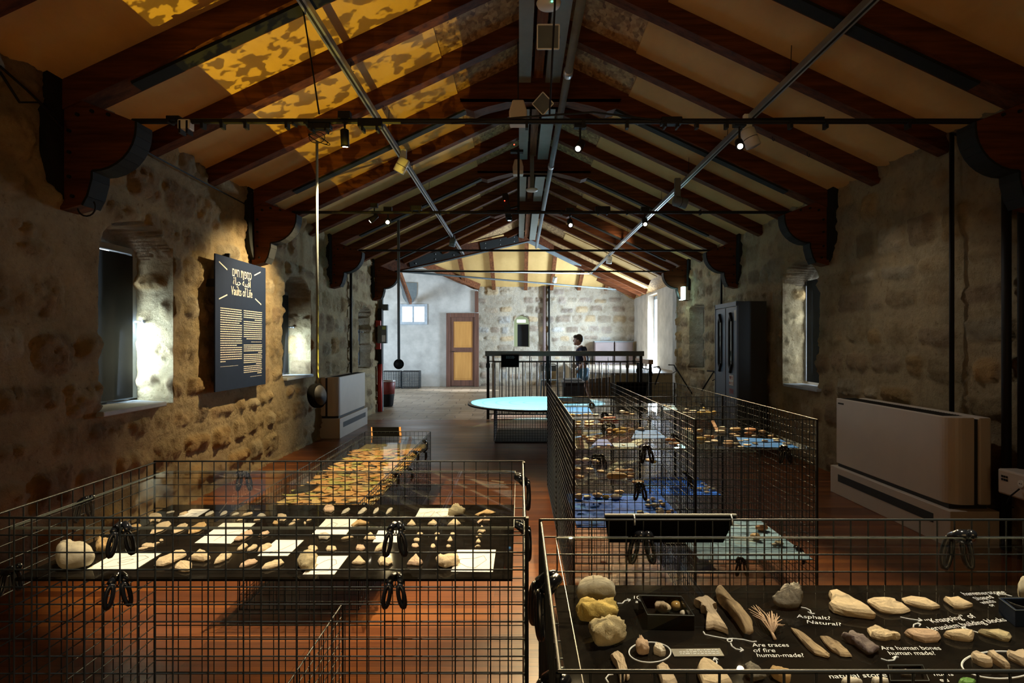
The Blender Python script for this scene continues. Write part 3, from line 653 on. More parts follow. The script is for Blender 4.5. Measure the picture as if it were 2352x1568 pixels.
# trusses: rafters with steel flange, bracket, wall plate, tie rod, ridge gusset
def bracket_poly(sgn, xw, ztop):
    pts = [(0, .12), (0.46, -.06)]
    for k in range(9):                                            # belly
        a = k / 8 * PI / 2; pts.append((0.46 - 0.27 * (1 - math.cos(a)), -.09 - 0.27 * math.sin(a)))
    for k in range(1, 6):
        a = k / 5; pts.append((0.195 - 0.035 * a, -.385 - 0.13 * a))
    pts += [(0.15, -.53), (0.13, -.57), (0.02, -.60), (0, -.60)]
    return [(xw + sgn * p[0], ztop + p[1]) for p in pts]
for y in TR:
    r = empty('roof_truss', (RX, y, 2.76), None, None, 'roof trusses', 'structure')
    meta(r, 'dark timber roof truss with curved wall brackets and a thin steel tie rod')
    for sgn, xw in ((1, XL), (-1, XR)):
        b = MB(); slope_bar(b, xw, RX, y, 0.17, 0.19); b.build('truss_rafter', M['rafter'], r)
        b = MB(); slope_bar(b, xw + sgn * .44, RX + sgn * -.75, y, 0.10, 0.03, 0.19); b.build('steel_flange', M['steel'], r)
        zt = ceil_z(xw) - .19
        pl = bracket_poly(sgn, xw + sgn * .02, zt)
        b = MB(); b.prism(pl, y - .07, y + .07, 'y')
        b.build('bracket', M['rafter'], r)
        b = MB()
        edge = pl[1:-2]
        for i in range(len(edge) - 1):
            a_, c_ = edge[i], edge[i + 1]; b.bar((a_[0] + sgn * .008, y, a_[1] - .004), (c_[0] + sgn * .008, y, c_[1] - .004), 0.15, 0.014, (0, 0, 1) if abs(a_[0] - c_[0]) > abs(a_[1] - c_[1]) else (1, 0, 0))
        b.build('edge_flange', M['steel'], r)
        sh = [(y - .20, zt + .22), (y + .20, zt + .22), (y + .20, zt - .15)]
        for k in range(1, 12):
            a = k / 12 * PI; sh.append((y + .20 * math.cos(a), zt - .15 - .42 * math.sin(a) ** 0.9))
        sh.append((y - .20, zt - .15))
        b = MB(); b.prism(sh, xw - sgn * .01, xw + sgn * .045, 'x'); b.build('wall_plate', M['steel'], r)
        b = MB()
        for (dx, dz) in ((.08, -.12), (.08, -.25), (.08, -.40), (.13, -.02), (.22, -.0), (.32, -.02), (.10, -.52)):
            for s in (-1,): b.cyl((xw + sgn * dx, y + s * .07, zt + dz), (xw + sgn * dx, y + s * .085, zt + dz), 0.011, 8)
        b.build('bolt', M['steel'], r)
    zc = CAMH + 2.50
    g = [(RX - .85, zc + .06), (RX - .80, zc - .04), (RX - .70, zc - .07), (RX - .55, zc - .02), (RX - .3, zc + .04), (RX, zc + .06), (RX + .3, zc + .04), (RX + .55, zc - .02), (RX + .70, zc - .07), (RX + .80, zc - .04), (RX + .85, zc + .06)]
    g += [(RX + .85, ceil_z(RX + .85) - .12), (RX, ZR - .12), (RX - .85, ceil_z(RX - .85) - .12)]
    b = MB(); b.prism(g, y - .095, y + .095, 'y'); b.build('ridge_gusset', M['rafter'], r)
    if y > 3:
        b = MB(); zt = 2.755 if y < 4 else 2.76
        b.tube([(XL + .42, y, zt), (XR - .38, y, zt)], 0.017 if y < 4 else 0.016, 10); b.build('tie_rod', M['black'], r)
# shield plate and strut on the wing wall, steel rods of the far roof
r = empty('corner_strut', pD(935, 690, 18.2), 'grey shield-shaped steel plate with a diagonal strut high on the plaster wall', 'roof strut', None, 'structure')
c = pD(940, 668, 18.27)
sh = [(c.x - .23, c.z + .26), (c.x + .23, c.z + .26), (c.x + .23, c.z)] + [(c.x + .23 * math.cos(k / 10 * PI), c.z - .38 * math.sin(k / 10 * PI)) for k in range(1, 10)] + [(c.x - .23, c.z)]
b = MB(); b.prism(sh, 18.25, 18.30, 'y'); b.build('wall_plate', M['bluegrey'], r)
b = MB(); b.bar(pD(942, 693, 18.1), pD(914, 618, 15.4), 0.10, 0.16); b.build('strut_timber', M['rafter2'], r)
b = MB(); b.bar(pD(938, 694, 18.05), pD(910, 619, 15.35), 0.05, 0.17); b.build('steel_flange', M['bluegrey'], r)
for nm, a, c_, d0, d1, lab in (('tie_rod', (876, 619), (1352, 628), 11.95, 15.9, 'pale steel rod crossing the far bay below the roof'), ('tie_rod', (884, 620), (1458, 668), 12.0, 18.4, 'dark steel rod running down to the far right corner')):
    b = MB(); b.tube([pD(*a, d0), pD(*c_, d1)], 0.022, 8); b.build(nm, M['bluegrey' if 'dark' in lab else 'alu'], kind='structure', label=lab)

# ================================================================ WINDOWS, DOOR
def left_window(n, y0, y1, z0, z1, xg, shutter, lab):
    r = empty('window_%d' % n, (xg, (y0 + y1) / 2, z0), lab, None, None, 'structure')
    b = MB(); b.bb((xg - .02, y0 - .02, z0), (xg - .012, y1 + .02, z1)); b.build('daylight', M['windowglow' if shutter else 'windowglow'], r)
    b = MB(); b.bb((xg - .012, y0, z0), (xg - .006, y1, z1)); b.build('pane', M['glass'], r)
    fw = .05
    b = MB(); b.bb((xg, y0 - .02, z0), (xg + .045, y0 + fw, z1)); b.bb((xg, y1 - fw, z0), (xg + .045, y1 + .02, z1)); b.bb((xg, y0 + fw, z0), (xg + .045, y1 - fw, z0 + fw)); b.bb((xg, y0 + fw, z1 - fw), (xg + .045, y1 - fw, z1))
    fr = b.build('window_frame', M['winframe'], r, bevel=.004)
    b = MB(); b.tube([(xg + .05, y1 - .02, z0 + .62), (xg + .11, y1 - .02, z0 + .62)], .008, 8); b.ball((xg + .12, y1 - .02, z0 + .62), .017, 10, 8); b.build('latch', M['alu'], r, True)
    return r
r = left_window(1, 4.02, 4.75, 0.92, 2.13, -3.165, True, 'deep arched window with a black blackout board leaking daylight, left of the navy text panel')
b = MB(); b.bb((-3.10, 3.98, 0.935), (-3.085, 4.66, 2.06)); b.build('blackout_board', M['black'], r)
r = left_window(2, 7.10, 7.90, 0.96, 2.05, -3.165, True, 'window recess with bright daylight beside the fan coil unit')
b = MB(); b.bb((-3.10, 7.05, 0.97), (-3.085, 7.80, 2.0)); b.build('blackout_board', M['black'], r)
r = left_window(3, 10.40, 11.0, 0.95, 1.60, -3.065, True, 'narrow far recess with a thin slit of daylight')
b = MB(); b.bb((-3.02, 10.44, 0.95), (-3.005, 11.02, 1.62)); b.build('blackout_board', M['black'], r)
for (y0, y1, xf, xb, z, lab) in ((3.90, 4.60, XL + .06, -3.17, .885, 'grey stone sill of the nearest left window'), (7.02, 7.92, XL + .05, -3.17, .925, 'pale stone sill of the window beside the fan coil unit')):
    b = MB(); b.prism([(xf, y0), (xb, y0 + .05), (xb, y1 + .16), (xf, y1)], z - .012, z + .022, 'z'); b.build('trim_sill', M['winframe'], kind='structure', label=lab, bevel=.006)
# right windows
r = empty('window_4', (3.585, 6.85, .9), 'recess on the right wall with a narrow slit of daylight beside a blackout board', None, None, 'structure')
b = MB(); b.bb((3.575, 6.44, .90), (3.583, 7.24, 2.12)); b.build('daylight', M['windowglow'], r)
b = MB(); b.bb((3.545, 6.44, .90), (3.57, 6.50, 2.12)); b.bb((3.545, 7.20, .90), (3.57, 7.245, 2.12)); b.bb((3.545, 6.44, 2.07), (3.57, 7.24, 2.13)); b.build('window_frame', M['winframe'], r)
b = MB(); b.bb((3.50, 6.42, .90), (3.515, 7.10, 2.12)); b.build('blackout_board', M['black'], r)
b = MB(); b.prism([(XR - .06, 6.33), (3.6, 6.40), (3.6, 7.25), (XR - .02, 7.22)], .835, .868, 'z'); b.build('trim_sill', M['winframe'], kind='structure', label='worn stone sill below the slit window on the right wall', bevel=.006)
r = empty('window_5', (3.98, 16.2, .7), 'tall bright window at the far right pouring in white daylight', None, None, 'structure')
b = MB(); b.bb((3.92, WY[0], WZ[0]), (3.93, WY[1], WZ[1])); b.build('daylight', M['windowglow'], r)
b = MB(); b.bb((3.88, WY[0], WZ[1] - .12), (3.92, WY[1], WZ[1])); b.bb((3.88, WY[1] - .05, WZ[0]), (3.92, WY[1], WZ[1])); b.build('window_frame', M['winframe'], r)
# small window of the plaster wall
D0 = 18.27
a, c = pD(918, 698, D0), pD(981, 745, D0)
r = empty('window_6', (a.x / 2 + c.x / 2, D0, c.z), 'small white two-light window with a grey-blue frame left of the brown door', None, None, 'structure')
ff = (a.x, c.x, c.z, a.z)
b = MB(); w1 = .085
b.bb((ff[0], D0 - .02, ff[2]), (ff[0] + w1, D0 + .03, ff[3])); b.bb((ff[1] - w1, D0 - .02, ff[2]), (ff[1], D0 + .03, ff[3])); b.bb((ff[0] + w1, D0 - .02, ff[2]), (ff[1] - w1, D0 + .03, ff[2] + w1)); b.bb((ff[0] + w1, D0 - .02, ff[3] - w1), (ff[1] - w1, D0 + .03, ff[3]))
b.build('window_frame', M['winframe'], r, bevel=.006)
b = MB(); xm = (ff[0] + ff[1]) / 2; b.bb((xm - .03, D0 - .035, ff[2] + w1), (xm + .03, D0 + .02, ff[3] - w1)); b.build('mullion', M['winframe'], r)
for x0, x1 in ((ff[0] + w1, xm - .03), (xm + .03, ff[1] - w1)):
    b = MB(); b.bb((x0, D0 - .004, ff[2] + w1), (x1, D0 + .006, ff[3] - w1)); b.build('pane', M['windowglow'], r)
# little arched window in the far wall
a, c = pD(1180, 724, FY), pD(1216, 796, FY)
r = empty('window_7', ((a.x + c.x) / 2, FY + .28, c.z), 'small arched opening in the far stone wall with a black board and greenish light', None, None, 'structure')
b = MB(); b.bb((a.x - .03, FY + .262, c.z - .02), (c.x + .03, FY + .275, a.z + .02)); b.build('daylight', M['windowdim'], r)
b = MB(); b.bb((a.x + .12, FY + .20, c.z + .01), (c.x - .02, FY + .215, a.z - .28)); b.build('blackout_board', M['black'], r)
b = MB(); b.bb((a.x + .10, FY + .235, a.z - .22), (c.x - .12, FY + .25, a.z - .13)); b.build('upper_pane', light_mat('upper_pane_light', (.75, .95, .8), 5), r)
# brown door
D0 = 18.27
a, c = pD(1025, 719, D0), pD(1100, 884, D0)
r = empty('door_1', ((a.x + c.x) / 2, D0, 0), 'brown framed wooden door with two honey-coloured panels in the plaster wall', None, None, 'structure')
x0, x1, zt = a.x, c.x, a.z
b = MB(); b.bb((x0, D0 - .05, 0), (x0 + .13, D0 + .03, zt)); b.bb((x1 - .13, D0 - .05, 0), (x1, D0 + .03, zt)); b.bb((x0 + .13, D0 - .05, zt - .13), (x1 - .13, D0 + .03, zt)); b.build('door_frame', M['doorwood'], r, bevel=.008)
b = MB(); u0, u1 = x0 + .13, x1 - .13
b.bb((u0, D0 - .02, .02), (u0 + .10, D0 + .02, zt - .13)); b.bb((u1 - .07, D0 - .02, .02), (u1, D0 + .02, zt - .13))
for z0, z1 in ((.02, .20), (1.08, 1.22), (zt - .26, zt - .13)): b.bb((u0 + .10, D0 - .02, z0), (u1 - .07, D0 + .02, z1))
b.build('door_leaf', M['doorwood'], r)
for z0, z1 in ((.20, 1.08), (1.22, zt - .26)):
    b = MB(); b.bb((u0 + .10, D0 - .004, z0), (u1 - .07, D0 + .01, z1)); b.bb((u0 + .14, D0 - .012, z0 + .05), (u1 - .11, D0, z1 - .05)); b.build('door_panel', M['doorpanel'], r, bevel=.004)
b = MB(); b.tube([(u0 + .05, D0 - .03, 1.10), (u0 + .05, D0 - .07, 1.10), (u0 + .14, D0 - .07, 1.10)], .011, 8); b.build('door_handle', M['black'], r, True)

# ================================================================ TEXT PANEL
HEB = 'כספות חיים'[::-1]
ARA = '\uFE93\uFE8E\uFEF4\uFEA3 \uFE94\uFEF4\uFE92\uFED7\u0623'
xp = XL + .10
py0, py1, pz0, pz1 = 5.255, 6.30, 0.925, 2.175
r = empty('wall_text_panel', (xp, (py0 + py1) / 2, pz0), 'navy exhibition panel titled Vaults of Life, hung on the left stone wall', 'sign')
b = MB(); b.bb((xp - .012, py0, pz0), (xp, py1, pz1)); b.build('board', M['navy'], r)
b = MB(); b.bb((XL + .0, py0 + .02, 1.88), (xp - .012, py0 + .05, 1.95)); b.bb((XL, py1 - .3, pz0 - .0), (xp - .012, py1 - .05, pz0 + .05)); b.bb((XL + .0, 5.55, pz1 - .02), (xp - .02, 5.57, pz1 + .045)); b.build('hanger', M['black'], r)
MP = Matrix(((0, 0, 1, xp + .0012), (1, 0, 0, 0), (0, 1, 0, 0), (0, 0, 0, 1)))   # text x -> room y, text y -> room z
def ptext(s, y, z, size, nm='lettering', xs=1.0, align='CENTER'):
    return text(s, nm, M['cream'], r, size, Matrix.Translation((0, y, z)) @ MP, .0003, align, xs=xs)
L_ = [ptext(HEB, 5.765, 2.045, .120, xs=.70), ptext(ARA, 5.765, 1.960, .105, xs=.92), ptext('Vaults of Life', 5.765, 1.865, .120, xs=.70)]
join_into('title', L_, r)
b = MB()
for (ya, za, yb, zb) in ((5.32, 2.11, 5.47, 2.055), (6.03, 2.067, 6.17, 2.116), (5.32, 1.77, 5.47, 1.82), (6.05, 1.826, 6.19, 1.775)):
    b.bar((xp + .001, ya, za), (xp + .001, yb, zb), .0015, .011, (0, 0, 1))
b.build('corner_stroke', M['cream'], r)
# body copy: lines of small print as words
rnd = random.Random(3)
b = MB()
def para(y0, y1, z, lines, ragged, dz=.0215, right=False, h=.0078):
    for k in range(lines):
        yy = y0; ye = y1
        if k == lines - 1: (ye, yy) = (y1 - ragged, y0) if not right else (y1, y0 + ragged)
        while yy < ye - .01:
            wl = rnd.uniform(.010, .045); e_ = min(yy + wl, ye)
            b.bb((xp + .0002, yy, z - h / 2), (xp + .0009, e_, z + h / 2)); yy = e_ + .0055
        z -= dz
    return z
z = 1.69; z = para(5.345, 5.76, z, 7, .04); z = para(5.345, 5.76, z, 10, .09); z = para(5.345, 5.76, z, 7, .32)
z = 1.69; z = para(5.80, 6.21, z, 5, .24, right=True); z = para(5.80, 6.21, z, 9, .06, right=True); z -= .01; z = para(5.96, 6.21, z, 1, 0, h=.003)
z -= .01; z = para(5.80, 6.21, z, 5, .32, .0195, True); z = para(5.80, 6.21, z, 6, .27, .0195, True); z = para(5.80, 6.21, z, 5, .30, .0195, True); z -= .01; para(5.94, 6.21, z, 1, 0, h=.003)
z = para(5.345, 5.68, 1.15, 1, 0, h=.003)
b.build('small_print', M['cream'], r)

# ================================================================ FAN COIL UNITS
def fan_coil(side, xface, yn, yf, ztop, zbase, label, brand=False):
    s = 1 if side == 'r' else -1                                # towards the wall
    r = empty('fan_coil_unit', (xface + s * .15, (yn + yf) / 2, 0), label, 'fan coil unit', 'fan coil units')
    wallx = xface + s * .30
    b = MB()
    pr = [(xface, yf - .02), (xface, yn + .10)] + [(xface + s * .10 * (1 - math.cos(a)), yn + .10 - .10 * math.sin(a)) for a in [k / 8 * PI / 2 for k in range(1, 9)]] + [(xface + s * .165, yn), (xface + s * .165, yf - .02)]
    b.prism(pr, zbase + .03, ztop); b.build('front_casing', M['offwhite'], r, bevel=.006)
    b = MB(); b.bb((xface + s * .165, yn + .012, zbase + .03), (xface + s * .195, yf - .03, ztop - .012)); b.build('dark_gap', M['darkgrille'], r)
    b = MB(); b.bb((xface + s * .195, yn, zbase + .03), (wallx - s * .02, yf - .02, ztop)); b.build('rear_casing', M['offwhite'], r, bevel=.012)
    b = MB()
    for k in range(46):
        y = yn + .12 + k * (yf - yn - .2) / 45; b.bb((xface + s * .025, y, ztop), (xface + s * .15, y + .008, ztop + .004))
    b.bb((xface + s * .02, yn + .10, ztop), (xface + s * .155, yf - .06, ztop + .0015)); b.build('top_grille', M['darkgrille'], r)
    b = MB(); b.bb((xface + s * .012, yn + .03, zbase - .0), (wallx - s * .03, yf - .03, zbase + .03)); b.build('recess', M['darkgrille'], r)
    b = MB(); b.bb((xface - s * .028, yn - .04, 0), (wallx, yf + .03, zbase)); b.build('plinth', M['offwhite'], r, bevel=.004)
    b = MB(); b.bb((xface - s * .030, yn + .12, zbase * .50), (xface - s * .026, yf - .10, zbase * .76)); b.build('air_slot', M['darkgrille'], r)
    if brand:
        b = MB(); b.bb((xface - s * .0012, yf - .14, ztop - .05), (xface, yf - .05, ztop - .037)); b.build('badge', M['black'], r)
    return r
fan_coil('r', 2.905, 3.93, 5.36, .865, .245, 'wide off-white fan coil unit against the right stone wall', True)
fan_coil('l', -2.585, 8.37, 9.82, .875, .285, 'off-white fan coil unit under the left wall window', False)
# small sockets box and skirting beside the right unit
r = empty('power_socket_box', (3.20, 3.60, .5), 'cream box of power sockets on the wall beside the black pipes', 'socket box')
b = MB(); b.bb((3.10, 3.42, .40), (XR + .02, 3.78, .56)); b.build('box', M['offwhite'], r, bevel=.012)
for yy, zz in ((3.50, .50), (3.60, .50)):
    b = MB(); b.cyl((3.10, yy, zz), (3.095, yy, zz), .022, 16); b.cyl((3.095, yy - .007, zz), (3.093, yy - .007, zz), .003, 8, mi=1); b.cyl((3.095, yy + .007, zz), (3.093, yy + .007, zz), .003, 8, mi=1); b.build('socket', [M['white'], M['black']], r)
b = MB()
for i in range(2):
    for j in range(3): b.bb((3.097, 3.70 + j * .018, .49 + i * .02), (3.10, 3.712 + j * .018, .503 + i * .02))
b.build('switches', M['black'], r)
b = MB(); b.tube([(3.09, 3.60, .47), (3.05, 3.62, .42), (3.06, 3.66, .36), (3.12, 3.68, .33)], .005, 8); b.build('lead', M['black'], r, True)

# ================================================================ CABINET on the right
x0, x1, y0, y1, zt = 2.845, 3.235, 7.62, 8.47, 1.915
r = empty('metal_cabinet', ((x0 + x1) / 2, (y0 + y1) / 2, 0), 'tall blue-grey metal cabinet with elongated hexagonal door windows', 'cabinet')
b = MB(); b.bb((x0 + .02, y0, 0), (x1, y1, zt), 0); b.build('carcass', M['cabinetside'], r, bevel=.004)
b = MB(); b.bb((x0 - .002, y0 - .002, zt - .06), (x0 + .02, y1, zt)); b.bb((x0 - .002, y0 - .002, 0), (x0 + .02, y0 + .02, zt)); b.bb((x0 - .002, y1 - .02, 0), (x0 + .02, y1, zt)); b.bb((x0 + .005, y0, 0), (x0 + .02, y1, .08)); b.build('front_frame', M['cabinet'], r)
ym = (y0 + y1) / 2
for (a, c) in ((y0 + .024, ym - .014), (ym + .014, y1 - .024)):
    b = MB(); b.bb((x0 + .004, a, .09), (x0 + .02, c, zt - .07)); d = b.build('door', M['cabinet'], r, bevel=.003)
    cy = (a + c) / 2; zz0, zz1 = 1.02, 1.72
    hexo = [(cy, zz0 - .06), (cy + .075, zz0 + .05), (cy + .075, zz1 - .05), (cy, zz1 + .06), (cy - .075, zz1 - .05), (cy - .075, zz0 + .05)]
    hexi = [(cy + (p[0] - cy) * .68, (zz0 + zz1) / 2 + (p[1] - (zz0 + zz1) / 2) * .93) for p in hexo]
    b = MB(); n = 6
    vs = [(x0 + .003, p[0], p[1]) for p in hexo] + [(x0 - .012, p[0], p[1]) for p in hexo] + [(x0 - .012, p[0], p[1]) for p in hexi] + [(x0 + .003, p[0], p[1]) for p in hexi]
    fs = []
    for lay in range(3):
        for i in range(n): fs.append((lay * n + i, lay * n + (i + 1) % n, (lay + 1) * n + (i + 1) % n, (lay + 1) * n + i))
    b.add(vs, fs); b.build('window_rim', M['black'], d)
    b = MB(); b.prism(hexi, x0 + .000, x0 + .003, 'x'); b.build('window_glass', plain('cabinet_glass', (.05, .06, .06), .08), d)
    b = MB(); b.bar((x0 - .02, cy, zz1 + .05), (x0 - .02, cy - .06, zz1 - .06), .016, .02); b.build('rim_clip', M['black'], d); b = MB(); b.bar((x0 - .02, cy, zz0 - .05), (x0 - .02, cy - .06, zz0 + .06), .016, .02); b.build('rim_clip', M['black'], d)
MC = Matrix(((0, 0, -1, x0 - .001), (-1, 0, 0, 0), (0, 1, 0, 0), (0, 0, 0, 1)))
cy = (y0 + .024 + ym - .014) / 2
b = MB(); b.bb((x0 + .000, cy - .09, .80), (x0 + .004, cy + .06, .94)); b.build('white_sticker', M['white'], r); b = MB(); b.bb((x0 + .000, y0 + .03, 1.66), (x0 + .004, y0 + .10, 1.80)); b.build('white_sticker', M['white'], r)
t1 = text('ציוד'[::-1], 'a', M['red'], r, .075, Matrix.Translation((0, cy - .015, .90)) @ MC); t2 = text('כיבוי אש'[::-1], 'a', M['red'], r, .05, Matrix.Translation((0, cy - .015, .83)) @ MC)
t3 = text('אש'[::-1], 'a', M['red'], r, .12, Matrix.Translation((.003, cy - .015, .72)) @ MC)
join_into('sticker_lettering', [t1, t2], r); t3.name = 'sticker_lettering'

# ================================================================ PIPES AND BOXES ON THE WALLS
def pipe(name, pts, rad, mat, label, cat='pipe', group=None, n=10):
    b = MB(); b.tube(pts, rad, n); return b.build(name, M[mat], None, True, label, cat, group)
pipe('wall_pipe', [pX(2186, 945, 3.22), pX(2186, 305, 3.22), pX(2225, 318, 3.25)], .017, 'black', 'thin black vertical pipe above the right fan coil unit')
pipe('wall_pipe', [(3.225, 3.86, .0), (3.225, 3.86, 2.72)], .028, 'black', 'thicker black pipe of the pair at the right edge')
pipe('wall_pipe', [(3.235, 3.76, .56), (3.235, 3.76, 2.75)], .019, 'black', 'thinner black pipe of the pair above the socket box')
pipe('wall_pipe', [pX(1657, 583, 3.24), pX(1657, 700, 3.24)], .017, 'black', 'short black pipe dropping behind the metal cabinet')
pipe('wall_pipe', [pX(806, 568, -2.79), pX(806, 862, -2.79)], .022, 'black', 'dark pipe on the left wall behind the far fan coil unit')
pipe('cable', [(XL + .05, 3.9, 2.60), pX(330, 345, XL + .04), pX(480, 425, XL + .05), (XL + .05, 6.0, 2.78)], .006, 'black', 'thin cable sagging along the top of the left wall', 'cable')
pipe('cable', [pX(0, 165, XL + .04), pX(45, 235, XL + .04), pX(90, 235, XL + .05), (XL + .1, 3.5, 2.65)], .007, 'black', 'black cable drooping to the nearest left bracket', 'cable')
pipe('cable', [pX(0, 152, XL + .05), pX(60, 205, XL + .05), (XL + .09, 3.5, 2.69)], .007, 'black', 'second black cable running above the drooping one', 'cable')
pts = [Vector((XL + .19 + .055 * math.cos(a), 3.57, 2.20 + .055 * math.sin(a))) for a in [PI * (1.05 + k / 10 * 1.15) for k in range(11)]]
pipe('cable', pts, .005, 'black', 'little cable loop under the nearest left bracket', 'cable')
# left corner: column, red pipe, alarm boxes, meter box
b = MB(); b.bb((-2.83, 11.72, 0), (-2.74, 11.80, 2.75)); b.build('steel_column', M['bluegrey'], None, label='slim grey steel column at the corner of the left wall', cat='column')
b = MB(); b.tube([(-2.77, 11.62, 0), (-2.77, 11.62, .95), ], .045, 12); b.build('fire_pipe', M['red'], None, True, 'thick red standpipe at the end of the left wall', 'pipe')
b = MB(); b.bb((-2.80, 11.56, .95), (-2.72, 11.69, 2.05)); b.build('cable_duct', M['black'], None, label='tall black duct above the red standpipe', cat='duct')
for z in (1.24, 1.68):
    b = MB(); b.bb((-2.83, 11.50, z), (-2.73, 11.56, z + .13)); t = b.build('alarm_box', M['red'], None, label='%s red alarm box on the black duct' % ('lower' if z < 1.5 else 'upper'), cat='alarm', bevel=.01)
r = empty('control_box', (-2.66, 11.55, 1.36), 'grey control box with a printed sheet beside the red alarm boxes', 'control box')
b = MB(); b.bb((-2.78, 11.45, 1.36), (-2.60, 11.555, 1.71)); b.build('casing', M['bluegrey'], r, bevel=.006)
b = MB(); b.bb((-2.685, 11.445, 1.63), (-2.615, 11.449, 1.69)); b.build('green_label', plain('green_label', (.40, .50, .15), .6), r)
b = MB(); b.bb((-2.69, 11.445, 1.39), (-2.62, 11.449, 1.52)); b.build('white_label', M['white'], r)
b = MB(); b.bb((-2.75, 11.66, 2.02), (-2.62, 11.74, 2.14)); b.build('junction_box', M['bluegrey'], None, label='small grey junction box high on the steel column', cat='junction box', bevel=.005)
# emergency light on the right wall
r = empty('emergency_light', (3.22, 11.30, 2.14), 'glowing cyan-white emergency light on the right wall bracket', 'emergency light')
b = MB(); b.bb((3.13, 11.2, 2.20), (3.20, 11.42, 2.45)); b.build('lens', M['exit'], r, bevel=.01)
b = MB(); b.bb((3.20, 11.2, 2.20), (3.28, 11.42, 2.45)); b.bb((3.22, 11.3, 2.45), (3.24, 11.32, 2.62)); b.build('housing', M['white'], r)
pt = bpy.data.lights.new('emergency_glow', 'POINT'); pt.energy = 5; pt.color = (.55, 1, .92); pt.shadow_soft_size = .06
po = bpy.data.objects.new('emergency_glow', pt); po.location = (3.05, 11.28, 2.3); COL.objects.link(po)
# iron shutter stays on the right wall
for (a, c, lab) in (((1548, 838), (1590, 905), 'thin iron stay leaning on the wall beside the far bay'), ((1640, 852), (1612, 897), 'thin iron stay beside the metal cabinet')):
    D = 11.4 if a[0] < 1600 else 9.6
    p, q = pD(*a, D), pD(*c, D - .4)
    b = MB(); b.tube([p + Vector((-.08, .1, 0)), p, q], .012, 8); b.tube([p, p + Vector((.06, .05, -.12)), p + Vector((-.02, .02, -.16))], .008, 6); b.build('iron_stay', M['black'], None, True, lab, 'iron stay')
# pipes and trunking on the far wall
for px, rr, mt, lab in ((1250, .05, 'brownboard', 'brown vertical duct on the far stone wall'), (1261, .035, 'steel', 'dark vertical pipe beside the brown duct on the far wall')):
    a, c = pD(px, 657, FY - .09), pD(px, 886, FY - .09); b = MB(); b.tube([a, (c.x, c.y, 0.0)], rr, 10); b.build('wall_duct', M[mt], None, True, lab, 'duct')

# ================================================================ FAR BAY: platform, cupboards, railing, person
PF = [(1.62, 13.3), (2.05, 12.95), (3.70, 12.95), (3.70, FY), (1.5, FY), (1.35, 15.2)]
wx = MB(); wx.prism(PF, 0, .66); wx.build('platform', plain('brown_masonry', (.30, .215, .12), .9, 0, .3, 3, .5), None, label='raised masonry platform in front of the far right wall', kind='structure')
b = MB(); b.prism([(x * 1.0, y - .02 if y < 14 else y) for x, y in PF], .66, .70); b.build('platform_top', M['paving'], None, label='stone slab top of the raised platform', kind='structure')
for px0, px1, lab in ((1366, 1410, 'bluish brown cupboard on the platform'), (1412.5, 1454, 'dark brown cupboard on the platform beside the corner')):
    a, c = pD(px0, 784, 18.3), pD(px1, 836, 18.3)
    r = empty('low_cupboard', ((a.x + c.x) / 2, 18.4, .70), lab, 'cupboard', 'cupboards on the platform')
    b = MB(); b.bb((a.x, 18.3, .70), (c.x, 18.6, a.z)); b.build('body', M['brownboard'], r, bevel=.006)
    b = MB(); b.bb((a.x + .02, 18.285, .74), (c.x - .02, 18.3, a.z - .04)); d = b.build('door', M['brownboard'], r, bevel=.003)
    b = MB(); b.bb((a.x - .01, 18.27, a.z - .02), (c.x + .01, 18.62, a.z + .01)); b.build('top_rail', M['bluegrey'], r)

def balustrade(name, p0, p1, zt, spacing, mats, label, posts=(0, 1), hand=(.10, .085), under=None):
    p0, p1 = Vector(p0), Vector(p1); L = (p1 - p0).length
    r = empty(name, p0, label, 'railing')
    b = MB(); b.bar(p0 + Vector((0, 0, zt - hand[1] / 2)) - (p1 - p0).normalized() * .05, p1 + Vector((0, 0, zt - hand[1] / 2)) + (p1 - p0).normalized() * .05, hand[0], hand[1]); b.build('handrail', mats[0], r, bevel=.008)
    b = MB(); b.bar(p0 + Vector((0, 0, zt - .185)), p1 + Vector((0, 0, zt - .185)), .012, .018); b.bar(p0 + Vector((0, 0, .09)), p1 + Vector((0, 0, .09)), .012, .018); b.build('cross_rail', mats[1], r)
    for t in posts:
        q = p0.lerp(p1, t); b = MB(); b.bb((q.x - .024, q.y - .024, 0), (q.x + .024, q.y + .024, zt - .05)); b.bb((q.x - .034, q.y - .034, zt - .30), (q.x + .034, q.y + .034, zt - .22)); b.build('post', mats[1], r)
    n = int(L / spacing)
    for k in range(1, n):
        q = p0.lerp(p1, k / n)
        if any(abs(k / n - t) * L < .04 for t in posts): continue
        b = MB(); b.cyl(q + Vector((0, 0, .09)), q + Vector((0, 0, zt - .185)), .0085, 8); b.build('baluster', mats[2], r, True)
        if k % 3 == 0:
            b = MB(); b.cyl(q + Vector((0, 0, zt - .185)), q + Vector((0, 0, zt - .08)), .0085, 8); b.build('baluster_top', mats[2], r, True)
    return r
RD = 10.49
balustrade('stair_railing', ((1121 - CX) / F * RD, RD, 0), ((1472 - CX) / F * RD, RD, 0), 1.222, .124, (M['handrail'], M['black'], M['black']), 'front steel railing with a broad brown handrail round the stair', (0, .39, 1), (.11, .09))
balustrade('stair_railing', ((1133 - CX) / F * 12.2, 12.2, 0), ((1441 - CX) / F * 12.2, 12.2, 0), 1.15, .13, (M['lightwood'], M['baluster'], M['baluster']), 'rear railing of the stair with a light wooden handrail', (0, .6, 1), (.07, .05))
balustrade('stair_railing', (2.43, 11.9, 0), (2.42, 10.75, 0), 1.06, .12, (M['lightwood'], M['black'], M['black']), 'short side railing at the right end of the stair', (0, 1), (.09, .085))
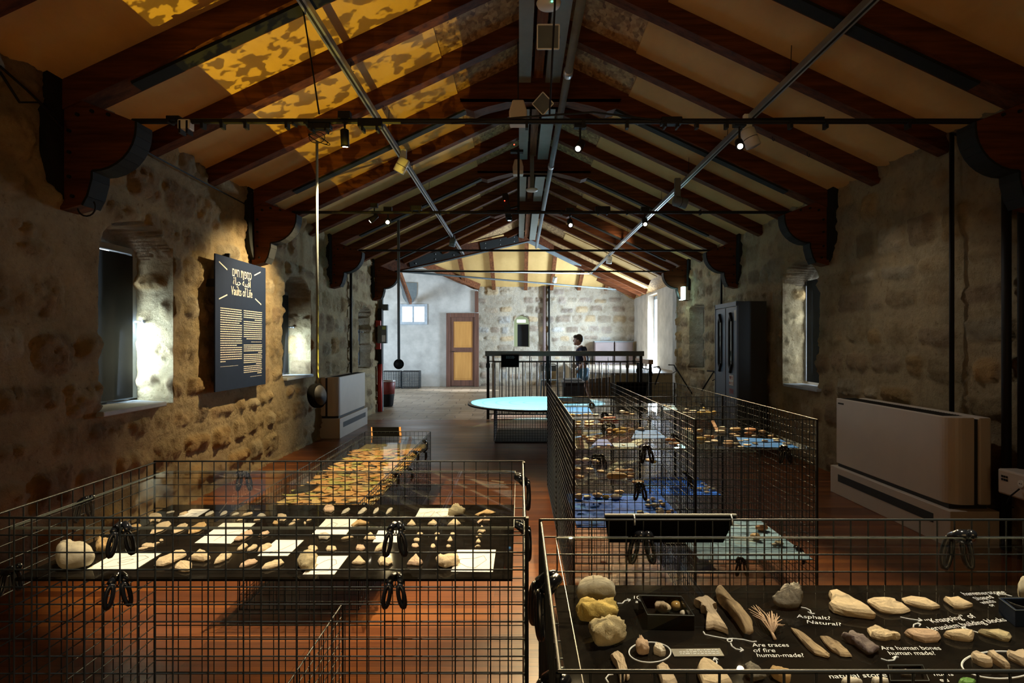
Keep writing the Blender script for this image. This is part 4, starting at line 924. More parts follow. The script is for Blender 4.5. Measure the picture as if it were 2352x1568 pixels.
b = MB(); b.tube([(2.47, 10.72, .92), (2.58, 10.75, .93), (2.61, 10.76, .88), (2.50, 10.72, .60)], .013, 8); b.build('handrail_bracket', M['black'], None, True, 'bent black grab bar beside the short side railing', 'grab bar')
# black notice hung on the front railing
a, c = pD(1151, 814, RD - .08), pD(1192, 843, RD - .08)
r = empty('railing_notice', ((a.x + c.x) / 2, RD - .08, c.z), 'small black notice board hung on the front railing', 'sign')
b = MB(); b.bb((a.x, RD - .085, c.z), (c.x, RD - .075, a.z)); b.build('board', M['matte'], r)
b = MB(); rnd = random.Random(5)
for k in range(3):
    x = a.x + .09
    while x < c.x - .09: w_ = rnd.uniform(.01, .035); b.bb((x, RD - .0862, a.z - .035 - k * .016), (x + w_, RD - .0852, a.z - .029 - k * .016)); x += w_ + .007
b.build('small_print', M['bluegrey'], r)
b = MB(); b.tube([(a.x + .07, RD - .08, c.z), (a.x + .075, RD - .09, c.z - .02), (a.x + .09, RD - .08, c.z)], .005, 6); b.build('hook', M['alu'], r)
# lit strip of floor by the front railing, its brightness put into a pale colour
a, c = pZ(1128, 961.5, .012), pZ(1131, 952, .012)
b = MB(); b.bb((a.x, a.y, 0), (1.9, c.y + .15, .012)); b.build('lit_floor_strip', plain('lit_strip_pale', (.80, .62, .52), .7, 0, .12, 12), None, label='strip of lit floor in pale colour at the foot of the front railing', kind='structure')
spot('floor_strip_fill', (.5, 10.9, 2.6), (.5, 10.9, 0), 75, 110, (1, .86, .8), .3)  # added spot without a lamp body, brightens the pale strip

# wire baskets, bin, box and chair in the far bay
def wire_basket(x0, x1, y0, y1, z1, label):
    r = empty('wire_basket', ((x0 + x1) / 2, (y0 + y1) / 2, 0), label, 'wire basket', 'wire baskets by the plaster wall')
    b = MB(); n = 10
    for k in range(n + 1):
        x = x0 + (x1 - x0) * k / n; z = .01 + (z1 - .01) * k / n
        for y in (y0, y1): b.cyl((x, y, .01), (x, y, z1), .006, 5); b.cyl((x0, y, z), (x1, y, z), .006, 5)
    for k in range(6):
        y = y0 + (y1 - y0) * k / 5
        for x in (x0, x1): b.cyl((x, y, .01), (x, y, z1), .006, 5)
    b.build('mesh_sides', M['wire'], r)
    b = MB()
    for z in (.01, z1): b.tube([(x0, y0, z), (x1, y0, z), (x1, y1, z), (x0, y1, z)], .012, 6, closed=True)
    b.build('rim', M['black'], r)
for px0, px1, pz, lab in ((876, 916, 853, 'wire basket half behind the dark red bin'), (921, 961, 853, 'wire basket standing by itself against the plaster wall')):
    D = 17.5; a, c = pD(px0, pz, D), pD(px1, pz, D); wire_basket(a.x, c.x, D, D + .45, a.z, lab)
D = 12.6
r = empty('waste_bin', (pD(888, 900, D).x, D, 0), 'dark red and black waste bin with a metal rim beside the steel column', 'bin')
cx_ = WL[r.name].x
b = MB(); b.lathe((cx_, D, 0), [(.125, 0), (.14, .02), (.165, .26), (.168, .27)], 24); b.build('lower_body', M['black'], r, True)
b = MB(); b.lathe((cx_, D, 0), [(.168, .27), (.185, .52), (.17, .54), (.15, .50)], 24); b.build('upper_body', M['darkred'], r, True)
b = MB(); b.tube([(cx_ + .187 * math.cos(k / 20 * 2 * PI), D + .187 * math.sin(k / 20 * 2 * PI), .545) for k in range(20)], .01, 6, closed=True); b.build('metal_rim', M['alu'], r, True)
D = 11.55
a, c = pD(1294, 873, D), pD(1342, 905, D)
r = empty('storage_crate', ((a.x + c.x) / 2, D, 0), 'black storage crate with a grey lid behind the railing', 'crate')
b = MB(); b.prism([(a.x + .02, 0), (c.x - .02, 0), (c.x, a.z - .06), (a.x, a.z - .06)], D, D + .45, 'y'); b.build('body', M['black'], r)
b = MB(); b.bb((a.x - .02, D - .02, a.z - .06), (c.x + .02, D + .47, a.z - .02)); b.bb((a.x + .02, D + .02, a.z - .02), (c.x - .04, D + .43, a.z + .02)); b.build('lid', M['bluegrey'], r, bevel=.01)
# folding chair
D = 14.2
r = empty('metal_chair', pD(1262, 900, D).to_3d() * 1, 'grey metal chair behind the railing near the far wall', 'chair')
c = pD(1262, 900, D); c.z = 0; r.location = c; WL[r.name] = c.copy()
b = MB(); b.box((c.x, D, .46), (.42, .40, .025)); b.build('seat', M['bluegrey'], r, bevel=.01)
b = MB(); b.tube([(c.x - .2, D + .2, .46), (c.x - .2, D + .26, .80), (c.x - .15, D + .27, .84), (c.x + .15, D + .27, .84), (c.x + .2, D + .26, .80), (c.x + .2, D + .2, .46)], .012, 8); b.box((c.x, D + .262, .74), (.36, .02, .14)); b.build('backrest', M['bluegrey'], r)
for sx in (-1, 1):
    for sy in (-1, 1):
        b = MB(); b.tube([(c.x + sx * .19, D + sy * .18, .45), (c.x + sx * .22, D + sy * .24, 0)], .012, 8); b.build('leg', M['bluegrey'], r)
# brown ramp-like bench behind the crate
b = MB(); b.prism([(1.05, 0), (2.0, 0), (2.0, .62), (1.55, .58), (1.25, .36)], 12.75, 12.93, 'y'); b.build('bench_side', plain('brown_bench', (.20, .12, .06), .7), None, label='brown curved bench side in front of the platform', cat='bench')

# person
P0 = Vector(((1338 - CX) / F * 12.75, 12.55, 0))
P0.x = 1.37
pr = empty('person', P0, 'person in navy T-shirt and light blue shorts walking behind the railing', 'person')
def skin_body(name, verts, edges, radii, mat, root, sub=2):
    me = bpy.data.meshes.new(name); me.from_pydata([Vector(v) for v in verts], edges, []); o = bpy.data.objects.new(name, me); COL.objects.link(o); o.parent = pr; WL[o.name] = P0.copy()
    o.modifiers.new('s', 'SKIN'); sv = me.skin_vertices[0].data
    for i, rr in enumerate(radii): sv[i].radius = rr if isinstance(rr, tuple) else (rr, rr)
    for d in sv: d.use_root = False
    sv[root].use_root = True
    o.modifiers.new('u', 'SUBSURF').levels = sub; o.modifiers['u'].render_levels = sub
    dg = bpy.context.evaluated_depsgraph_get(); dg.update(); m2 = bpy.data.meshes.new_from_object(o.evaluated_get(dg)); o.modifiers.clear(); o.data = m2
    m2.polygons.foreach_set('use_smooth', [True] * len(m2.polygons)); m2.materials.clear(); m2.materials.append(mat); return o
# facing -x (left); y is across the shoulders; standing 1.56 m
vb = [(0, 0, .82), (-.01, 0, .98), (-.03, 0, 1.14), (-.045, 0, 1.24), (-.07, 0, 1.31),            # pelvis, waist, chest, shoulders, neck
      (-.02, -.15, 1.22), (.04, -.20, 1.00), (-.08, -.17, .84), (-.11, -.16, .79),                  # right arm (near side)
      (-.05, .15, 1.22), (.02, .20, 1.00), (-.12, .18, .87), (-.15, .17, .82),
      (.0, -.085, .76), (-.09, -.09, .45), (-.12, -.09, .08), (-.22, -.09, .035),
      (.0, .085, .76), (.09, .09, .45), (.20, .09, .10), (.12, .09, .035)]
eb = [(0, 1), (1, 2), (2, 3), (3, 4), (3, 5), (5, 6), (6, 7), (7, 8), (3, 9), (9, 10), (10, 11), (11, 12), (0, 13), (13, 14), (14, 15), (15, 16), (0, 17), (17, 18), (18, 19), (19, 20)]
rb = [(.12, .10), (.095, .12), (.10, .14), (.07, .09), .05, .047, .038, .028, .026, .047, .038, .028, .026, .082, .056, .036, .03, .082, .056, .036, .03]
skin_body('body', vb, eb, rb, M['skin'], 0)
vs_ = [(0, 0, .84), (-.01, 0, .98), (-.03, 0, 1.14), (-.045, 0, 1.245), (-.02, -.155, 1.225), (.025, -.19, 1.08), (-.05, .155, 1.225), (.0, .19, 1.08)]
skin_body('t_shirt', vs_, [(0, 1), (1, 2), (2, 3), (3, 4), (4, 5), (3, 6), (6, 7)], [(.135, .14), (.12, .145), (.125, .165), (.08, .11), .062, .058, .062, .058], M['navycloth'], 0)
skin_body('shorts', [(0, 0, .87), (0, 0, .80), (-.03, -.09, .68), (-.07, -.10, .52), (.03, .09, .68), (.07, .10, .52)], [(0, 1), (1, 2), (2, 3), (1, 4), (4, 5)], [(.14, .15), (.13, .14), .10, .088, .10, .088], M['bluecloth'], 1)
hc = P0 + Vector((-.10, 0, 1.425))
b = MB(); b.ball(hc, (.092, .076, .115), 20, 14); b.ball(hc + Vector((-.095, 0, -.015)), (.018, .013, .02), 8, 6)
for s in (-1, 1): b.ball(hc + Vector((.0, s * .076, -.01)), (.02, .012, .028), 8, 6)
b.ball(hc + Vector((-.06, 0, -.075)), (.035, .05, .035), 10, 8); b.build('head', M['skin'], pr, True)
b = MB(); 
for s in (-1, 1): b.ball(hc + Vector((-.083, s * .03, .01)), .009, 8, 6)
b.build('eyes', M['black'], pr, True)
b = MB(); b.ball(hc + Vector((-.088, 0, -.055)), (.008, .024, .006), 8, 6); b.build('mouth', plain('lips', (.35, .12, .1), .5), pr, True)
b = MB(); b.ball(hc + Vector((.02, 0, .03)), (.095, .086, .105), 18, 12); b.ball(hc + Vector((-.045, 0, .072)), (.058, .07, .045), 12, 8); b.build('hair', M['hair'], pr, True)
for side, base, dirn in ((-1, Vector((-.11, -.16, .79)), Vector((-.6, 0, -.8))), (1, Vector((-.15, .17, .82)), Vector((-.6, 0, -.8)))):
    dirn.normalize(); across = Vector((0, 1, 0)); b = MB(); q = P0 + base
    b.tube([q, q + dirn * .035, q + dirn * .075], [.020, .028, .024], 10)
    for k in range(4):
        o_ = across * (k - 1.5) * .014; L4 = (.050, .060, .056, .045)[k]
        b.tube([q + dirn * .07 + o_, q + dirn * (.07 + L4 * .55) + o_ * 1.1, q + dirn * (.07 + L4 * .9) + o_ * 1.05 + Vector((.012, 0, -.008))], [.008, .0075, .005], 6)
    b.tube([q + dirn * .03 - across * .02 * side, q + dirn * .055 - across * .038 * side, q + dirn * .08 - across * .035 * side], [.009, .008, .006], 6)
    b.build('hand', M['skin'], pr, True)
for side, q in ((-1, Vector((-.12, -.09, .0))), (1, Vector((.20, .09, .0)))):
    b = MB(); c = P0 + q; b.ball(c + Vector((-.055, 0, .045)), (.125, .045, .045), 14, 8); b.build('shoe', M['black'], pr, True)

# ================================================================ WIRE DISPLAY CASES
CELL = .0375
def panel(parent, p0, p1, z0, z1, r=.0016, cell=CELL, post=.003, name='wire_panel', mat='wire'):
    """one gridwall panel between two plan points"""
    p0 = Vector((p0[0], p0[1], 0)); p1 = Vector((p1[0], p1[1], 0)); L = (p1 - p0).length; t = (p1 - p0) / L; nrm = Vector((-t.y, t.x, 0))
    n = max(1, round(L / cell)); m = int(round((z1 - z0) / cell)); b = MB()
    def rod(a, c, rr, k):
        # square-ish rods are enough at this gauge
        b.tube([a, c], rr, k, cap=False)
    for k in range(n + 1):
        q = p0 + t * (L * k / n); e = k in (0, n); rod(q + Vector((0, 0, z0)), q + Vector((0, 0, z1)), post if e else r, 6)
    for k in range(m + 1):
        z = z1 - (z1 - z0) * k / m; rod(p0 + nrm * (r * 1.6) + Vector((0, 0, z)), p1 + nrm * (r * 1.6) + Vector((0, 0, z)), post * .85 if k in (0, m) else r, 6)
    return b.build(name, M[mat], parent, True)
def sheet(parent, name, x0, x1, y0, y1, z, th=.004):
    """clear sheet with slightly frosted cut edges"""
    b = MB(); b.bb((x0, y0, z - th), (x1, y1, z)); o = b.build(name, M['glass'], parent)
    b = MB(); e = .0022
    b.bb((x0 - .0005, y0 - .0012, z - th), (x1 + .0005, y0 - .0002, z)); b.bb((x0, y1 + .0002, z - th * .5), (x1, y1 + .0012, z))
    b.bb((x0 - .0014, y0, z - th * .6), (x0 - .0004, y1, z)); b.bb((x1 + .0004, y0, z - th * .6), (x1 + .0014, y1, z)); b.build('cut_edge', M['glassedge'], o)
    return o

# --- spring clamp used everywhere on the cases
def make_clamp():
    r = empty('spring_clamp', (0, 0, 0), 'x', 'clamp')
    for s in (-1, 1):
        b = MB()
        # jaw with a pad, then a looped handle bending down and out
        b.tube([(s * .004, .010, .012), (s * .010, .0, .008), (s * .016, -.012, -.002)], [.0075, .009, .009], 10)
        b.build('jaw', M['blackplastic'], r, True)
        b = MB(); pts = []
        for k in range(15):
            a = k / 15 * 2 * PI; u = math.cos(a) * .0115; v = math.sin(a) * .028
            pts.append((s * .013 + u * .62 + s * (.5 - v / .056) * .010, -.018 - abs(u) * .2, -.030 + v))
        b.tube(pts, .0052, 8, closed=True); b.build('handle', M['blackplastic'], r, True)
    b = MB(); b.tube([(-.014 + k * .00095, -.008 + .006 * math.cos(k * .9), -.004 + .006 * math.sin(k * .9)) for k in range(30)], .0012, 5); b.build('spring', M['steel'], r, True)
    return r
CL = make_clamp(); used = [False]
def clamp(x, y, z, rz, label, sc=.88, rx=0.0, group='spring clamps on the display cases'):
    if not used[0]: o = CL; used[0] = True
    else: o = copy_tree(CL)
    o.location = (x, y, z); o.rotation_euler = (rx, 0, rz); o.scale = (sc,) * 3
    o['label'] = label; o['group'] = group; o['category'] = 'clamp'; return o

# --- A: low-left front case
AX0, AX1, AY0, AY1, AZ = -1.165, .015, 1.258, 1.865, .992
r = A = empty('wire_display_case', ((AX0 + AX1) / 2, (AY0 + AY1) / 2, 0), 'black wire-grid display case by the left wall with flints and white drawings', 'display case')
panel(r, (AX0, AY0), (AX1, AY0), .02, AZ); panel(r, (AX1, AY0), (AX1, AY1), .02, AZ - .004); panel(r, (AX1, AY1), (AX0, AY1), .02, AZ); panel(r, (AX0, AY1), (AX0, AY0), .02, AZ - .004)
panel(r, (-.56, AY0 + .01), (-.56, AY1 - .01), .02, .54)
sheet(r, 'cover_sheet', -1.118, -.012, 1.285, 1.845, .965, .0055)
b = MB(); b.bb((-1.10, 1.268, .852), (-.014, 1.850, .857)); b.build('tray', M['tray'], r)
TZ = .857
b = MB(); b.bb((AX1 - .004, AY1 - .02, .02), (AX1 + .004, AY1 - .004, AZ)); b.build('corner_post', M['black'], r); b = MB(); b.bb((AX1 - .0, AY0 + .0, .02), (AX1 + .006, AY0 + .014, AZ)); b.build('corner_post', M['black'], r)
clamp(-.868, 1.275, .962, 0.5, 'glossy clamp at the cover sheet above the drawing of a long flint'); clamp(-.872, 1.272, .852, 0.5, 'glossy clamp hanging under the tray edge below the biggest drawing')
clamp(-.268, 1.275, .962, 0.05, 'clamp on the front of the cover sheet of the flint case, near its right end'); clamp(-.268, 1.270, .852, 0.0, 'clamp hanging from the tray front near the right end of the flint case')
clamp(AX1 - .012, 1.72, .962, PI / 2, 'clamp at the right side of the flint case, rear one on the cover sheet', 1.25); clamp(AX1 - .012, 1.60, .86, PI / 2, 'clamp at the right side of the flint case, at tray height', 1.25)
clamp(-1.13, 1.53, .955, -1.9, 'clamp on the left side of the flint case'); clamp(-.88, 1.85, .95, PI, 'clamp at the back of the flint case under the mirrored title'); clamp(AX0 + .04, 1.30, .862, -1.9, 'clamp behind the big boulder at the left of the tray')

# --- E: front right case
EX0, EX1, EY0, EY1, EZ = .045, 1.235, .672, 1.256, .99
E_ = r = empty('wire_display_case', ((EX0 + EX1) / 2, (EY0 + EY1) / 2, 0), 'black wire-grid display case nearest on the right with bones, stones and white handwriting', 'display case')
panel(r, (EX0, EY0), (EX1, EY0), .02, EZ); panel(r, (EX1, EY0), (EX1, EY1), .02, EZ - .004); panel(r, (EX1, EY1), (EX0, EY1), .02, EZ); panel(r, (EX0, EY1), (EX0, EY0), .02, EZ - .004)
sheet(r, 'cover_sheet', .078, 1.20, .69, 1.222, .962, .005)
b = MB(); b.bb((.072, .69, .852), (1.215, 1.235, .857)); b.build('tray', M['tray'], r)
clamp(.055, 1.02, .945, -PI / 2 + .2, 'big clamp on the left side of the handwriting case', 1.3); clamp(.058, .86, .865, -PI / 2 + .2, 'lower clamp on the left side of the handwriting case', 1.2)
clamp(.945, 1.235, .955, PI, 'clamp at the back of the handwriting case near its right end', 1.2); clamp(.265, 1.237, .955, PI, 'faint clamp at the back left of the handwriting case', 1.0)
# black notice board clipped to its back rim
r = empty('case_notice', (.325, 1.27, .925), 'black notice board clipped over the back rim of the nearest case', 'sign')
b = MB(); p = [(.186, 1.262, .997), (.470, 1.262, .997), (.455, 1.30, .925), (.200, 1.30, .925)]
q = [(x, y + .006, z) for x, y, z in p]; b.add(p + q, [(0, 1, 2, 3), (7, 6, 5, 4), (0, 4, 5, 1), (1, 5, 6, 2), (2, 6, 7, 3), (3, 7, 4, 0)]); b.build('board', M['matte'], r)
b = MB(); b.bar((.186, 1.262, .998), (.470, 1.262, .998), .007, .0035); b.build('top_edge', M['bluegrey'], r)
for x in (.248, .462 - .005): b = MB(); b.tube([(x, 1.258, .999), (x, 1.250, .992), (x, 1.248, .980)], .002, 8); b.build('clip', M['alu'], r, True)

# --- B: long low case with the camouflage scraps
BX0, BX1, BY0, BY1, BZ = -1.413, -.810, 2.95, 5.35, .556
r = Bc = empty('wire_display_case', ((BX0 + BX1) / 2, (BY0 + BY1) / 2, 0), 'long low wire-grid case covered with brown and green leaf-like scraps', 'display case')
ym = (BY0 + BY1) / 2
panel(r, (BX0, BY0), (BX1, BY0), .02, BZ); panel(r, (BX1, BY1), (BX0, BY1), .02, BZ)
for y0, y1 in ((BY0, ym), (ym, BY1)): panel(r, (BX1, y0), (BX1, y1), .02, BZ); panel(r, (BX0, y1), (BX0, y0), .02, BZ)
sheet(r, 'cover_sheet', BX0 + .02, BX1 - .02, BY0 + .04, BY1 - .06, .520, .005)
b = MB(); b.bb((BX0 + .02, BY0 + .02, .440), (BX1 - .02, BY1 - .03, .446)); b.build('display_board', M['leafbase'], r)
for (x, y, z, rz, l) in ((BX1 - .01, 5.05, .51, PI / 2, 'rearmost'), (BX1 - .01, 4.60, .50, PI / 2, 'second from the back'), (BX1 - .01, 3.85, .50, PI / 2, 'middle'), (BX1 - .01, 3.10, .50, PI / 2, 'nearest'), (BX1 - .01, 5.0, .44, PI / 2, 'lowest rear'), (BX1 - .01, 4.35, .42, PI / 2, 'lower middle')):
    clamp(x, y, z, rz, l + ' clamp on the right side of the long scrap case', 1.15)
r = empty('case_notice', (-1.24, 5.37, .55), 'small black notice board at the far end of the long scrap case', 'sign')
b = MB(); p = [(-1.355, 5.39, .592), (-1.09, 5.39, .592), (-1.075, 5.33, .520), (-1.335, 5.33, .520)]
q = [(x, y + .008, z - .006) for x, y, z in p]; b.add(p + q, [(0, 1, 2, 3), (7, 6, 5, 4), (0, 4, 5, 1), (1, 5, 6, 2), (2, 6, 7, 3), (3, 7, 4, 0)]); b.build('board', M['matte'], r)
b = MB(); b.bar((-1.362, 5.388, .591), (-1.342, 5.328, .519), .012, .004); b.bar((-1.10, 5.388, .593), (-1.082, 5.328, .522), .018, .004); b.build('orange_reflection', M['doorpanel'], r)  # orange side reflection of the board, put in as coloured bars
# the scraps: six curved shapes, copied
rnd = random.Random(21)
def scrap_proto(i, mat):
    n = 12; pts = []
    bend = rnd.uniform(-.5, .5); el = rnd.uniform(.50, .80)
    for k in range(n):
        a = 2 * PI * k / n; rr = 1 + rnd.uniform(-.16, .16); x = math.cos(a) * rr; y = math.sin(a) * rr * el + bend * (x * x - .4)
        if abs(math.cos(a)) > .9: x *= 1.25
        pts.append((x * .034, y * .034))
    b = MB(); vs = []; fs = []
    for (sc, z) in ((.94, 0), (1, .0025), (.97, .0055)):
        for x, y in pts: vs.append((x * sc, y * sc, z + .25 * abs(x) * .35))
    fs += [tuple(range(n))[::-1], tuple(range(2 * n, 3 * n))]
    for l in range(2):
        for k in range(n): fs.append((l * n + k, l * n + (k + 1) % n, (l + 1) * n + (k + 1) % n, (l + 1) * n + k))
    b.add(vs, fs); return b.build('leaf_scrap', M[mat], None, loc=(0, 0, 0))
names = [('leaf1', 'orange-brown'), ('leaf2', 'olive green'), ('leaf3', 'pale tan')]
protos = [(scrap_proto(i, m), lab) for i in range(4) for m, lab in names]
nx, ny = 8, 35; c = 0; first = set()
for j in range(ny):
    for i in range(nx):
        x = BX0 + .055 + (BX1 - BX0 - .11) * (i + .5 * (j % 2) * .9) / (nx - .55) + rnd.uniform(-.012, .012)
        y = BY0 + .06 + (BY1 - BY0 - .42) * j / (ny - 1) + rnd.uniform(-.016, .016)
        k = rnd.randrange(12)
        if rnd.random() < .35: k = (k // 3) * 3
        src, lab = protos[k]
        if k in first: o = src.copy(); COL.objects.link(o)
        else: o = src; first.add(k)
        o.location = (x, y, .447 + rnd.choice((0, .005, .010)))
        o.rotation_euler = (rnd.uniform(-.12, .12), rnd.uniform(-.12, .12), rnd.uniform(-.7, .7) + (PI if rnd.random() < .5 else 0)); s = rnd.uniform(.8, 1.45); o.scale = (s, s, 1)
        o['label'] = '%s curved leaf scrap, %s from left in the %s row from the near end' % (lab, ORD[i], ORD[j]); o['category'] = 'scrap'; o['group'] = lab + ' leaf scraps in the long low case'
for k in range(12):
    if k not in first: bpy.data.objects.remove(protos[k][0])

# --- C: big case in eight compartments
CX0, CX1 = .272, 1.474; CM = .873; CYS = (2.885, 3.56, 4.22, 4.88, 5.53); CZ = .990
r = Cc = empty('wire_display_case', (CM, 4.2, 0), 'large compartmented wire-grid case with painted blue sheets and pebbles on clear shelves', 'display case')
for a, c in ((CX0, CM), (CM, CX1)): panel(r, (a, CYS[0]), (c, CYS[0]), .02, CZ); panel(r, (a, CYS[4]), (c, CYS[4]), .02, CZ)
for a, c in ((CYS[0], CYS[2]), (CYS[2], CYS[4])): panel(r, (CX0, a), (CX0, c), .02, CZ); panel(r, (CX1, c), (CX1, a), .02, CZ); panel(r, (CM + .003, a), (CM + .003, c), .02, CZ)
for y in (CYS[1], CYS[2]):
    panel(r, (CX0 + .004, y), (CM - .002, y), .02, CZ - .01); panel(r, (CM + .006, y), (CX1 - .004, y), .02, CZ - .01)
for x in (CX0, CM, CX1):
    for y in (CYS[0], CYS[2], CYS[4]): b = MB(); b.bb((x - .005, y - .003, .02), (x + .005, y + .009, CZ)); b.build('corner_post', M['black'], r)
SH = {}
def shelf(key, x0, x1, y0, y1, z): SH[key] = (z, sheet(r, 'shelf', x0, x1, y0, y1, z, .0055))
shelf('S1', .292, .845, 2.92, 3.55, .842); shelf('S2', .292, .835, 2.925, 3.55, .657)
shelf('S4', .907, 1.468, 2.905, 3.55, .842); shelf('S8', .292, .85, 3.60, 4.20, .842)
shelf('S6', .292, .86, 4.25, 4.86, .842); shelf('S7', .292, .87, 4.92, 5.52, .842)
shelf('S9', .90, 1.465, 4.25, 4.86, .842); shelf('S10', .90, 1.465, 4.92, 5.50, .80); shelf('S12', .90, 1.465, 3.60, 4.2, .70)
def board(key, x0, x1, y0, y1, z, mat, lab):
    b = MB(); b.bb((x0, y0, z - .006), (x1, y1, z)); o = b.build('painted_sheet', M[mat], r, label=lab); SH[key] = (z, o)
board('S3', .290, .855, 2.915, 3.55, .452, 'blue', 'deep blue painted sheet'); board('S5', .90, 1.468, 2.915, 3.54, .290, 'skyblue', 'pale blue painted sheet'); board('S11', .90, 1.47, 4.24, 4.80, .265, 'blue', 'deep blue painted sheet at the bottom')
b = MB(); b.bb((.90, 3.60, .12), (1.20, 4.1, .13)); b.build('black_tray', M['black'], r)  # flat dark panel low in the second right compartment
def quad_sheet(pts, z, mat, lab):
    P = [pZ(x, y, z + .0015) for x, y in pts]; c = sum(P, Vector()) / 4; b = MB(); n = len(P)
    b.add([(p.x, p.y, z + .0005) for p in P] + [(p.x, p.y, z + .002) for p in P], [tuple(range(n))[::-1], tuple(range(n, 2 * n))] + [(i, (i + 1) % n, n + (i + 1) % n, n + i) for i in range(n)])
    return b.build('painted_card', M[mat], None, label=lab, cat='painted card', group='painted blue cards on the clear shelves')
def c1(pts, ox, oy, s=7.84): return [(ox + x / s, oy + y / s) for x, y in pts]
quad_sheet(c1([(1725, 1000), (2100, 1000), (2290, 1140), (1650, 1150)], 1240, 860), .842, 'midblue', 'blue painted card at the rear right of the front left upper shelf')
quad_sheet(c1([(1050, 1165), (1210, 1165), (1310, 1275), (930, 1275)], 1240, 860), .842, 'blue', 'small dark blue card at the front of the front left upper shelf')
quad_sheet(c1([(1300, 1235), (1700, 1235), (1760, 1300), (1340, 1300)], 1240, 860), .842, 'skyblue', 'greyish blue card beside the clamp on the front left upper shelf')
quad_sheet(c1([(400, 500), (1200, 540), (1530, 690), (500, 670)], 1640, 940), .842, 'midblue', 'bright blue card on the front right upper shelf')
quad_sheet(c1([(640, 450), (900, 460), (1150, 540), (520, 560)], 1240, 860), .842 - 0, 'skyblue', 'pale card on the rearmost left shelf') if False else None
quad_sheet([(1299, 935), (1352, 935), (1362, 950), (1300, 951)], .842, 'midblue', 'turquoise card on the third left shelf')
quad_sheet([(1520, 931), (1549, 931), (1556, 941), (1524, 941)], .842, 'skyblue', 'pale turquoise card on a far right shelf')
quad_sheet([(1275, 913), (1352, 913), (1362, 926), (1290, 927)], .842, 'skyblue', 'pale blue card on the rearmost left shelf')
r = empty('case_notice', pD(1452, 895, 5.62), 'black notice board on the far rim of the large pebble case', 'sign')
a, c = pD(1416, 877, 5.56), pD(1487, 913, 5.60)
b = MB(); p = [(a.x, 5.56, a.z), (c.x, 5.56, a.z), (c.x - .02, 5.62, c.z), (a.x, 5.62, c.z)]
q = [(x, y + .008, z) for x, y, z in p]; b.add(p + q, [(0, 1, 2, 3), (7, 6, 5, 4), (0, 4, 5, 1), (1, 5, 6, 2), (2, 6, 7, 3), (3, 7, 4, 0)]); b.build('board', M['matte'], r)
for (x, y, z, rz, l) in ((.633, 2.90, .842, 0, 'clamp at the front edge of the front left upper shelf'), (.600, 2.905, .657, 0, 'clamp at the front edge of the front left middle shelf'), (1.31, 2.89, .842, 0, 'clamp at the front edge of the front right upper shelf'),
                         (.53, 3.575, .858, 0, 'left one of two clamps between the left shelves'), (.565, 3.575, .858, 0, 'right one of two clamps between the left shelves'), (.465, 3.56, .67, 0, 'left one of two clamps behind the middle shelf'), (.50, 3.56, .67, 0, 'right one of two clamps behind the middle shelf'),
                         (.62, 4.23, .85, 0, 'clamp on the third left shelf'), (.61, 4.90, .85, 0, 'clamp on the rearmost left shelf'), (CM, 3.3, .84, PI / 2, 'clamp on the middle divider of the pebble case'), (CM, 3.05, .68, PI / 2, 'lower clamp on the middle divider'),
                         (CX1, 3.25, .80, PI / 2, 'clamp on the right side of the pebble case'), (CX1, 4.7, .86, PI / 2, 'clamp far back on the right side of the pebble case'), (1.455, 3.05, .29, PI / 2, 'clamp at the pale blue bottom sheet'), (1.10, 2.90, .285, 0, 'clamp at the front of the pale blue bottom sheet')):
    clamp(x, y, z, rz, l, 1.1)

# pebbles: low rounded stones
prnd = random.Random(9)
def pebble_mesh(seed):
    rr = random.Random(seed); n, m = 14, 8; vs = []; fs = []
    ph = [rr.uniform(0, 6.28) for _ in range(4)]; am = [rr.uniform(.05, .19) for _ in range(4)]
    for j in range(1, m):
        th = PI * j / m
        for k in range(n):
            a = 2 * PI * k / n; f = 1 + am[0] * math.cos(a + ph[0]) + am[1] * math.cos(2 * a + ph[1]) + am[2] * math.cos(3 * a + ph[2]) + am[3] * math.cos(2 * th + ph[3]) * .6
            s_ = abs(math.sin(th)) ** .8
            vs.append((math.cos(a) * s_ * f, math.sin(a) * s_ * f, math.cos(th) * (1 + am[1] * math.cos(a + ph[3]))))
    vs += [(0, 0, 1), (0, 0, -1)]; t = len(vs) - 2
    for j in range(m - 2):
        for k in range(n): fs.append((j * n + k, (j + 1) * n + k, (j + 1) * n + (k + 1) % n, j * n + (k + 1) % n))
    for k in range(n): fs.append((t, k, (k + 1) % n)); fs.append((t + 1, (m - 2) * n + (k + 1) % n, (m - 2) * n + k))
    return vs, fs
PM = [pebble_mesh(100 + i) for i in range(9)]
CN = {'tan': 'tan', 'orange': 'orange-brown', 'redpebble': 'red', 'palepebble': 'whitish', 'greypebble': 'grey', 'yellow': 'yellow-ochre', 'flint_pink': 'pinkish'}
PB = {}
def pebbles(key, org, items, where, s=7.84, kind='pebble', yd=1.0):
    z = SH[key][0]
    for (x, y, w_, h_, mt) in items:
        px, py = org[0] + x / s, org[1] + y / s; pw, ph = w_ / s, h_ / s
        g = pZ(px, py + ph * .35, z); D = g.y; rx = pw / 2 / F * D
        # the apparent height is part thickness and part depth
        rz = min(ph / 2 / F * D * .95, rx * .75); ry = min(rx * prnd.uniform(.7, 1.0), max(rx * .45, ph / F * D * 2.4)) * yd
        vs, fs = PM[prnd.randrange(9)]; a = prnd.uniform(-.3, .3); ca, sa = math.cos(a), math.sin(a)
        b = MB(); b.add([(g.x + (vx * ca - vy * sa) * rx, g.y + (vx * sa + vy * ca) * ry, z + rz + .001 + vz * rz) for vx, vy, vz in vs], fs)
        o = b.build('pebble', M[mt], None, True, cat='pebble', group='pebbles on the %s' % where)
        PB.setdefault(where, []).append((g.x, g.y, o, CN.get(mt, mt), rx))
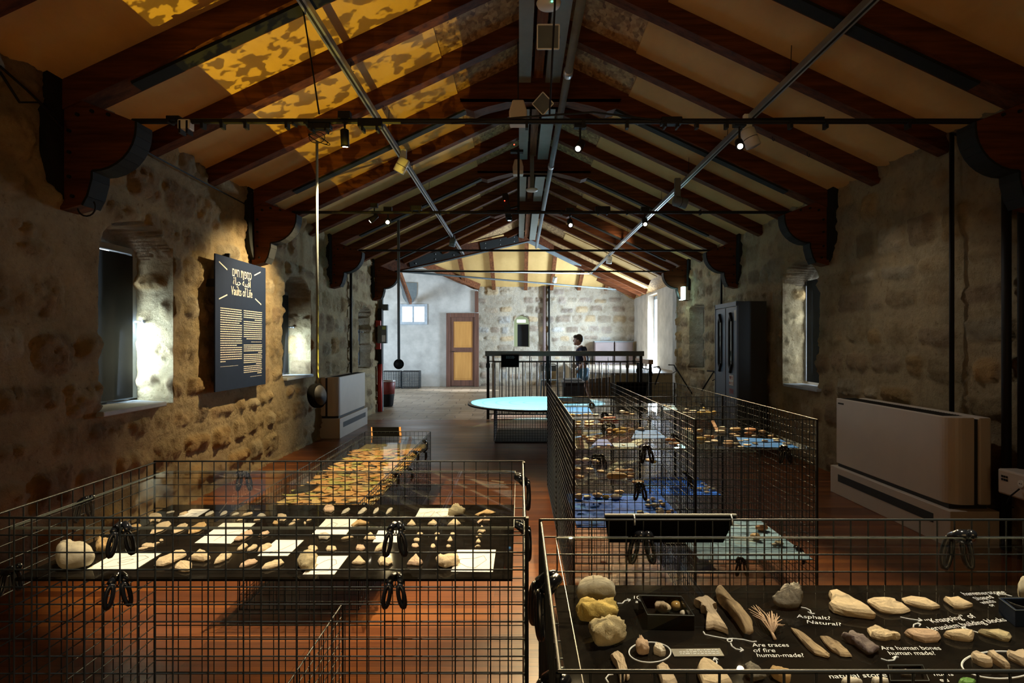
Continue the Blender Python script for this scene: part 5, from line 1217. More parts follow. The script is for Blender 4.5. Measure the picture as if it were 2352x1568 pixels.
def label_pebbles():
    for where, L in PB.items():
        by = {}
        for x, y, o, c, rx in L: by.setdefault(c, []).append((x, y, o, rx))
        for c, LL in by.items():
            LL.sort(key=lambda t: t[0])
            for k, (x, y, o, rx) in enumerate(LL):
                if len(LL) == 1: o['label'] = 'only %s pebble on the %s' % (c, where)
                else: o['label'] = '%s from the left among the %s pebbles on the %s' % (ORD[k], c, where)
T, O_, R_, W_, G_, Y_, K_ = 'tan', 'orange', 'redpebble', 'palepebble', 'greypebble', 'yellow', 'flint_pink'
pebbles('S1', (1240, 860), [(1260, 1010, 130, 80, T), (1250, 1050, 80, 40, O_), (1375, 1010, 130, 60, Y_), (1480, 975, 150, 55, Y_), (1490, 1045, 130, 60, Y_), (1590, 975, 110, 50, T), (1645, 1025, 130, 80, T), (1420, 1045, 90, 50, Y_), (1830, 990, 130, 60, K_), (1660, 965, 60, 30, K_),
    (800, 1115, 100, 50, T), (870, 1155, 120, 60, T), (925, 1190, 150, 55, T), (1030, 1115, 100, 45, K_), (985, 1150, 100, 45, K_), (1060, 1310, 70, 20, W_), (1235, 1275, 70, 20, W_), (1505, 1275, 70, 20, W_), (1370, 1300, 60, 16, W_),
    (2310, 1180, 120, 60, O_), (2400, 1190, 90, 60, O_), (2440, 1245, 150, 40, O_), (2370, 1250, 120, 50, K_)], 'front left upper shelf')
pebbles('S8', (1240, 860), [(680, 910, 110, 55, T), (860, 870, 150, 60, T), (880, 912, 190, 50, T), (1010, 912, 70, 40, W_), (1085, 912, 110, 45, W_), (690, 860, 120, 40, Y_), (930, 850, 100, 40, O_), (1120, 830, 160, 50, O_), (1200, 785, 120, 45, R_), (1300, 785, 120, 45, R_), (1240, 828, 110, 40, K_), (1360, 828, 120, 40, R_)], 'second left upper shelf')
pebbles('S6', (1240, 860), [(580, 725, 120, 30, Y_), (820, 722, 110, 26, Y_), (1000, 725, 120, 26, W_), (900, 724, 60, 22, Y_), (1230, 725, 110, 24, W_), (1480, 660, 90, 26, W_), (1560, 690, 110, 30, T), (1660, 715, 90, 26, T), (700, 730, 80, 20, T)], 'third left upper shelf')
pebbles('S7', (1240, 860), [(370, 495, 90, 40, T), (405, 520, 90, 40, T), (560, 515, 120, 24, W_), (480, 500, 60, 20, T), (640, 505, 90, 20, G_)], 'rearmost left upper shelf')
pebbles('S2', (1240, 1040), [(680, 140, 120, 55, W_), (830, 140, 150, 75, W_), (980, 145, 110, 45, W_), (1040, 160, 80, 30, T), (1960, 140, 150, 60, T), (2040, 170, 110, 60, Y_),
    (1370, 430, 360, 150, T), (1440, 325, 200, 70, K_), (1620, 325, 150, 60, K_), (1640, 385, 150, 50, K_), (1620, 440, 150, 65, K_), (715, 437, 190, 60, T), (1760, 530, 230, 65, O_), (1100, 340, 160, 50, T), (690, 300, 120, 50, T), (890, 300, 150, 50, T)], 'front left middle shelf')
pebbles('S3', (1240, 1040), [(700, 800, 140, 120, T), (850, 800, 140, 50, W_), (1035, 775, 190, 90, K_), (1190, 800, 140, 60, Y_), (1365, 795, 200, 80, W_), (1430, 715, 180, 70, T), (1930, 865, 110, 50, G_), (2030, 840, 90, 70, W_), (2170, 875, 80, 40, G_), (1950, 955, 120, 60, G_), (2060, 955, 130, 80, G_), (2120, 950, 90, 60, W_),
    (2210, 935, 110, 60, T), (2150, 1010, 140, 40, W_), (1810, 1090, 130, 80, G_), (1920, 1110, 110, 50, W_), (2030, 1120, 120, 40, K_), (2170, 1075, 150, 80, W_), (2260, 1120, 120, 40, K_), (2320, 1085, 100, 70, K_), (2370, 1040, 90, 30, W_), (930, 693, 40, 20, W_), (1000, 693, 40, 18, W_), (1110, 690, 60, 20, W_), (1205, 697, 60, 20, W_)], 'front left blue bottom sheet')
pebbles('S4', (1640, 940), [(150, 350, 150, 65, W_), (110, 405, 200, 50, W_), (385, 368, 210, 75, T), (655, 372, 210, 62, O_), (610, 437, 150, 42, O_), (870, 405, 130, 50, K_), (340, 452, 130, 30, K_), (420, 482, 110, 26, W_), (730, 487, 110, 35, G_), (1025, 485, 110, 40, T), (1120, 540, 140, 28, W_), (1130, 572, 120, 32, G_), (910, 575, 110, 50, G_),
    (480, 568, 110, 22, W_), (580, 556, 110, 20, W_), (590, 642, 160, 26, W_), (270, 580, 160, 34, K_), (250, 622, 170, 36, K_), (390, 622, 110, 36, G_), (740, 622, 110, 36, G_), (1310, 620, 140, 40, W_), (1260, 655, 120, 25, W_), (480, 745 - 70, 120, 24, W_)], 'front right upper shelf')
pebbles('S4', (1520, 860), [(690, 1025, 110, 70, T), (695, 1160, 170, 60, Y_), (820, 1120, 130, 60, T), (905, 1130, 80, 50, O_), (840, 1220, 130, 24, G_), (950, 1205, 140, 50, W_)], 'front right upper shelf, left part')
pebbles('S9', (1520, 860), [(450, 635, 70, 40, W_), (765, 612, 70, 34, Y_), (560, 652, 130, 20, W_), (760, 652, 200, 24, W_), (690, 692, 130, 36, Y_), (830, 692, 140, 40, Y_), (945, 692, 90, 60, Y_), (540, 690, 120, 26, W_), (430, 690, 90, 22, W_), (140, 580, 90, 24, W_), (60, 560, 70, 20, T)], 'far right upper shelf')
pebbles('S12', (1520, 860), [(390, 970, 110, 40, W_), (480, 990, 120, 40, K_), (560, 1050, 90, 50, K_), (520, 1020, 80, 30, W_), (640, 1030, 60, 40, W_)], 'second right shelf')
pebbles('S11', (1500, 1040), [(705, 645, 90, 40, W_), (830, 650, 110, 50, W_), (895, 560, 80, 36, W_), (965, 600, 90, 36, W_), (950, 660, 110, 60, W_), (1080, 660, 110, 40, W_), (960, 705, 110, 28, W_), (1020, 630, 80, 30, T)], 'far right blue bottom sheet')
pebbles('S5', (1640, 1140), [(850, 575, 200, 110, O_), (745, 740, 180, 120, T), (1170, 850, 150, 80, G_), (1090, 880, 90, 60, G_), (930, 500, 40, 40, W_)], 'pale blue bottom sheet')
label_pebbles()
# a red brick-like fragment leaning by the divider
a, c = pD(1640, 972, 3.55), pD(1648, 990, 3.50)
b = MB(); b.bar(pD(1637, 967, 3.56), pD(1649, 992, 3.42), .018, .012); b.build('leaning_fragment', M['orange'], None, label='orange-brown elongated fragment leaning at the back of the front right shelf', cat='fragment', bevel=.003)

# --- round table with the projected water
Dc = 8.6; TZc = .485; Rc = (1232 - 1075) / F * Dc; xc = (1232 - CX) / F * Dc
r = empty('round_projection_table', (xc, Dc, 0), 'low round table on a wire cage, its white top lit cyan by a projector', 'table')
b = MB(); b.lathe((xc, Dc, TZc), [(Rc - .02, -.022), (Rc, -.018), (Rc, 0)], 72); b.build('rim', M['black'], r, True)
m, nt, bs = nodes_of('table_top_projected_rings')  # rings of the projected picture are put into the top's colour
co = coords(nt)
wv = N(nt, 'ShaderNodeTexWave', wave_type='RINGS', rings_direction='Z', Scale=1.6, Distortion=1.5, Detail=2.0); nt.links.new(co, wv.inputs['Vector'])
nt.links.new(ramp(nt, wv.outputs['Fac'], [(0.0, (.62, .66, .68)), (0.05, (.86, .88, .88)), (1.0, (.90, .91, .91))]), bs.inputs['Base Color']); bs.inputs['Roughness'].default_value = .6
b = MB(); b.lathe((xc, Dc, TZc), [(Rc - .006, 0), (Rc - .006, .004)], 72); tt = b.build('table_top', m, r)
b = MB(); b.bb((xc - .59, Dc - .59, .0), (xc + .59, Dc + .59, .012)); b.build('cage_base', M['black'], r)
for p, q in (((-.6, -.6), (.6, -.6)), ((.6, -.6), (.6, .6)), ((.6, .6), (-.6, .6)), ((-.6, .6), (-.6, -.6))):
    panel(r, (xc + p[0], Dc + p[1]), (xc + q[0], Dc + q[1]), .02, TZc - .03, .0024)

# ================================================================ FLINTS AND DRAWINGS IN THE LEFT CASE
frnd = random.Random(31)
def flake_mesh(b, P, z, th, dome=.9, org=None, jit=.12, seed=0, rgh=None):
    """a flat stone: P is its outline on the tray (x, y); th its thickness"""
    rr = random.Random(seed); n = len(P); jit = jit if th < .016 else (.02 if rgh is None else rgh); cx = sum(p[0] for p in P) / n; cy = sum(p[1] for p in P) / n; vs = []
    rings = ((.90, 0.0), (1.0, .30), (.97, .62), (.82, .92), (.50, 1.0)) if th < .016 else ((.88, 0.0), (.98, .14), (1.0, .36), (.97, .64), (.88, .86), (.66, .97), (.34, 1.0))
    for s, h in rings:
        for x, y in P:
            k = 1 + rr.uniform(-1, 1) * (.04 if rgh is None else rgh * 1.3) if s < 1 else 1
            vs.append((cx + (x - cx) * s * k, cy + (y - cy) * s * k, z + th * h * (1 + rr.uniform(-jit, jit)) * (dome if h == 1 else 1)))
    vs.append((cx, cy, z + th * rr.uniform(.9, 1.08))); fs = [tuple(range(n))[::-1]]
    for l in range(len(rings) - 1):
        for k in range(n): fs.append((l * n + k, l * n + (k + 1) % n, (l + 1) * n + (k + 1) % n, (l + 1) * n + k))
    for k in range(n): fs.append(((len(rings) - 1) * n + k, (len(rings) - 1) * n + (k + 1) % n, len(vs) - 1))
    b.add(vs, fs)
from mathutils import noise as mnoise
def rock_mesh(b, P, z, th, seed, rough):
    """a thick stone: rounded-block section, broken up by noise"""
    rr = random.Random(seed); n = len(P); cx = sum(p[0] for p in P) / n; cy = sum(p[1] for p in P) / n
    R = sum(math.hypot(p[0] - cx, p[1] - cy) for p in P) / n; tx, ty = rr.uniform(-.22, .22), rr.uniform(-.05, .25); off = Vector((seed % 97, seed % 31, 0)); m = 13; vs = []
    for j in range(m):
        t = j / (m - 1); a = (-.5 + t) * PI; hz = (math.sin(a) * .5 + .5); hz = hz ** .92; s = max(.06, abs(math.cos(a)) ** .42)
        for x, y in P:
            dx, dy = (x - cx) * s, (y - cy) * s; zz = th * hz * (1 + (tx * dx + ty * dy) / R * t)
            q = Vector((dx, dy, zz)); f = mnoise.fractal(q / R * 1.7 + off, .9, 2.1, 4) * rough * 1.5 + mnoise.fractal(q / R * 6 + off, .8, 2.0, 4) * rough * .55
            k = 1 + f * (.45 + .55 * t); vs.append((cx + dx * k, cy + dy * k, z + max(.0004 if j else 0, zz * (1 + f * .8))))
    fs = [tuple(range(n))[::-1], tuple(range((m - 1) * n, m * n))]
    for l in range(m - 1):
        for k in range(n): fs.append((l * n + k, l * n + (k + 1) % n, (l + 1) * n + (k + 1) % n, (l + 1) * n + k))
    b.add(vs, fs)
def densify(P, k=2, jit=.0, seed=0):
    rr = random.Random(seed); out = []; n = len(P)
    for i in range(n):
        p, q = P[i], P[(i + 1) % n]; L = math.hypot(q[0] - p[0], q[1] - p[1])
        for j in range(k):
            t = j / k; out.append((p[0] + (q[0] - p[0]) * t + (rr.uniform(-jit, jit) * L if j else 0), p[1] + (q[1] - p[1]) * t + (rr.uniform(-jit, jit) * L if j else 0)))
    return out
def stone(pts, z, th, mat, name='flint_flake', label=None, cat='stone', group=None, k=2, jit=.05, smooth_=False, seed=None, lift=.7):
    """pts: outline seen in the frame; upper points belong to the raised edge"""
    seed = seed or frnd.randrange(10 ** 6); big = th >= .016 and name not in ('flint_wedge', 'flint_slab', 'carved_bone')
    pts = densify(pts, 4 if big else k, .02 if big else jit, seed)
    ys = [p[1] for p in pts]; y0, y1 = min(ys), max(ys); P = []
    for x, y in pts:
        t = (y1 - y) / max(1e-6, y1 - y0); q = pZ(x, y, z + th * (.25 + t * (lift - .25))); P.append((q.x, q.y))
    b = MB()
    if big: rock_mesh(b, P, z, th, seed, .05 if smooth_ else .16); smooth_ = True
    else: flake_mesh(b, P, z, th, seed=seed)
    return b.build(name, M[mat], None, smooth_, label, cat, group)
def shape(x0, y0, x1, y1, kind, seed):
    """outline of a small flake from its extent: o oval, l leaning, t triangle, q angular"""
    rr = random.Random(seed); w_, h_ = x1 - x0, y1 - y0
    base = {'o': [(.1, .35), (.3, .05), (.65, 0), (.95, .25), (1, .6), (.8, .92), (.4, 1), (.08, .8)],
            'l': [(0, 1), (.08, .68), (.32, .35), (.62, .08), (.9, 0), (1, .22), (.85, .5), (.55, .8), (.25, .97)],
            't': [(0, .95), (.2, .55), (.5, 0), (.68, .12), (1, .85), (.75, 1), (.3, .97)],
            'q': [(0, .6), (.15, .1), (.55, 0), (.9, .2), (1, .65), (.7, 1), (.3, .9), (.1, .95)],
            'w': [(0, .8), (.35, .2), (.55, 0), (1, .45), (.8, .6), (.45, .65), (.15, 1)]}[kind]
    return [(x0 + (u + rr.uniform(-.05, .05)) * w_, y0 + (v + rr.uniform(-.05, .05)) * h_) for u, v in base]
FA = [  # x0, y0, x1, y1, outline, material, thickness mm
 (340,1176,374,1199,'q','flint',7),(283,1202,326,1219,'l','flint_tan',7),(345,1196,392,1226,'l','flint',6),(323,1246,360,1257,'o','flint',5),(316,1255,341,1262,'l','flint',4),(365,1237,375,1243,'o','flint',4),(352,1244,367,1249,'l','flint',3),
 (356,1262,430,1299,'l','flint',12),(400,1286,442,1312,'o','flint',9),(434,1260,484,1287,'t','flint',12),(492,1265,535,1294,'l','flint',9),(549,1282,590,1303,'l','flint_pink',7),(601,1284,651,1307,'l','flint',9),
 (543,1247,570,1264,'l','flint',6),(567,1249,592,1266,'l','flint',6),(591,1246,624,1266,'l','flint',8),(538,1216,583,1242,'l','flint_pink',8),(594,1218,620,1232,'l','flint_pink',6),
 (381,1172,402,1179,'l','flint_grey',4),(411,1173,432,1184,'l','flint',5),(471,1172,491.6,1185,'l','flint_grey',5),(505,1172,523,1184,'l','flint_grey',5),(532,1176,549,1184,'l','flint_grey',4),(557,1175,582,1184.5,'l','flint',5),(589,1178,611,1185.5,'t','flint_grey',4),
 (544,1188,563,1195.5,'l','flint',4),(581.5,1189,602,1196,'l','flint',4),(635,1178,659,1197,'q','flint',6),(625.5,1195,639,1204,'o','flint_tan',4),(671,1187,691,1197,'l','flint',4),(662.5,1198,678.5,1206,'l','flint',4),(703,1190,716,1197,'l','flint',4),(697,1197,703,1204,'o','flint',4),
 (394,1199,431,1224,'l','flint',6),(431,1197,475,1226,'l','flint_tan',7),
 (743,1158,768,1177,'q','flint_pink',8),(784,1165,804,1180,'l','flint_grey',5),(821,1164,842,1181,'l','flint_grey',5),(856,1164,871,1180,'l','flint_grey',5),(885,1164,902,1181,'l','flint_grey',5),
 (804,1192,849,1209.5,'w','flint_tan',7),(731,1222,758,1238,'q','flint_grey',8),(784,1230,811,1238,'l','flint',5),(836,1220,863,1239,'t','flint',7),
 (705,1251,729.5,1266,'o','flint',6),(749,1252,774,1266,'q','flint',6),(816,1249,838,1264,'q','flint_pink',7),(860,1245,887,1266,'l','flint',8),
 (808,1275,839,1295,'t','flint',8),(868.6,1276,902,1298,'q','flint',9),(935,1272,972,1296,'t','flint_pink',10),
 (1091.5,1169,1141,1185,'w','flint_tan',5),(934.7,1192,954.5,1207,'t','flint',6),(981,1192,1007,1205,'t','flint',6),(1028,1188,1058,1206.5,'t','flint',7),(1095,1184,1129,1202,'w','flint_pink',5),(1096,1205,1116,1222,'t','flint',6),
 (956,1222,972,1228,'o','flint',4),(997,1222,1010.5,1228,'o','flint',4),(1033.5,1222,1045,1229,'o','flint',4),(950,1234,966,1243,'q','flint',4),(998,1232,1007,1241,'o','flint',4),(1028,1230.5,1040,1243,'t','flint',4),
 (945.5,1246.5,961.5,1257,'q','flint_pink',4),(988,1248,1000,1259,'o','flint',4),(1025,1250,1036,1257,'q','flint',4),(1093,1224,1110,1234,'w','flint',4),(1092,1236,1105,1246,'t','flint',4),(1090,1250,1104,1257,'w','flint',4)]
rows = {'back': [], 'second': [], 'third': [], 'fourth': [], 'front': []}
desc = {'o': 'rounded', 'l': 'slender', 't': 'pointed', 'q': 'angular', 'w': 'winged'}
cdes = {'flint': 'pale beige', 'flint_pink': 'pinkish', 'flint_grey': 'greyish', 'flint_tan': 'tan'}
for it in FA:
    x0, y0, x1, y1, kd, mt, th = it; sd = int(x0 * 13 + y0)
    o = stone(shape(x0, y0, x1, y1, kd, sd), TZ, th / 1000, mt, 'flint_flake', None, 'flint flake', 'flint flakes on the black tray by the left wall', 2, .04, seed=sd)
    ym_ = (y0 + y1) / 2; rw = 'back' if ym_ < 1186 else 'second' if ym_ < 1206 else 'third' if ym_ < 1233 else 'fourth' if ym_ < 1260 else 'front'
    rows[rw].append((x0, o, desc[kd], cdes[mt]))
for rw, L in rows.items():
    L.sort(key=lambda t: t[0])
    for k, (x, o, d_, c_) in enumerate(L): o['label'] = '%s %s flint flake, %s from left in the %s row of the flint tray' % (c_, d_, ORD[k], rw)
# larger single stones of this tray
stone([(127, 1262), (135, 1244), (152, 1239), (185, 1239), (205, 1244), (217, 1256), (216, 1276), (180, 1294), (150, 1302), (137, 1301), (130, 1290), (127, 1278)], TZ, .052, 'grey_stone', 'boulder', 'largest pale boulder at the left end of the flint tray', 'stone', None, 3, .02, True, 4, .95)
stone([(220, 1252), (224, 1235), (236, 1232.5), (252, 1238), (256.5, 1246), (246, 1258), (232, 1266), (221, 1265)], TZ, .028, 'flint_tan', 'flint_nodule', 'tan angular nodule right behind the largest pale boulder', 'stone', None, 2, .03, False, 5, .9)
stone([(682, 1285), (690, 1272), (702, 1266), (722, 1265), (728, 1278), (720, 1298), (708, 1307), (692, 1306), (686, 1298)], TZ, .030, 'lime', 'porous_stone', 'porous yellowish stone beside the front centre drawing', 'stone', None, 3, .05, False, 6, .9)
stone([(1003, 1285), (1010, 1273), (1028, 1269), (1052, 1269), (1054, 1286), (1040, 1294), (1023, 1303), (1016, 1300), (1008, 1296)], TZ, .022, 'flint', 'flint_core', 'large cream flint core touching the right front drawing', 'stone', None, 3, .03, False, 7, .9)
stone([(1028, 1182), (1033, 1172), (1040, 1159.5), (1058, 1160), (1066, 1166), (1068, 1173), (1052, 1178), (1038, 1181)], TZ, .024, 'lime', 'flint_core', 'yellowish block lying on the rear right drawing', 'stone', None, 2, .03, False, 8, .9)
# drawings: white sheets with a pencil outline
def drawing(c4, label, ol, seed):
    P = [pZ(x, y, TZ + .001) for x, y in c4]; b = MB()
    b.add([(p.x, p.y, TZ + .0004) for p in P] + [(p.x, p.y, TZ + .0012) for p in P], [(3, 2, 1, 0), (4, 5, 6, 7), (0, 1, 5, 4), (1, 2, 6, 5), (2, 3, 7, 6), (3, 0, 4, 7)])
    o = b.build('flint_drawing', M['paper'], None, label=label, cat='drawing', group='flint drawings on white paper')
    rr = random.Random(seed); b = MB()
    for loop in ol:
        pts = []
        for (u, v) in loop: 
            p = P[0].lerp(P[1], u); q = P[3].lerp(P[2], u); s_ = p.lerp(q, v); pts.append((s_.x, s_.y, TZ + .0015))
        for i in range(len(pts) - 1): b.bar(pts[i], pts[i + 1], .0011, .0003)
    WL[o.name] = o.location.copy(); b.build('pencil_outline', M['pencil'], o); return o
OV = [(.18, .72), (.22, .45), (.45, .25), (.75, .2), (.88, .3), (.8, .55), (.6, .75), (.35, .88), (.2, .85), (.18, .72)]
IN = [(.4, .6), (.5, .42), (.62, .4), (.58, .55), (.45, .65), (.4, .6)]
TRI = [(.15, .45), (.5, .42), (.72, .3), (.8, .5), (.55, .85), (.35, .8), (.12, .6), (.15, .45)]
HD = [(.5, .2), (.7, .25), (.82, .45), (.7, .6), (.72, .85), (.3, .9), (.25, .7), (.2, .55), (.35, .3), (.5, .2)]
drawing([(266, 1269), (372, 1269), (310, 1307.5), (197.6, 1307.5)], 'white drawing of a long flint under the left clamp', [OV, IN], 1)
drawing([(634, 1239.5), (698, 1240), (660.6, 1276), (591.7, 1276)], 'white drawing in the centre of the flint tray, beside three slender flakes', [[(.2, .8), (.6, .6), (.8, .2)], [(.3, .9), (.5, .7)]], 2)
drawing([(512.6, 1200.6), (586.6, 1201), (530, 1247.8), (447, 1246.5)], 'white drawing left of centre with a pinkish flake on its edge', [[(.5, .75), (.6, .5), (.8, .4), (.95, .45)], [(.45, .9), (.5, .6)]], 3)
drawing([(440, 1169), (482, 1169), (447.6, 1189.7), (401, 1189.7)], 'small white drawing at the rear left with a little box outline', [[(.4, .5), (.7, .5), (.65, .85), (.4, .9), (.45, .65)], [(.3, .25), (.8, .25)]], 4)
drawing([(752, 1188), (823, 1189), (795, 1227), (717, 1226)], 'white drawing right of centre under the cover edge', [[(.2, .6), (.3, .3), (.5, .4), (.45, .7), (.25, .75)], [(.6, .6), (.85, .3)]], 5)
drawing([(869, 1218), (923, 1218), (912, 1245), (856, 1245)], 'white drawing half hidden by the right clamp', [[(.3, .5), (.6, .4)]], 6)
drawing([(731, 1276.5), (800, 1276), (768, 1318.5), (695, 1318.6)], 'white drawing at the front centre beside the porous stone', [HD], 7)
drawing([(1050, 1262), (1139, 1262), (1132, 1313), (1036, 1312)], 'largest white drawing at the front right corner of the flint tray', [TRI], 8)
drawing([(964.6, 1167), (1047, 1167), (1042, 1191), (952, 1191)], 'white drawing at the rear right with two outlines', [[(.2, .9), (.2, .5), (.35, .3), (.45, .3), (.4, .7), (.35, .95)], [(.5, .4), (.65, .35), (.8, .3), (.9, .5), (.8, .8), (.65, .75), (.5, .4)]], 9)

# ================================================================ FINDS IN THE NEAREST CASE
def e3(L): return [(1200 + x / 4.055, 1200 + y / 4.055) for x, y in L]
def e4(L): return [(1772 + x / 4.055, 1200 + y / 4.055) for x, y in L]
G = 'finds in the nearest case'
def find(pts, th, mat, name, label, cat='stone', **kw): return stone(pts, TZ, th, mat, name, label, cat, None, **kw)
find(e3([(500, 640), (520, 570), (570, 495), (640, 495), (740, 512), (820, 560), (865, 620), (868, 690), (780, 700), (680, 706), (560, 712), (505, 690)]), .042, 'grey_stone', 'smooth_stone', 'smooth grey-beige stone at the rear left of the nearest case', k=2, jit=.01, smooth_=True, lift=.95)
find(e3([(500, 850), (520, 800), (545, 712), (620, 705), (700, 700), (760, 690), (830, 688), (882, 730), (885, 800), (880, 880), (790, 905), (680, 900), (600, 912), (540, 890), (505, 880)]), .034, 'yellow', 'rough_yellow_stone', 'rough bright yellow stone in the middle of a group of three', k=2, jit=.06, lift=.9)
find(e3([(622, 905), (700, 870), (790, 865), (890, 880), (940, 930), (975, 972), (930, 1040), (880, 1085), (790, 1125), (680, 1132), (655, 1060), (638, 1000)]), .040, 'lime', 'rough_pale_stone', 'rough pale yellow stone in front of the bright yellow one', k=2, jit=.05, lift=.9)
find(e3([(1055, 1160), (1070, 1110), (1090, 1048), (1108, 1060), (1150, 1112), (1185, 1165), (1182, 1200), (1130, 1220), (1070, 1205)]), .022, 'flint_pink', 'pink_brown_nodule', 'little pink-brown figure-like nodule inside the drawn ring', k=2, lift=.95)
find(e3([(1222, 1170), (1235, 1130), (1252, 1118), (1305, 1150), (1322, 1180), (1335, 1222), (1290, 1232), (1260, 1215), (1222, 1195)]), .014, 'palepebble', 'white_nodule', 'white knobbly nodule inside the drawn ring', k=2, jit=.08)
find(e3([(820, 1225), (845, 1195), (885, 1185), (935, 1230), (955, 1280), (970, 1340), (985, 1400), (1000, 1445), (980, 1465), (962, 1420), (945, 1490), (910, 1490), (895, 1400), (870, 1310), (835, 1260)]), .012, 'bone', 'bone', 'pale bone with a knobbed end at the front left of the nearest case', 'bone', k=1)
find(e3([(1250, 1330), (1300, 1300), (1330, 1310), (1352, 1325), (1375, 1370), (1410, 1430), (1445, 1510), (1380, 1540), (1300, 1530), (1275, 1430)]), .012, 'bone', 'bone', 'broad beige bone cut by the front rim of the nearest case', 'bone', k=1)
find(e3([(1625, 1340), (1650, 1290), (1682, 1255), (1750, 1280), (1800, 1320), (1862, 1368), (1910, 1430), (1960, 1510), (1800, 1560), (1680, 1530), (1630, 1400)]), .016, 'flint', 'flint_slab', 'large cream flint slab at the front rim under the drawn arrow', k=1)
find(e3([(2050, 1330), (2110, 1320), (2200, 1360), (2240, 1400), (2275, 1430), (2210, 1460), (2150, 1475), (2090, 1400)]), .016, 'dark_stone', 'rough_brown_stone', 'rough brown crumbly stone at the front rim', k=2, jit=.08)
find(e3([(1595, 712), (1630, 690), (1670, 690), (1700, 676), (1725, 682), (1765, 715), (1812, 765), (1770, 766), (1785, 820), (1830, 890), (1870, 960), (1918, 1032), (1850, 1000), (1780, 975), (1720, 990), (1708, 985), (1755, 925), (1740, 880), (1710, 850), (1700, 795), (1660, 792), (1655, 760), (1640, 738), (1605, 725)]), .018, 'bone', 'carved_bone', 'jagged grey-beige bone with a hooked head behind the drawn curve', 'bone', k=1)
r = find(e3([(1798, 625), (1810, 600), (1838, 590), (1885, 645), (1945, 715), (2010, 790), (2080, 880), (2145, 962), (2152, 1040), (2120, 1056), (2080, 1050), (2030, 970), (1990, 900), (1930, 820), (1880, 745), (1800, 665)]), .026, 'driftwood', 'long_bone', 'long brown cylindrical wood-like bone with a dark hollow end', 'bone', k=1, smooth_=True)
find(e4([(15, 720), (40, 670), (80, 602), (130, 580), (160, 565), (215, 570), (268, 590), (286, 640), (285, 700), (262, 768), (200, 780), (150, 782), (90, 765), (40, 760)]), .034, 'dark_stone', 'asphalt_lump', 'dark glittering lump behind the question Asphalt? Natural?', k=2, jit=.07, lift=.95)
find(e4([(180, 975), (230, 985), (330, 1050), (400, 1130), (480, 1185), (545, 1240), (530, 1262), (400, 1228), (320, 1150), (260, 1078)]), .008, 'driftwood', 'driftwood_splinter', 'longer driftwood splinter, left of the two', 'wood splinter', k=2, jit=.05)
find(e4([(450, 1045), (500, 1048), (580, 1090), (645, 1130), (700, 1190), (752, 1250), (640, 1242), (560, 1190), (500, 1125)]), .008, 'driftwood', 'driftwood_splinter', 'shorter driftwood splinter, right of the two', 'wood splinter', k=2, jit=.05)
find(e4([(650, 1036), (690, 1030), (740, 1020), (790, 1052), (860, 1060), (920, 1110), (1000, 1160), (990, 1200), (910, 1240), (860, 1200), (800, 1150), (740, 1090), (700, 1075)]), .016, 'shell', 'dark_shell', 'dark purplish oyster-like shell beside the driftwood', 'shell', k=2, jit=.05)
find(e4([(530, 640), (560, 625), (600, 622), (660, 655), (720, 690), (790, 740), (850, 770), (920, 830), (970, 882), (950, 888), (830, 872), (700, 852), (640, 835), (580, 815), (548, 790), (535, 765), (560, 750), (555, 690)]), .020, 'flint', 'flint_wedge', 'biggest pinkish-cream wedge of flint in the rear row', k=1)
find(e4([(890, 715), (930, 695), (1040, 685), (1110, 705), (1160, 722), (1172, 750), (1250, 770), (1295, 820), (1230, 845), (1130, 848), (1060, 835), (1010, 820), (950, 775), (905, 745)]), .012, 'flint', 'flint_chip', 'notched cream chip right of the biggest wedge', k=1)
find(e4([(1210, 700), (1280, 685), (1440, 695), (1510, 740), (1570, 790), (1500, 805), (1400, 790), (1320, 765), (1240, 735)]), .011, 'flint', 'flint_chip', 'long cream chip, third in the rear row', k=1)
find(e4([(1600, 700), (1660, 697), (1740, 690), (1810, 730), (1875, 770), (1790, 798), (1700, 790), (1650, 750)]), .012, 'flint', 'flint_chip', 'cream chip with a cut corner, last in the rear row', k=1)
find(e4([(890, 985), (950, 958), (1050, 1000), (1120, 1030), (1200, 1050), (1200, 1080), (1130, 1070), (1060, 1090), (980, 1075), (920, 1055)]), .012, 'flint', 'flint_chip', 'cream chip with ragged foot, first in the second row', k=2)
find(e4([(1235, 1005), (1290, 995), (1330, 980), (1480, 1000), (1540, 1030), (1580, 1060), (1560, 1095), (1430, 1105), (1320, 1065)]), .014, 'flint_pink', 'flint_chip', 'pinkish lens-shaped chip under Knapping', k=1)
find(e4([(1600, 1025), (1700, 990), (1800, 995), (1890, 1010), (1880, 1080), (1850, 1098), (1760, 1085), (1680, 1065)]), .014, 'flint', 'flint_chip', 'oval cream chip under building blocks', k=1)
find(e4([(1920, 993), (2020, 998), (2120, 995), (2240, 1055), (2220, 1100), (2150, 1090), (2080, 1060), (1990, 1030)]), .011, 'lime', 'flint_chip', 'grooved yellowish chip at the right end of the second row', k=1)
find(e4([(2290, 610), (2310, 550), (2352, 500), (2420, 520), (2450, 600), (2440, 670), (2380, 700), (2310, 690)]), .045, 'grey_stone', 'hammerstone', 'round pitted hammerstone at the right picture edge', k=2, smooth_=True, lift=.95)
find(e4([(1855, 1205), (1900, 1200), (1990, 1245), (2060, 1300), (2060, 1335), (1990, 1335), (1920, 1300), (1870, 1260)]), .014, 'bone', 'bone', 'cut beige bone, left one in the drawn ring at the right', 'bone', k=1)
find(e4([(2010, 1200), (2060, 1185), (2100, 1240), (2165, 1295), (2225, 1350), (2180, 1354), (2110, 1310), (2050, 1260)]), .014, 'bone', 'bone', 'narrow beige bone, middle one in the drawn ring at the right', 'bone', k=1)
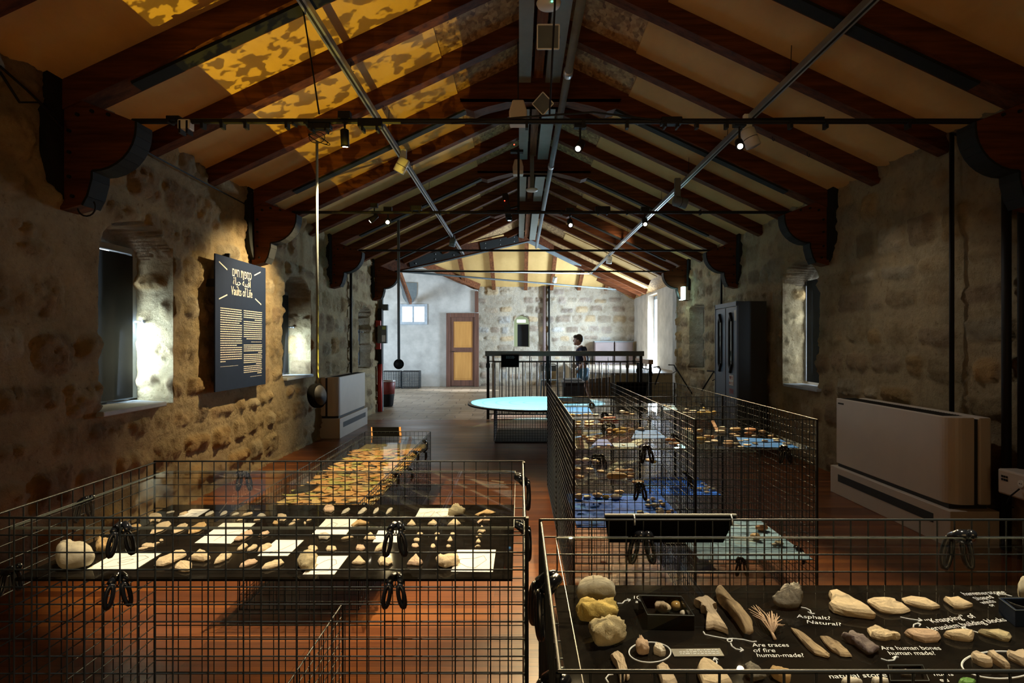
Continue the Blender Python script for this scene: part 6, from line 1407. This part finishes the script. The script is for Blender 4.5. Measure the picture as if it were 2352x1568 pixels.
find(e4([(2190, 1190), (2260, 1220), (2300, 1200), (2352, 1195), (2410, 1280), (2352, 1330), (2280, 1280), (2200, 1230)]), .014, 'bone', 'bone', 'forked beige bone, right one in the drawn ring', 'bone', k=1)
find(e4([(0, 1335), (50, 1360), (115, 1400), (180, 1440), (178, 1490), (130, 1495), (60, 1450), (0, 1400), (-20, 1360)]), .018, 'flint_tan', 'tan_cylinder_stone', 'orange-tan cylindrical stone at the front rim', k=1, smooth_=True)
find(e4([(650, 1465), (730, 1440), (800, 1460), (850, 1490), (780, 1515), (670, 1510)]), .012, 'palepebble', 'natural_stone', 'pale stone under the words natural stone, left one', k=2, smooth_=True)
find(e4([(930, 1460), (1000, 1450), (1095, 1475), (1090, 1510), (960, 1515)]), .012, 'palepebble', 'natural_stone', 'pale stone under the words natural stone, right one', k=2, smooth_=True)
M['greenrag'] = plain('green_fragment', (.13, .30, .06), .7)
find(e4([(1740, 1475), (1780, 1460), (1820, 1440), (1865, 1460), (1905, 1485), (1880, 1530), (1760, 1520)]), .010, 'greenrag', 'green_fragment', 'green fragment at the front rim on the right', 'fragment', k=2)

# open black box with eggs
def open_box(name, rim, z1, label, mat, wall=.003):
    P = [pZ(x, y, z1) for x, y in rim]; c = sum(P, Vector()) / 4
    r = empty(name, (c.x, c.y, TZ), label, 'box'); b = MB()
    inn = [c + (p - c) * (1 - wall * 2 / (p - c).length) for p in P]
    o = [(p.x, p.y) for p in P]; i_ = [(p.x, p.y) for p in inn]
    vs = [(x, y, TZ + .0005) for x, y in o] + [(x, y, z1) for x, y in o] + [(x, y, z1) for x, y in i_] + [(x, y, TZ + .004) for x, y in i_]
    fs = [(3, 2, 1, 0)]
    for l in range(3):
        for k in range(4): fs.append((l * 4 + k, l * 4 + (k + 1) % 4, (l + 1) * 4 + (k + 1) % 4, (l + 1) * 4 + k))
    fs.append((12, 13, 14, 15)); b.add(vs, fs); b.build('walls', M[mat], r)
    b = MB(); b.tube([Vector((p.x, p.y, z1)) for p in P], .0007, 4, closed=True); b.build('rim_line', M['bluegrey'], r)
    return P
P = open_box('open_black_box', e3([(1080, 675), (1480, 685), (1600, 865), (1165, 855)]), TZ + .027, 'open black box holding eggs and a crumpled husk', 'tray')
def egg(px, py, w_, h_, z, mat, name, label, tilt=0, cat='egg'):
    q = pZ(px, py, z); rx = w_ / 2 / F * q.y
    vs, fs = PM[2]; b = MB(); b.ball((0, 0, 0), (rx, rx * .80, rx * .72), 24, 16)
    b.v = [(v[0] * (1 + .10 * v[0] / rx), v[1] * (1 - .12 * v[0] / rx), v[2] * (1 - .12 * v[0] / rx)) for v in b.v]
    R = Euler((0, 0, tilt)).to_matrix(); b.v = [tuple(R @ Vector(v) + Vector((q.x, q.y, TZ + .0045 + rx * .72))) for v in b.v]
    return b.build(name, M[mat], None, True, label, cat)
egg(1523, 1392, 33, 20, TZ + .016, 'flint', 'egg', 'large cream egg in the open black box', -.3)
M['brownegg'] = plain('brown_egg', (.36, .22, .07), .22, 0, .12, 30)
egg(1554, 1387, 29, 20, TZ + .016, 'brownegg', 'egg', 'glossy brown egg in the open black box', .2)
egg(1572, 1409, 24, 20, TZ + .012, 'palepebble', 'egg', 'small whitish egg at the front corner of the black box', .4)
r_ = empty('husk', pZ(1517, 1405, TZ + .008), 'crumpled beige husk beside the large cream egg', 'husk')
c = WL[r_.name].copy(); c.z = TZ + .004; b = MB()
for a, l in ((-.5, .017), (0, .019), (.5, .018), (1.0, .015), (-1.0, .014)):
    b.tube([c + Vector((math.sin(a) * l * t * .9, (.5 - t) * .012, .004 + .016 * math.sin(t * 2.6))) for t in (0, .25, .5, .75, 1)], [.002, .0045, .0055, .004, .001], 7)
b.build('segments', M['bone'], r_, True)
# small plate with print, right-hand dishes
b = MB(); q = [pZ(x, y, TZ + .002) for x, y in e3([(1380, 1175), (1840, 1170), (1880, 1240), (1415, 1245)])]
b.add([(p.x, p.y, TZ + .0004) for p in q] + [(p.x, p.y, TZ + .0022) for p in q], [(3, 2, 1, 0), (4, 5, 6, 7), (0, 1, 5, 4), (1, 2, 6, 5), (2, 3, 7, 6), (3, 0, 4, 7)])
pl = b.build('caption_plate', plain('dark_grey_plate', (.055, .055, .058), .5), None, label='dark grey caption plate with three lines of tiny print', cat='label')
b = MB(); rnd = random.Random(8)
for k in range(3):
    u = .30 if k == 0 else .14
    while u < .92:
        w_ = rnd.uniform(.02, .09); v = .22 + k * .24; p0 = q[0].lerp(q[1], u).lerp(q[3].lerp(q[2], u), v); p1 = q[0].lerp(q[1], min(.94, u + w_)).lerp(q[3].lerp(q[2], min(.94, u + w_)), v)
        b.bar((p0.x, p0.y, TZ + .0024), (p1.x, p1.y, TZ + .0024), .0022, .0003); u += w_ + .02
b.build('small_print', M['chalk'], pl)
open_box('grey_dish_box', e4([(2115, 700), (2480, 700), (2560, 815), (2270, 815)]), TZ + .030, 'grey box with a round opening at the right picture edge', 'navy')
q = pZ(*e4([(2340, 745)])[0], TZ + .026)
b = MB(); b.lathe((q.x, q.y, TZ + .005), [(.022, 0), (.026, .022), (.024, .023), (.020, .003)], 28); b.build('round_tin', M['black'], None, True, 'round black tin inside the grey box', 'tin')
open_box('shallow_black_box', e4([(1085, 1325), (1410, 1325), (1470, 1470), (1110, 1470)]), TZ + .014, 'shallow black box at the front rim with a pale stone', 'tray')
find(e4([(1200, 1400), (1225, 1380), (1260, 1375), (1310, 1400), (1340, 1430), (1320, 1447), (1260, 1447), (1210, 1432)]), .014, 'palepebble', 'pale_stone', 'pale stone inside the shallow black box', k=2, smooth_=True)
# fan of dry needles
r_ = empty('dry_twig', pZ(1775, 1452, TZ), 'dry fan-shaped twig of beige needles', 'twig')
root = pZ(*e3([(2330, 1035)])[0], TZ + .006); b = MB(); rnd = random.Random(2)
tips = e3([(2105, 800), (2130, 780), (2150, 770), (2175, 765), (2195, 780), (2215, 800), (2120, 830), (2145, 860), (2200, 890), (2250, 830), (2280, 840), (2300, 830), (2320, 820), (2335, 850)]) + e4([(5, 825), (25, 850), (50, 845), (75, 870), (100, 900), (125, 950), (110, 960), (60, 900), (85, 940), (30, 900)])
for (x, y) in tips:
    t_ = pZ(x, y, TZ + .012); mid = root.lerp(t_, .5) + Vector((rnd.uniform(-.004, .004), 0, .008)); b.tube([root, mid, t_], [.0013, .0011, .0005], 5)
b.build('needles', M['flint_pink'], r_, True)
b = MB(); b.tube([root + Vector((-.001, -.012, -.003)), root, root + Vector((0, .006, .001))], [.003, .0025, .0016], 7); b.build('stem', M['flint_pink'], r_, True)

# white handwriting and drawn lines belong to the tray
TR_ = [c for c in E_.children if c.name.startswith('tray')][0]
ez = TZ + .0006
def note(body, px, py, size, rot=0.0, xs=1.0):
    q = pZ(px, py, ez)
    return text(body, 'n', M['chalk'], TR_, size * .66, Matrix.Translation((q.x, q.y, ez)) @ Matrix.Rotation(rot, 4, 'Z'), .0002, 'CENTER', .25, 1.0, xs)
def NP(x, y): return (1772 + x / 4.055, 1200 + y / 4.055)
notes = [note('Asphalt?', *NP(385, 880), .030, -.15, .9), note('Natural?', *NP(480, 935), .028, -.18, .95),
         note('Are traces', *NP(-15, 1140), .026, .0, .85), note('of fire', *NP(-75, 1190), .026, .0, .9), note('human-made?', *NP(75, 1235), .026, .0, .82),
         note('Are human bones', *NP(1290, 1168), .027, 0, .78), note('human made?', *NP(1300, 1215), .026, 0, .82),
         note('“Knapping” of', *NP(1660, 895), .034, .22, .85), note('Jerusalem building blocks', *NP(1820, 945), .032, .22, .80),
         note('hammerstone', *NP(1970, 655), .034, .1, .75), note('Shaped', *NP(1970, 700), .030, .25, .8), note('winds', *NP(2010, 738), .028, .25, .8), note('or', *NP(2045, 768), .024, .2, .8),
         note('natural stone', *NP(795, 1425), .025, .05, 1.05), note('hums', *NP(1590, 1410), .022, 0, 1.0), note('ed', *NP(1600, 1465), .022, 0, 1.0),
         note('10', 1200 + 1055 / 4.055, 1200 + 697 / 4.055, .030, 0, .8), note('a', 1200 + 1060 / 4.055, 1200 + 735 / 4.055, .026, 0, .8)]
o = join_into('white_handwriting', notes, TR_)
def stroke(pts, b, w_=.0016):
    P = [pZ(x, y, ez) for x, y in pts]
    for i in range(len(P) - 1): b.tube([(P[i].x, P[i].y, ez), (P[i + 1].x, P[i + 1].y, ez)], w_ * .75, 5)
def ell(cx_, cy_, rx, ry, a0=0, a1=360, n=40): return [(cx_ + rx * math.cos(math.radians(a0 + (a1 - a0) * k / n)), cy_ + ry * math.sin(math.radians(a0 + (a1 - a0) * k / n))) for k in range(n + 1)]
b = MB()
stroke(e3(ell(1187, 1207, 195, 95)), b)
stroke(e3([(1685, 1015), (1700, 1040), (1780, 1058), (1860, 1072), (1930, 1085)] + ell(1930, 1095, 22, 16, -60, 280, 14) + [(1960, 1078), (2060, 1088), (2140, 1108), (2180, 1105)]), b)
stroke(e3([(1940, 1122), (1950, 1150), (1985, 1175), (2055, 1188)]), b); stroke(e3([(2030, 1165), (2058, 1188), (2025, 1202)]), b)
stroke(e3([(1805, 1320), (1812, 1295), (1790, 1262)]), b); stroke(e3([(1778, 1285), (1788, 1258), (1822, 1275)]), b)
stroke(e3([(885, 750), (930, 752), (955, 725), (1000, 718)]), b); stroke(e3([(975, 708), (1005, 718), (985, 735)]), b)
stroke(e3([(845, 1412), (800, 1418), (775, 1450), (800, 1490)]), b)
stroke(e4([(275, 787), (320, 795), (360, 815), (372, 845)]), b); stroke(e4([(340, 830), (372, 848), (400, 845)]), b)
stroke(e4([(1020, 1265), (1080, 1285), (1140, 1280), (1160, 1248)]), b); stroke(e4([(1125, 1262), (1160, 1245), (1185, 1252)]), b)
stroke(e4([(1200, 878), (1280, 895), (1400, 912)]), b); stroke(e4([(1370, 890), (1405, 912), (1365, 920)]), b)
stroke(e4([(1320, 975), (1325, 950), (1350, 938), (1385, 945)]), b); stroke(e4([(1360, 930), (1390, 945), (1375, 965)]), b)
stroke(e4([(1925, 1025), (1860, 1005), (1775, 975)]), b); stroke(e4([(1790, 995), (1770, 972), (1810, 975)]), b)
stroke(e4([(2250, 690), (2180, 670), (2100, 665)]), b); stroke(e4([(2120, 650), (2098, 665), (2125, 680)]), b)
stroke(e4(ell(2130, 1325, 358, 128, 0, 360)), b, .002)
b.build('drawn_lines', M['chalk'], TR_)

# ================================================================ LIGHTING TRACKS, LAMPS, CEILING EQUIPMENT
def rail(name, p0, p1, w_, h_, mat, label, cat='lighting rail', groove=True):
    p0, p1 = Vector(p0), Vector(p1)
    r = empty(name, p0, label, cat)
    b = MB(); b.bar(p0, p1, w_, h_); b.build('profile', M[mat], r)
    if groove: b = MB(); b.bar(p0 - Vector((0, 0, h_ / 2 + .0005)), p1 - Vector((0, 0, h_ / 2 + .0005)), w_ * .35, .002); b.build('groove', M['black'], r)
    return r
lr = rail('lighting_rail', (-1.30, 2.2, 3.43), (-1.30, 13.7, 3.43), .05, .045, 'alu', 'thin silver lighting rail running away under the left roof slope')
rr_ = rail('lighting_rail', (2.00, 2.0, 3.315), (2.00, 16.4, 3.315), .05, .045, 'alu', 'thin silver lighting rail running away under the right roof slope')
for x, y0_, z in ((-1.30, 3.2, 3.43), (2.00, 3.0, 3.315)):
    b = MB()
    for k in range(9):
        y = y0_ + k * 1.3; b.tube([(x, y, z), (x + .01, y, ceil_z(x))], .003, 5); b.tube([(x - .03, y, z + .03), (x + .03, y, z + .03)], .003, 5)
    b.build('suspension_wire', M['black'], lr if x < 0 else rr_)
r = empty('service_pipe', (.45, 3, 3.87), 'thick blue-grey pipe running beside the ridge', 'pipe')
b = MB(); b.tube([(.455, 2.5, 3.87), (.455, 15.3, 3.87)], .037, 14); b.build('pipe', M['bluegrey'], r, True)
for y in (5.35, 8.2): b = MB(); b.cyl((.455, y, 3.87), (.455, y + .1, 3.87), .045, 14); b.build('coupling', M['alu'], r, True)
pipe('cable', [(.205, 2.6, 3.82), (.19, 3.62, 2.79)], .006, 'black', 'black cable dropping from the ridge to the nearest tie rod', 'cable')

TRZ = 2.755
def head(loc, aim, label, body='black', size=1.0, on=True, energy=0, deg=40, color=WARM, blend=.5, up=.13, glow=60):
    """can spot on a clamp; loc is the lamp mouth"""
    loc = Vector(loc); d = (Vector(aim) - loc).normalized()
    r = empty('spotlight', loc, label, 'spotlight'); L = .095 * size; R = .026 * size
    b = MB(); back = loc - d * L; b.tube([back - d * .008, back, loc], [R * .6, R, R], 18); b.build('lamp_body', M[body], r, True)
    b = MB(); b.tube([loc, loc + d * .004], [R * 1.08, R * 1.08], 18); b.build('front_ring', M[body], r, True)
    if on:
        b = MB(); b.tube([loc + d * .0045, loc + d * .0055], [R * .62, R * .62], 18); g = b.build('lamp_lens', M['lampglow'], r)
        if energy: spot('lamp_light', loc + d * .02, aim, deg, energy, color, blend, .02)
    top = back + d * L * .4
    b = MB(); b.tube([top, (top.x, top.y, top.z + up)], .007, 8); b.box((top.x, top.y, top.z + up), (.075 * size, .045, .045)); b.build('clamp_mount', M[body], r)
    return r
Y1, Y2 = 3.65, 6.22
head((-1.087, Y1, 2.60), (-1.10, 4.05, .5), 'black spotlight, left one of three on the nearest tie rod', energy=520, deg=76, blend=.35)
head((.370, Y1, 2.585), (-.50, 1.50, .86), 'black spotlight, middle one of three on the nearest tie rod', energy=427, deg=34, blend=.45)
head((1.384, Y1, 2.60), (.68, 1.00, .86), 'black spotlight, right one of three on the nearest tie rod', energy=315, deg=36, blend=.45)
head((-1.585, Y2, 2.665), (-2.80, 6.05, 1.55), 'small black spotlight turned towards the navy text panel', energy=330, deg=84, blend=.7)
head((-1.40, Y2, 2.655), (-.62, 1.6, .9), 'bright spotlight, left one on the second tie rod', energy=270, deg=26, blend=.5, size=1.15)
head((.55, Y2, 2.625), (.62, 3.3, .60), 'bright spotlight on the second tie rod near the ridge', energy=540, deg=44, blend=.45, size=1.15)
head((1.346, Y2, 2.635), (.95, 3.4, .55), 'bright spotlight on the second tie rod near the right rail', energy=585, deg=46, blend=.45, size=1.15)
# more unlit or far heads on the rails
def can(px, py, D, aim, label, body='white', size=2.0, on=False, railz=None, energy=0, deg=50, color=WARM):
    p = pD(px, py, D); d = (Vector(aim) - p).normalized(); r = empty('rail_floodlight', p, label, 'floodlight')
    b = MB(); b.tube([p - d * .16, p - d * .15, p], [.05, .062, .062], 18); b.tube([p - d * .075, p - d * .070], [.0635, .0635], 18, mi=1); b.build('lamp_body', [M[body], M['black']], r, True)
    if railz: b = MB(); q = p - d * .10; b.box((q.x, q.y + .04, (q.z + railz) / 2 + .02), (.07, .05, abs(railz - q.z) + .02)); b.build('driver_box', M[body], r, bevel=.008)
    if energy: spot('floodlight_beam', p + d * .02, aim, deg, energy, color, .6, .03)
    return r
can(915, 395, 6.28, (-2.0, 6.4, 1.9), 'white rail floodlight on the left rail above the hanging listening tubes', railz=3.43)
can(1731, 336, 5.0, (2.95, 4.75, .5), 'white rail floodlight behind the right spotlight of the nearest tie rod', railz=3.315, energy=34, deg=90, color=(.95, .88, .8))
can(1576, 468, 6.98, (3.0, 7.1, 2.8), 'dark rail floodlight pointing sideways on the right rail', 'bluegrey', railz=3.315)
can(1038, 566, 11.3, (-1.6, 11.4, 1.5), 'grey rail floodlight near the far end of the left rail', 'bluegrey', railz=3.43)
can(1398, 605, 13.0, (1.7, 13.0, .6), 'pale blue-lit rail floodlight on the far part of the right rail', 'white', railz=3.315)
can(1273, 648, 16.6, (.7, 17.5, 1.2), 'small rail floodlight in front of the end slope', 'white')
spot('far_fill_spot', (2.0, 12.6, 3.2), (3.2, 9.9, .9), 70, 60, (1.0, .80, .66), .7, .05)  # added fill without a lamp body, brightens the far right wall
spot('far_fill_spot', (2.0, 11.0, 3.2), (.5, 16.0, 3.9), 110, 30, (1.0, .86, .6), .8, .05)  # added uplight without a lamp body, brightens the far ceiling
# boxes and clips on the tie rods
def rod_box(px, py, D, w_, h_, mat, label, name='driver_box'):
    p = pD(px, py, D); r = empty(name, p, label, 'box'); b = MB(); b.box(p, (w_, .06, h_)); b.build('case', M[mat], r, bevel=.006)
    for s in (-1, 1): b = MB(); b.box(p + Vector((s * w_ * .3, 0, -h_ * .3)), (.012, .065, h_ * 1.3)); b.build('strap', M['black'], r)
    return r
rod_box(427, 288, Y1, .075, .06, 'white', 'white socket box strapped to the left part of the nearest tie rod', 'socket_box')
rod_box(402, 274, Y1, .085, .03, 'black', 'black transformer on top of the white socket box')
rod_box(690, 281, Y1, .12, .022, 'black', 'flat black transformer on the nearest tie rod above the hanging cord')
rod_box(735, 292, Y1, .14, .035, 'black', 'black cable block at the top of the first listening tube')
rod_box(851, 284, Y1, .15, .055, 'black', 'long black transformer beside the left spotlight')
rod_box(1541, 279, Y1, .13, .045, 'black', 'black transformer on the right part of the nearest tie rod')
rod_box(956, 478, Y2, .12, .05, 'black', 'small black transformer on the second tie rod, left side')
rod_box(1384, 481, Y2, .16, .06, 'black', 'black tangle box on the second tie rod, right side')
for nm, D, xs in (('tie_rod_clips', Y1, (467, 512, 566, 660, 1210, 1340, 1440, 1600, 1668, 1815, 1896, 2085)), ('tie_rod_clips', Y2, (1010, 1290, 1440, 1608))):
    zc = CAMH - ((285 if D < 5 else 487) - CY) / F * D
    for k, px in enumerate(xs):
        b = MB(); p = pD(px, 0, D); b.box((p.x, D, zc - .004), (.018, .045, .052))
        b.build('cable_clip', M['black'], None, label='black cable clip on the %s tie rod, %s from the left' % ('nearest' if D < 5 else 'second', ORD[k]), cat='cable clip', group='tie rod cable clips')
pipe('cable', [(-.42, Y1 - .02, 2.735), (.1, Y1 - .03, 2.775), (.46, Y1 - .03, 2.80), (.9, Y1 - .02, 2.75), (1.9, Y1 - .02, 2.77)], .006, 'black', 'black cable following the nearest tie rod', 'cable')
pipe('cable', [(-1.35, Y1, 3.45), (-1.30, Y1 + .02, 3.1), (-1.25, Y1, 2.80)], .005, 'black', 'thin cable from the left rail down to the tie rod', 'cable')

# listening tubes: a cord with a black disc
def listening(px, py0, py1, D, label, face):
    p, q = pD(px, py0, D), pD(px + 1, py1, D); r = empty('hanging_earpiece', p, label, 'earpiece')
    b = MB(); b.tube([p, p.lerp(q, .5) + Vector((.0, 0, 0)), q], .0085 * D / 3.65, 8); b.build('cord', M['bluegrey'], r, True)
    R_ = .078; c = q - Vector((0, 0, R_ * .85)); d = Vector(face).normalized()
    b = MB(); b.tube([c - d * .03, c - d * .022, c + d * .01, c + d * .022], [R_ * .55, R_ * .95, R_, R_ * .88], 26); b.build('ear_disc', M['matte'], r, True)
    b = MB(); b.tube([c + d * .022, c + d * .024], [R_ * .8, R_ * .8], 26); b.build('ear_pad', M['black'], r, True)
    return r
listening(728, 325, 884, Y1, 'black earpiece hanging edge-on beside the far fan coil unit, first of two', (.9, -.25, .15))
listening(915, 500, 826, 8.9, 'round black earpiece hanging in front of the plaster wall, second of two', (.1, -1, .05))
b = MB(); c = pD(728, 312, Y1)
for k in range(3): b.tube([c + Vector((.05 * math.cos(a + k) * (1 + .2 * k), .02 * k, .035 * math.sin(a) - .01)) for a in [i / 14 * 2 * PI for i in range(14)]], .0025, 5, closed=True)
b.build('cable_coil', M['black'], None, True, 'coil of thin black cable at the top of the first earpiece cord', 'cable')

# projector on a pole, access points, speakers, cameras near the ridge
pp = pD(1165, 480, 7.3)
r = empty('projector', pp, 'slim black projector with a glowing blue lens hanging by the ridge', 'projector')
b = MB(); b.bar(pD(1160, 447, 7.3), pD(1169, 503, 7.25), .075, .10, (0, 1, 0)); b.build('body', M['black'], r, bevel=.01)
b = MB(); lens = pD(1170, 506, 7.25); b.cyl(lens + Vector((0, 0, .03)), lens, .034, 18); b.build('lens_barrel', M['black'], r, True)
b = MB(); b.cyl(lens - Vector((0, 0, .001)), lens - Vector((0, 0, .004)), .020, 16); b.build('lens', M['cyanlens'], r)
b = MB(); q = pD(1159, 461, 7.2); b.ball(q, .006, 8, 6); b.build('red_led', M['redled'], r)
b = MB(); a = pD(1191, 352, 7.3); b.bar((a.x, 7.3, a.z + .06), (a.x, 7.3, a.z - .72), .028, .02, (0, 1, 0)); b.box((a.x - .02, 7.3, a.z + .02), (.16, .08, .03)); b.bar((a.x, 7.3, a.z - .66), (pp.x, 7.3, pp.z), .02, .02); b.build('hanging_bracket', M['steel'], r)
spot('projector_beam', lens - Vector((0, 0, .02)), (xc, Dc, TZc), 40, 900, (.22, .78, 1.0), .03, .004)
def dome(px, py, D, R_, label, led=None):
    p = pD(px, py, D); r = empty('access_point', p, label, 'access point'); b = MB(); b.lathe((p.x, p.y, p.z - .0), [(R_ * .4, -.03), (R_ * .9, -.018), (R_, 0), (R_ * .9, .012)], 28); b.build('dome', M['white'], r, True)
    b = MB(); b.bb((p.x - .03, p.y - .02, p.z + .01), (p.x + .03, p.y + .02, 4.12)); b.build('mount', M['bluegrey'], r)
    if led: q = p + Vector((.02, -R_ * .75, -.022)); b = MB(); b.ball(q, .006, 8, 6); b.build('led', M[led], r)
dome(1260, 8, 4.0, .085, 'round white access point with a green light at the top of the ridge', 'greenled')
dome(1222, 436, 8.6, .09, 'round white access point farther along the ridge')
def flood(px, py, D, w_, tilt, label):
    p = pD(px, py, D); r = empty('floodlight', p, label, 'floodlight'); R = Euler(tilt).to_matrix()
    def bx(c, d, nm, mt): b = MB(); b.box(p + R @ Vector(c), d, R); b.build(nm, M[mt], r)
    t = .010
    b = MB()
    for c, d in (((0, 0, w_ / 2), (w_, .03, t)), ((0, 0, -w_ / 2), (w_, .03, t)), ((w_ / 2, 0, 0), (t, .03, w_)), ((-w_ / 2, 0, 0), (t, .03, w_))): b.box(p + R @ Vector(c), d, R)
    b.build('frame', M['white'], r)
    b = MB(); b.box(p + R @ Vector((0, .004, 0)), (w_ * .96, .01, w_ * .96), R); b.build('front_glass', M['bluegrey'], r)
    b = MB(); b.box(p + R @ Vector((0, .05, 0)), (w_ * .7, .07, w_ * .7), R); b.build('housing', M['white'], r, bevel=.01)
    b = MB(); b.tube([p + R @ Vector((-w_ * .55, .05, 0)), p + R @ Vector((-w_ * .55, .10, .05)), p + R @ Vector((0, .12, .08)), p + R @ Vector((w_ * .55, .10, .05)), p + R @ Vector((w_ * .55, .05, 0))], .005, 6); b.build('yoke', M['steel'], r)
flood(1259, 85, 4.6, .17, (.35, 0, 0), 'square white-framed floodlight facing down at the ridge')
flood(1247, 238, 6.0, .155, (.5, .72, .3), 'square white-framed floodlight tilted on its corner at the ridge')
def sensor(px, py, D, label, w_=.15):
    p = pD(px, py, D); r = empty('ceiling_speaker', p, label, 'speaker'); b = MB(); b.prism([(p.x - w_ / 2, p.z), (p.x + w_ / 2, p.z), (p.x + w_ * .52, p.z + .10), (p.x + w_ * .33, p.z + .20), (p.x - w_ * .33, p.z + .20), (p.x - w_ * .52, p.z + .10)], D - .06, D + .06, 'y'); b.build('case', M['offwhite'], r, bevel=.012)
    b = MB(); b.bb((p.x - w_ * .46, D - .065, p.z - .006), (p.x + w_ * .46, D + .05, p.z + .045)); b.build('grille', M['white'], r)
    b = MB(); b.tube([(p.x, D, p.z + .19), (p.x, D, 4.0)], .006, 6); b.build('hanger', M['black'], r)
sensor(1190, 287, 5.1, 'cream box speaker just above the nearest tie rod at the ridge')
sensor(1190, 402, 7.9, 'smaller cream box speaker behind the projector bracket', .14)
b = MB(); b.ball(pD(1181, 332, 7.6), .007, 8, 6); b.build('red_indicator', M['redled'], None, label='tiny red indicator light beside the ridge', cat='indicator')
# curtain hooks on the rafters
HK = ['high on the right slope before the nearest tie rod', 'above the right end of the nearest tie rod transformer', 'just below the nearest tie rod on the right slope', 'low on the right slope near the truss bracket', 'halfway along the right slope',
      'beside the left rail above the tie rod', 'at the top of the left slope near the rail', 'far down the right slope near the third tie rod', 'behind the second tie rod near its bright lamp']
for i, (px, py, D) in enumerate(((1763, 183, 5.2), (1683, 283, 6.1), (1774, 321, 5.3), (1854, 357, 4.6), (1569, 403, 7.8), (880, 250, 5.2), (818, 38, 4.4), (1420, 559, 12.0), (1493, 503, 9.0))):
    p = pD(px, py, D); b = MB(); b.tube([p + Vector((0, 0, .03)), p, p + Vector((.012, 0, -.012)), p + Vector((.02, 0, .0)), p + Vector((.014, 0, .012))], .003, 6); b.build('ceiling_hook', M['black'], None, True, 'small black hook under a rafter, ' + HK[i], 'hook', 'ceiling hooks')

# light thrown up on the left slope by the glass over the leaf scraps: a lamp with a cut-out pattern
gl = bpy.data.lights.new('scrap_case_reflection', 'SPOT'); gl.energy = 270; gl.color = (1, 1, 1); gl.spot_size = math.radians(125); gl.spot_blend = 0.0; gl.shadow_soft_size = .003
go = bpy.data.objects.new('scrap_case_reflection', gl); COL.objects.link(go); go.location = (-1.11, 4.15, .56); go.rotation_euler = (PI, 0, 0)
gl.use_nodes = True; nt = gl.node_tree; em = nt.nodes['Emission']
tc = nt.nodes.new('ShaderNodeTexCoord'); sx = nt.nodes.new('ShaderNodeSeparateXYZ'); nt.links.new(tc.outputs['Normal'], sx.inputs[0])
def mth(op, a, b_=None):
    n = nt.nodes.new('ShaderNodeMath'); n.operation = op
    for i, v in enumerate((a, b_)):
        if v is None: continue
        if isinstance(v, (int, float)): n.inputs[i].default_value = v
        else: nt.links.new(v, n.inputs[i])
    return n.outputs[0]
za = mth('ABSOLUTE', sx.outputs[2]); U_ = mth('DIVIDE', sx.outputs[0], za); V_ = mth('DIVIDE', sx.outputs[1], za)
cb = nt.nodes.new('ShaderNodeCombineXYZ'); nt.links.new(U_, cb.inputs[0]); nt.links.new(V_, cb.inputs[1])
GOBO = dict(u0=-.40, u1=.17, v0=-1.15, v1=.85)
n1 = nt.nodes.new('ShaderNodeTexNoise'); n1.inputs['Scale'].default_value = 19.0; n1.inputs['Detail'].default_value = 3.0; n1.inputs['Roughness'].default_value = .55; nt.links.new(cb.outputs[0], n1.inputs['Vector'])
r1 = nt.nodes.new('ShaderNodeMapRange'); r1.inputs[1].default_value = .47; r1.inputs[2].default_value = .50; r1.inputs[3].default_value = .22; r1.inputs[4].default_value = 1.0; nt.links.new(n1.outputs['Fac'], r1.inputs[0])
msk = mth('MULTIPLY', mth('GREATER_THAN', U_, GOBO['u0']), mth('LESS_THAN', U_, GOBO['u1']))
msk = mth('MULTIPLY', msk, mth('MULTIPLY', mth('GREATER_THAN', V_, GOBO['v0']), mth('LESS_THAN', V_, GOBO['v1'])))
nt.links.new(mth('MULTIPLY', r1.outputs[0], msk), em.inputs['Strength']); em.inputs['Color'].default_value = (1.0, .70, .06, 1)
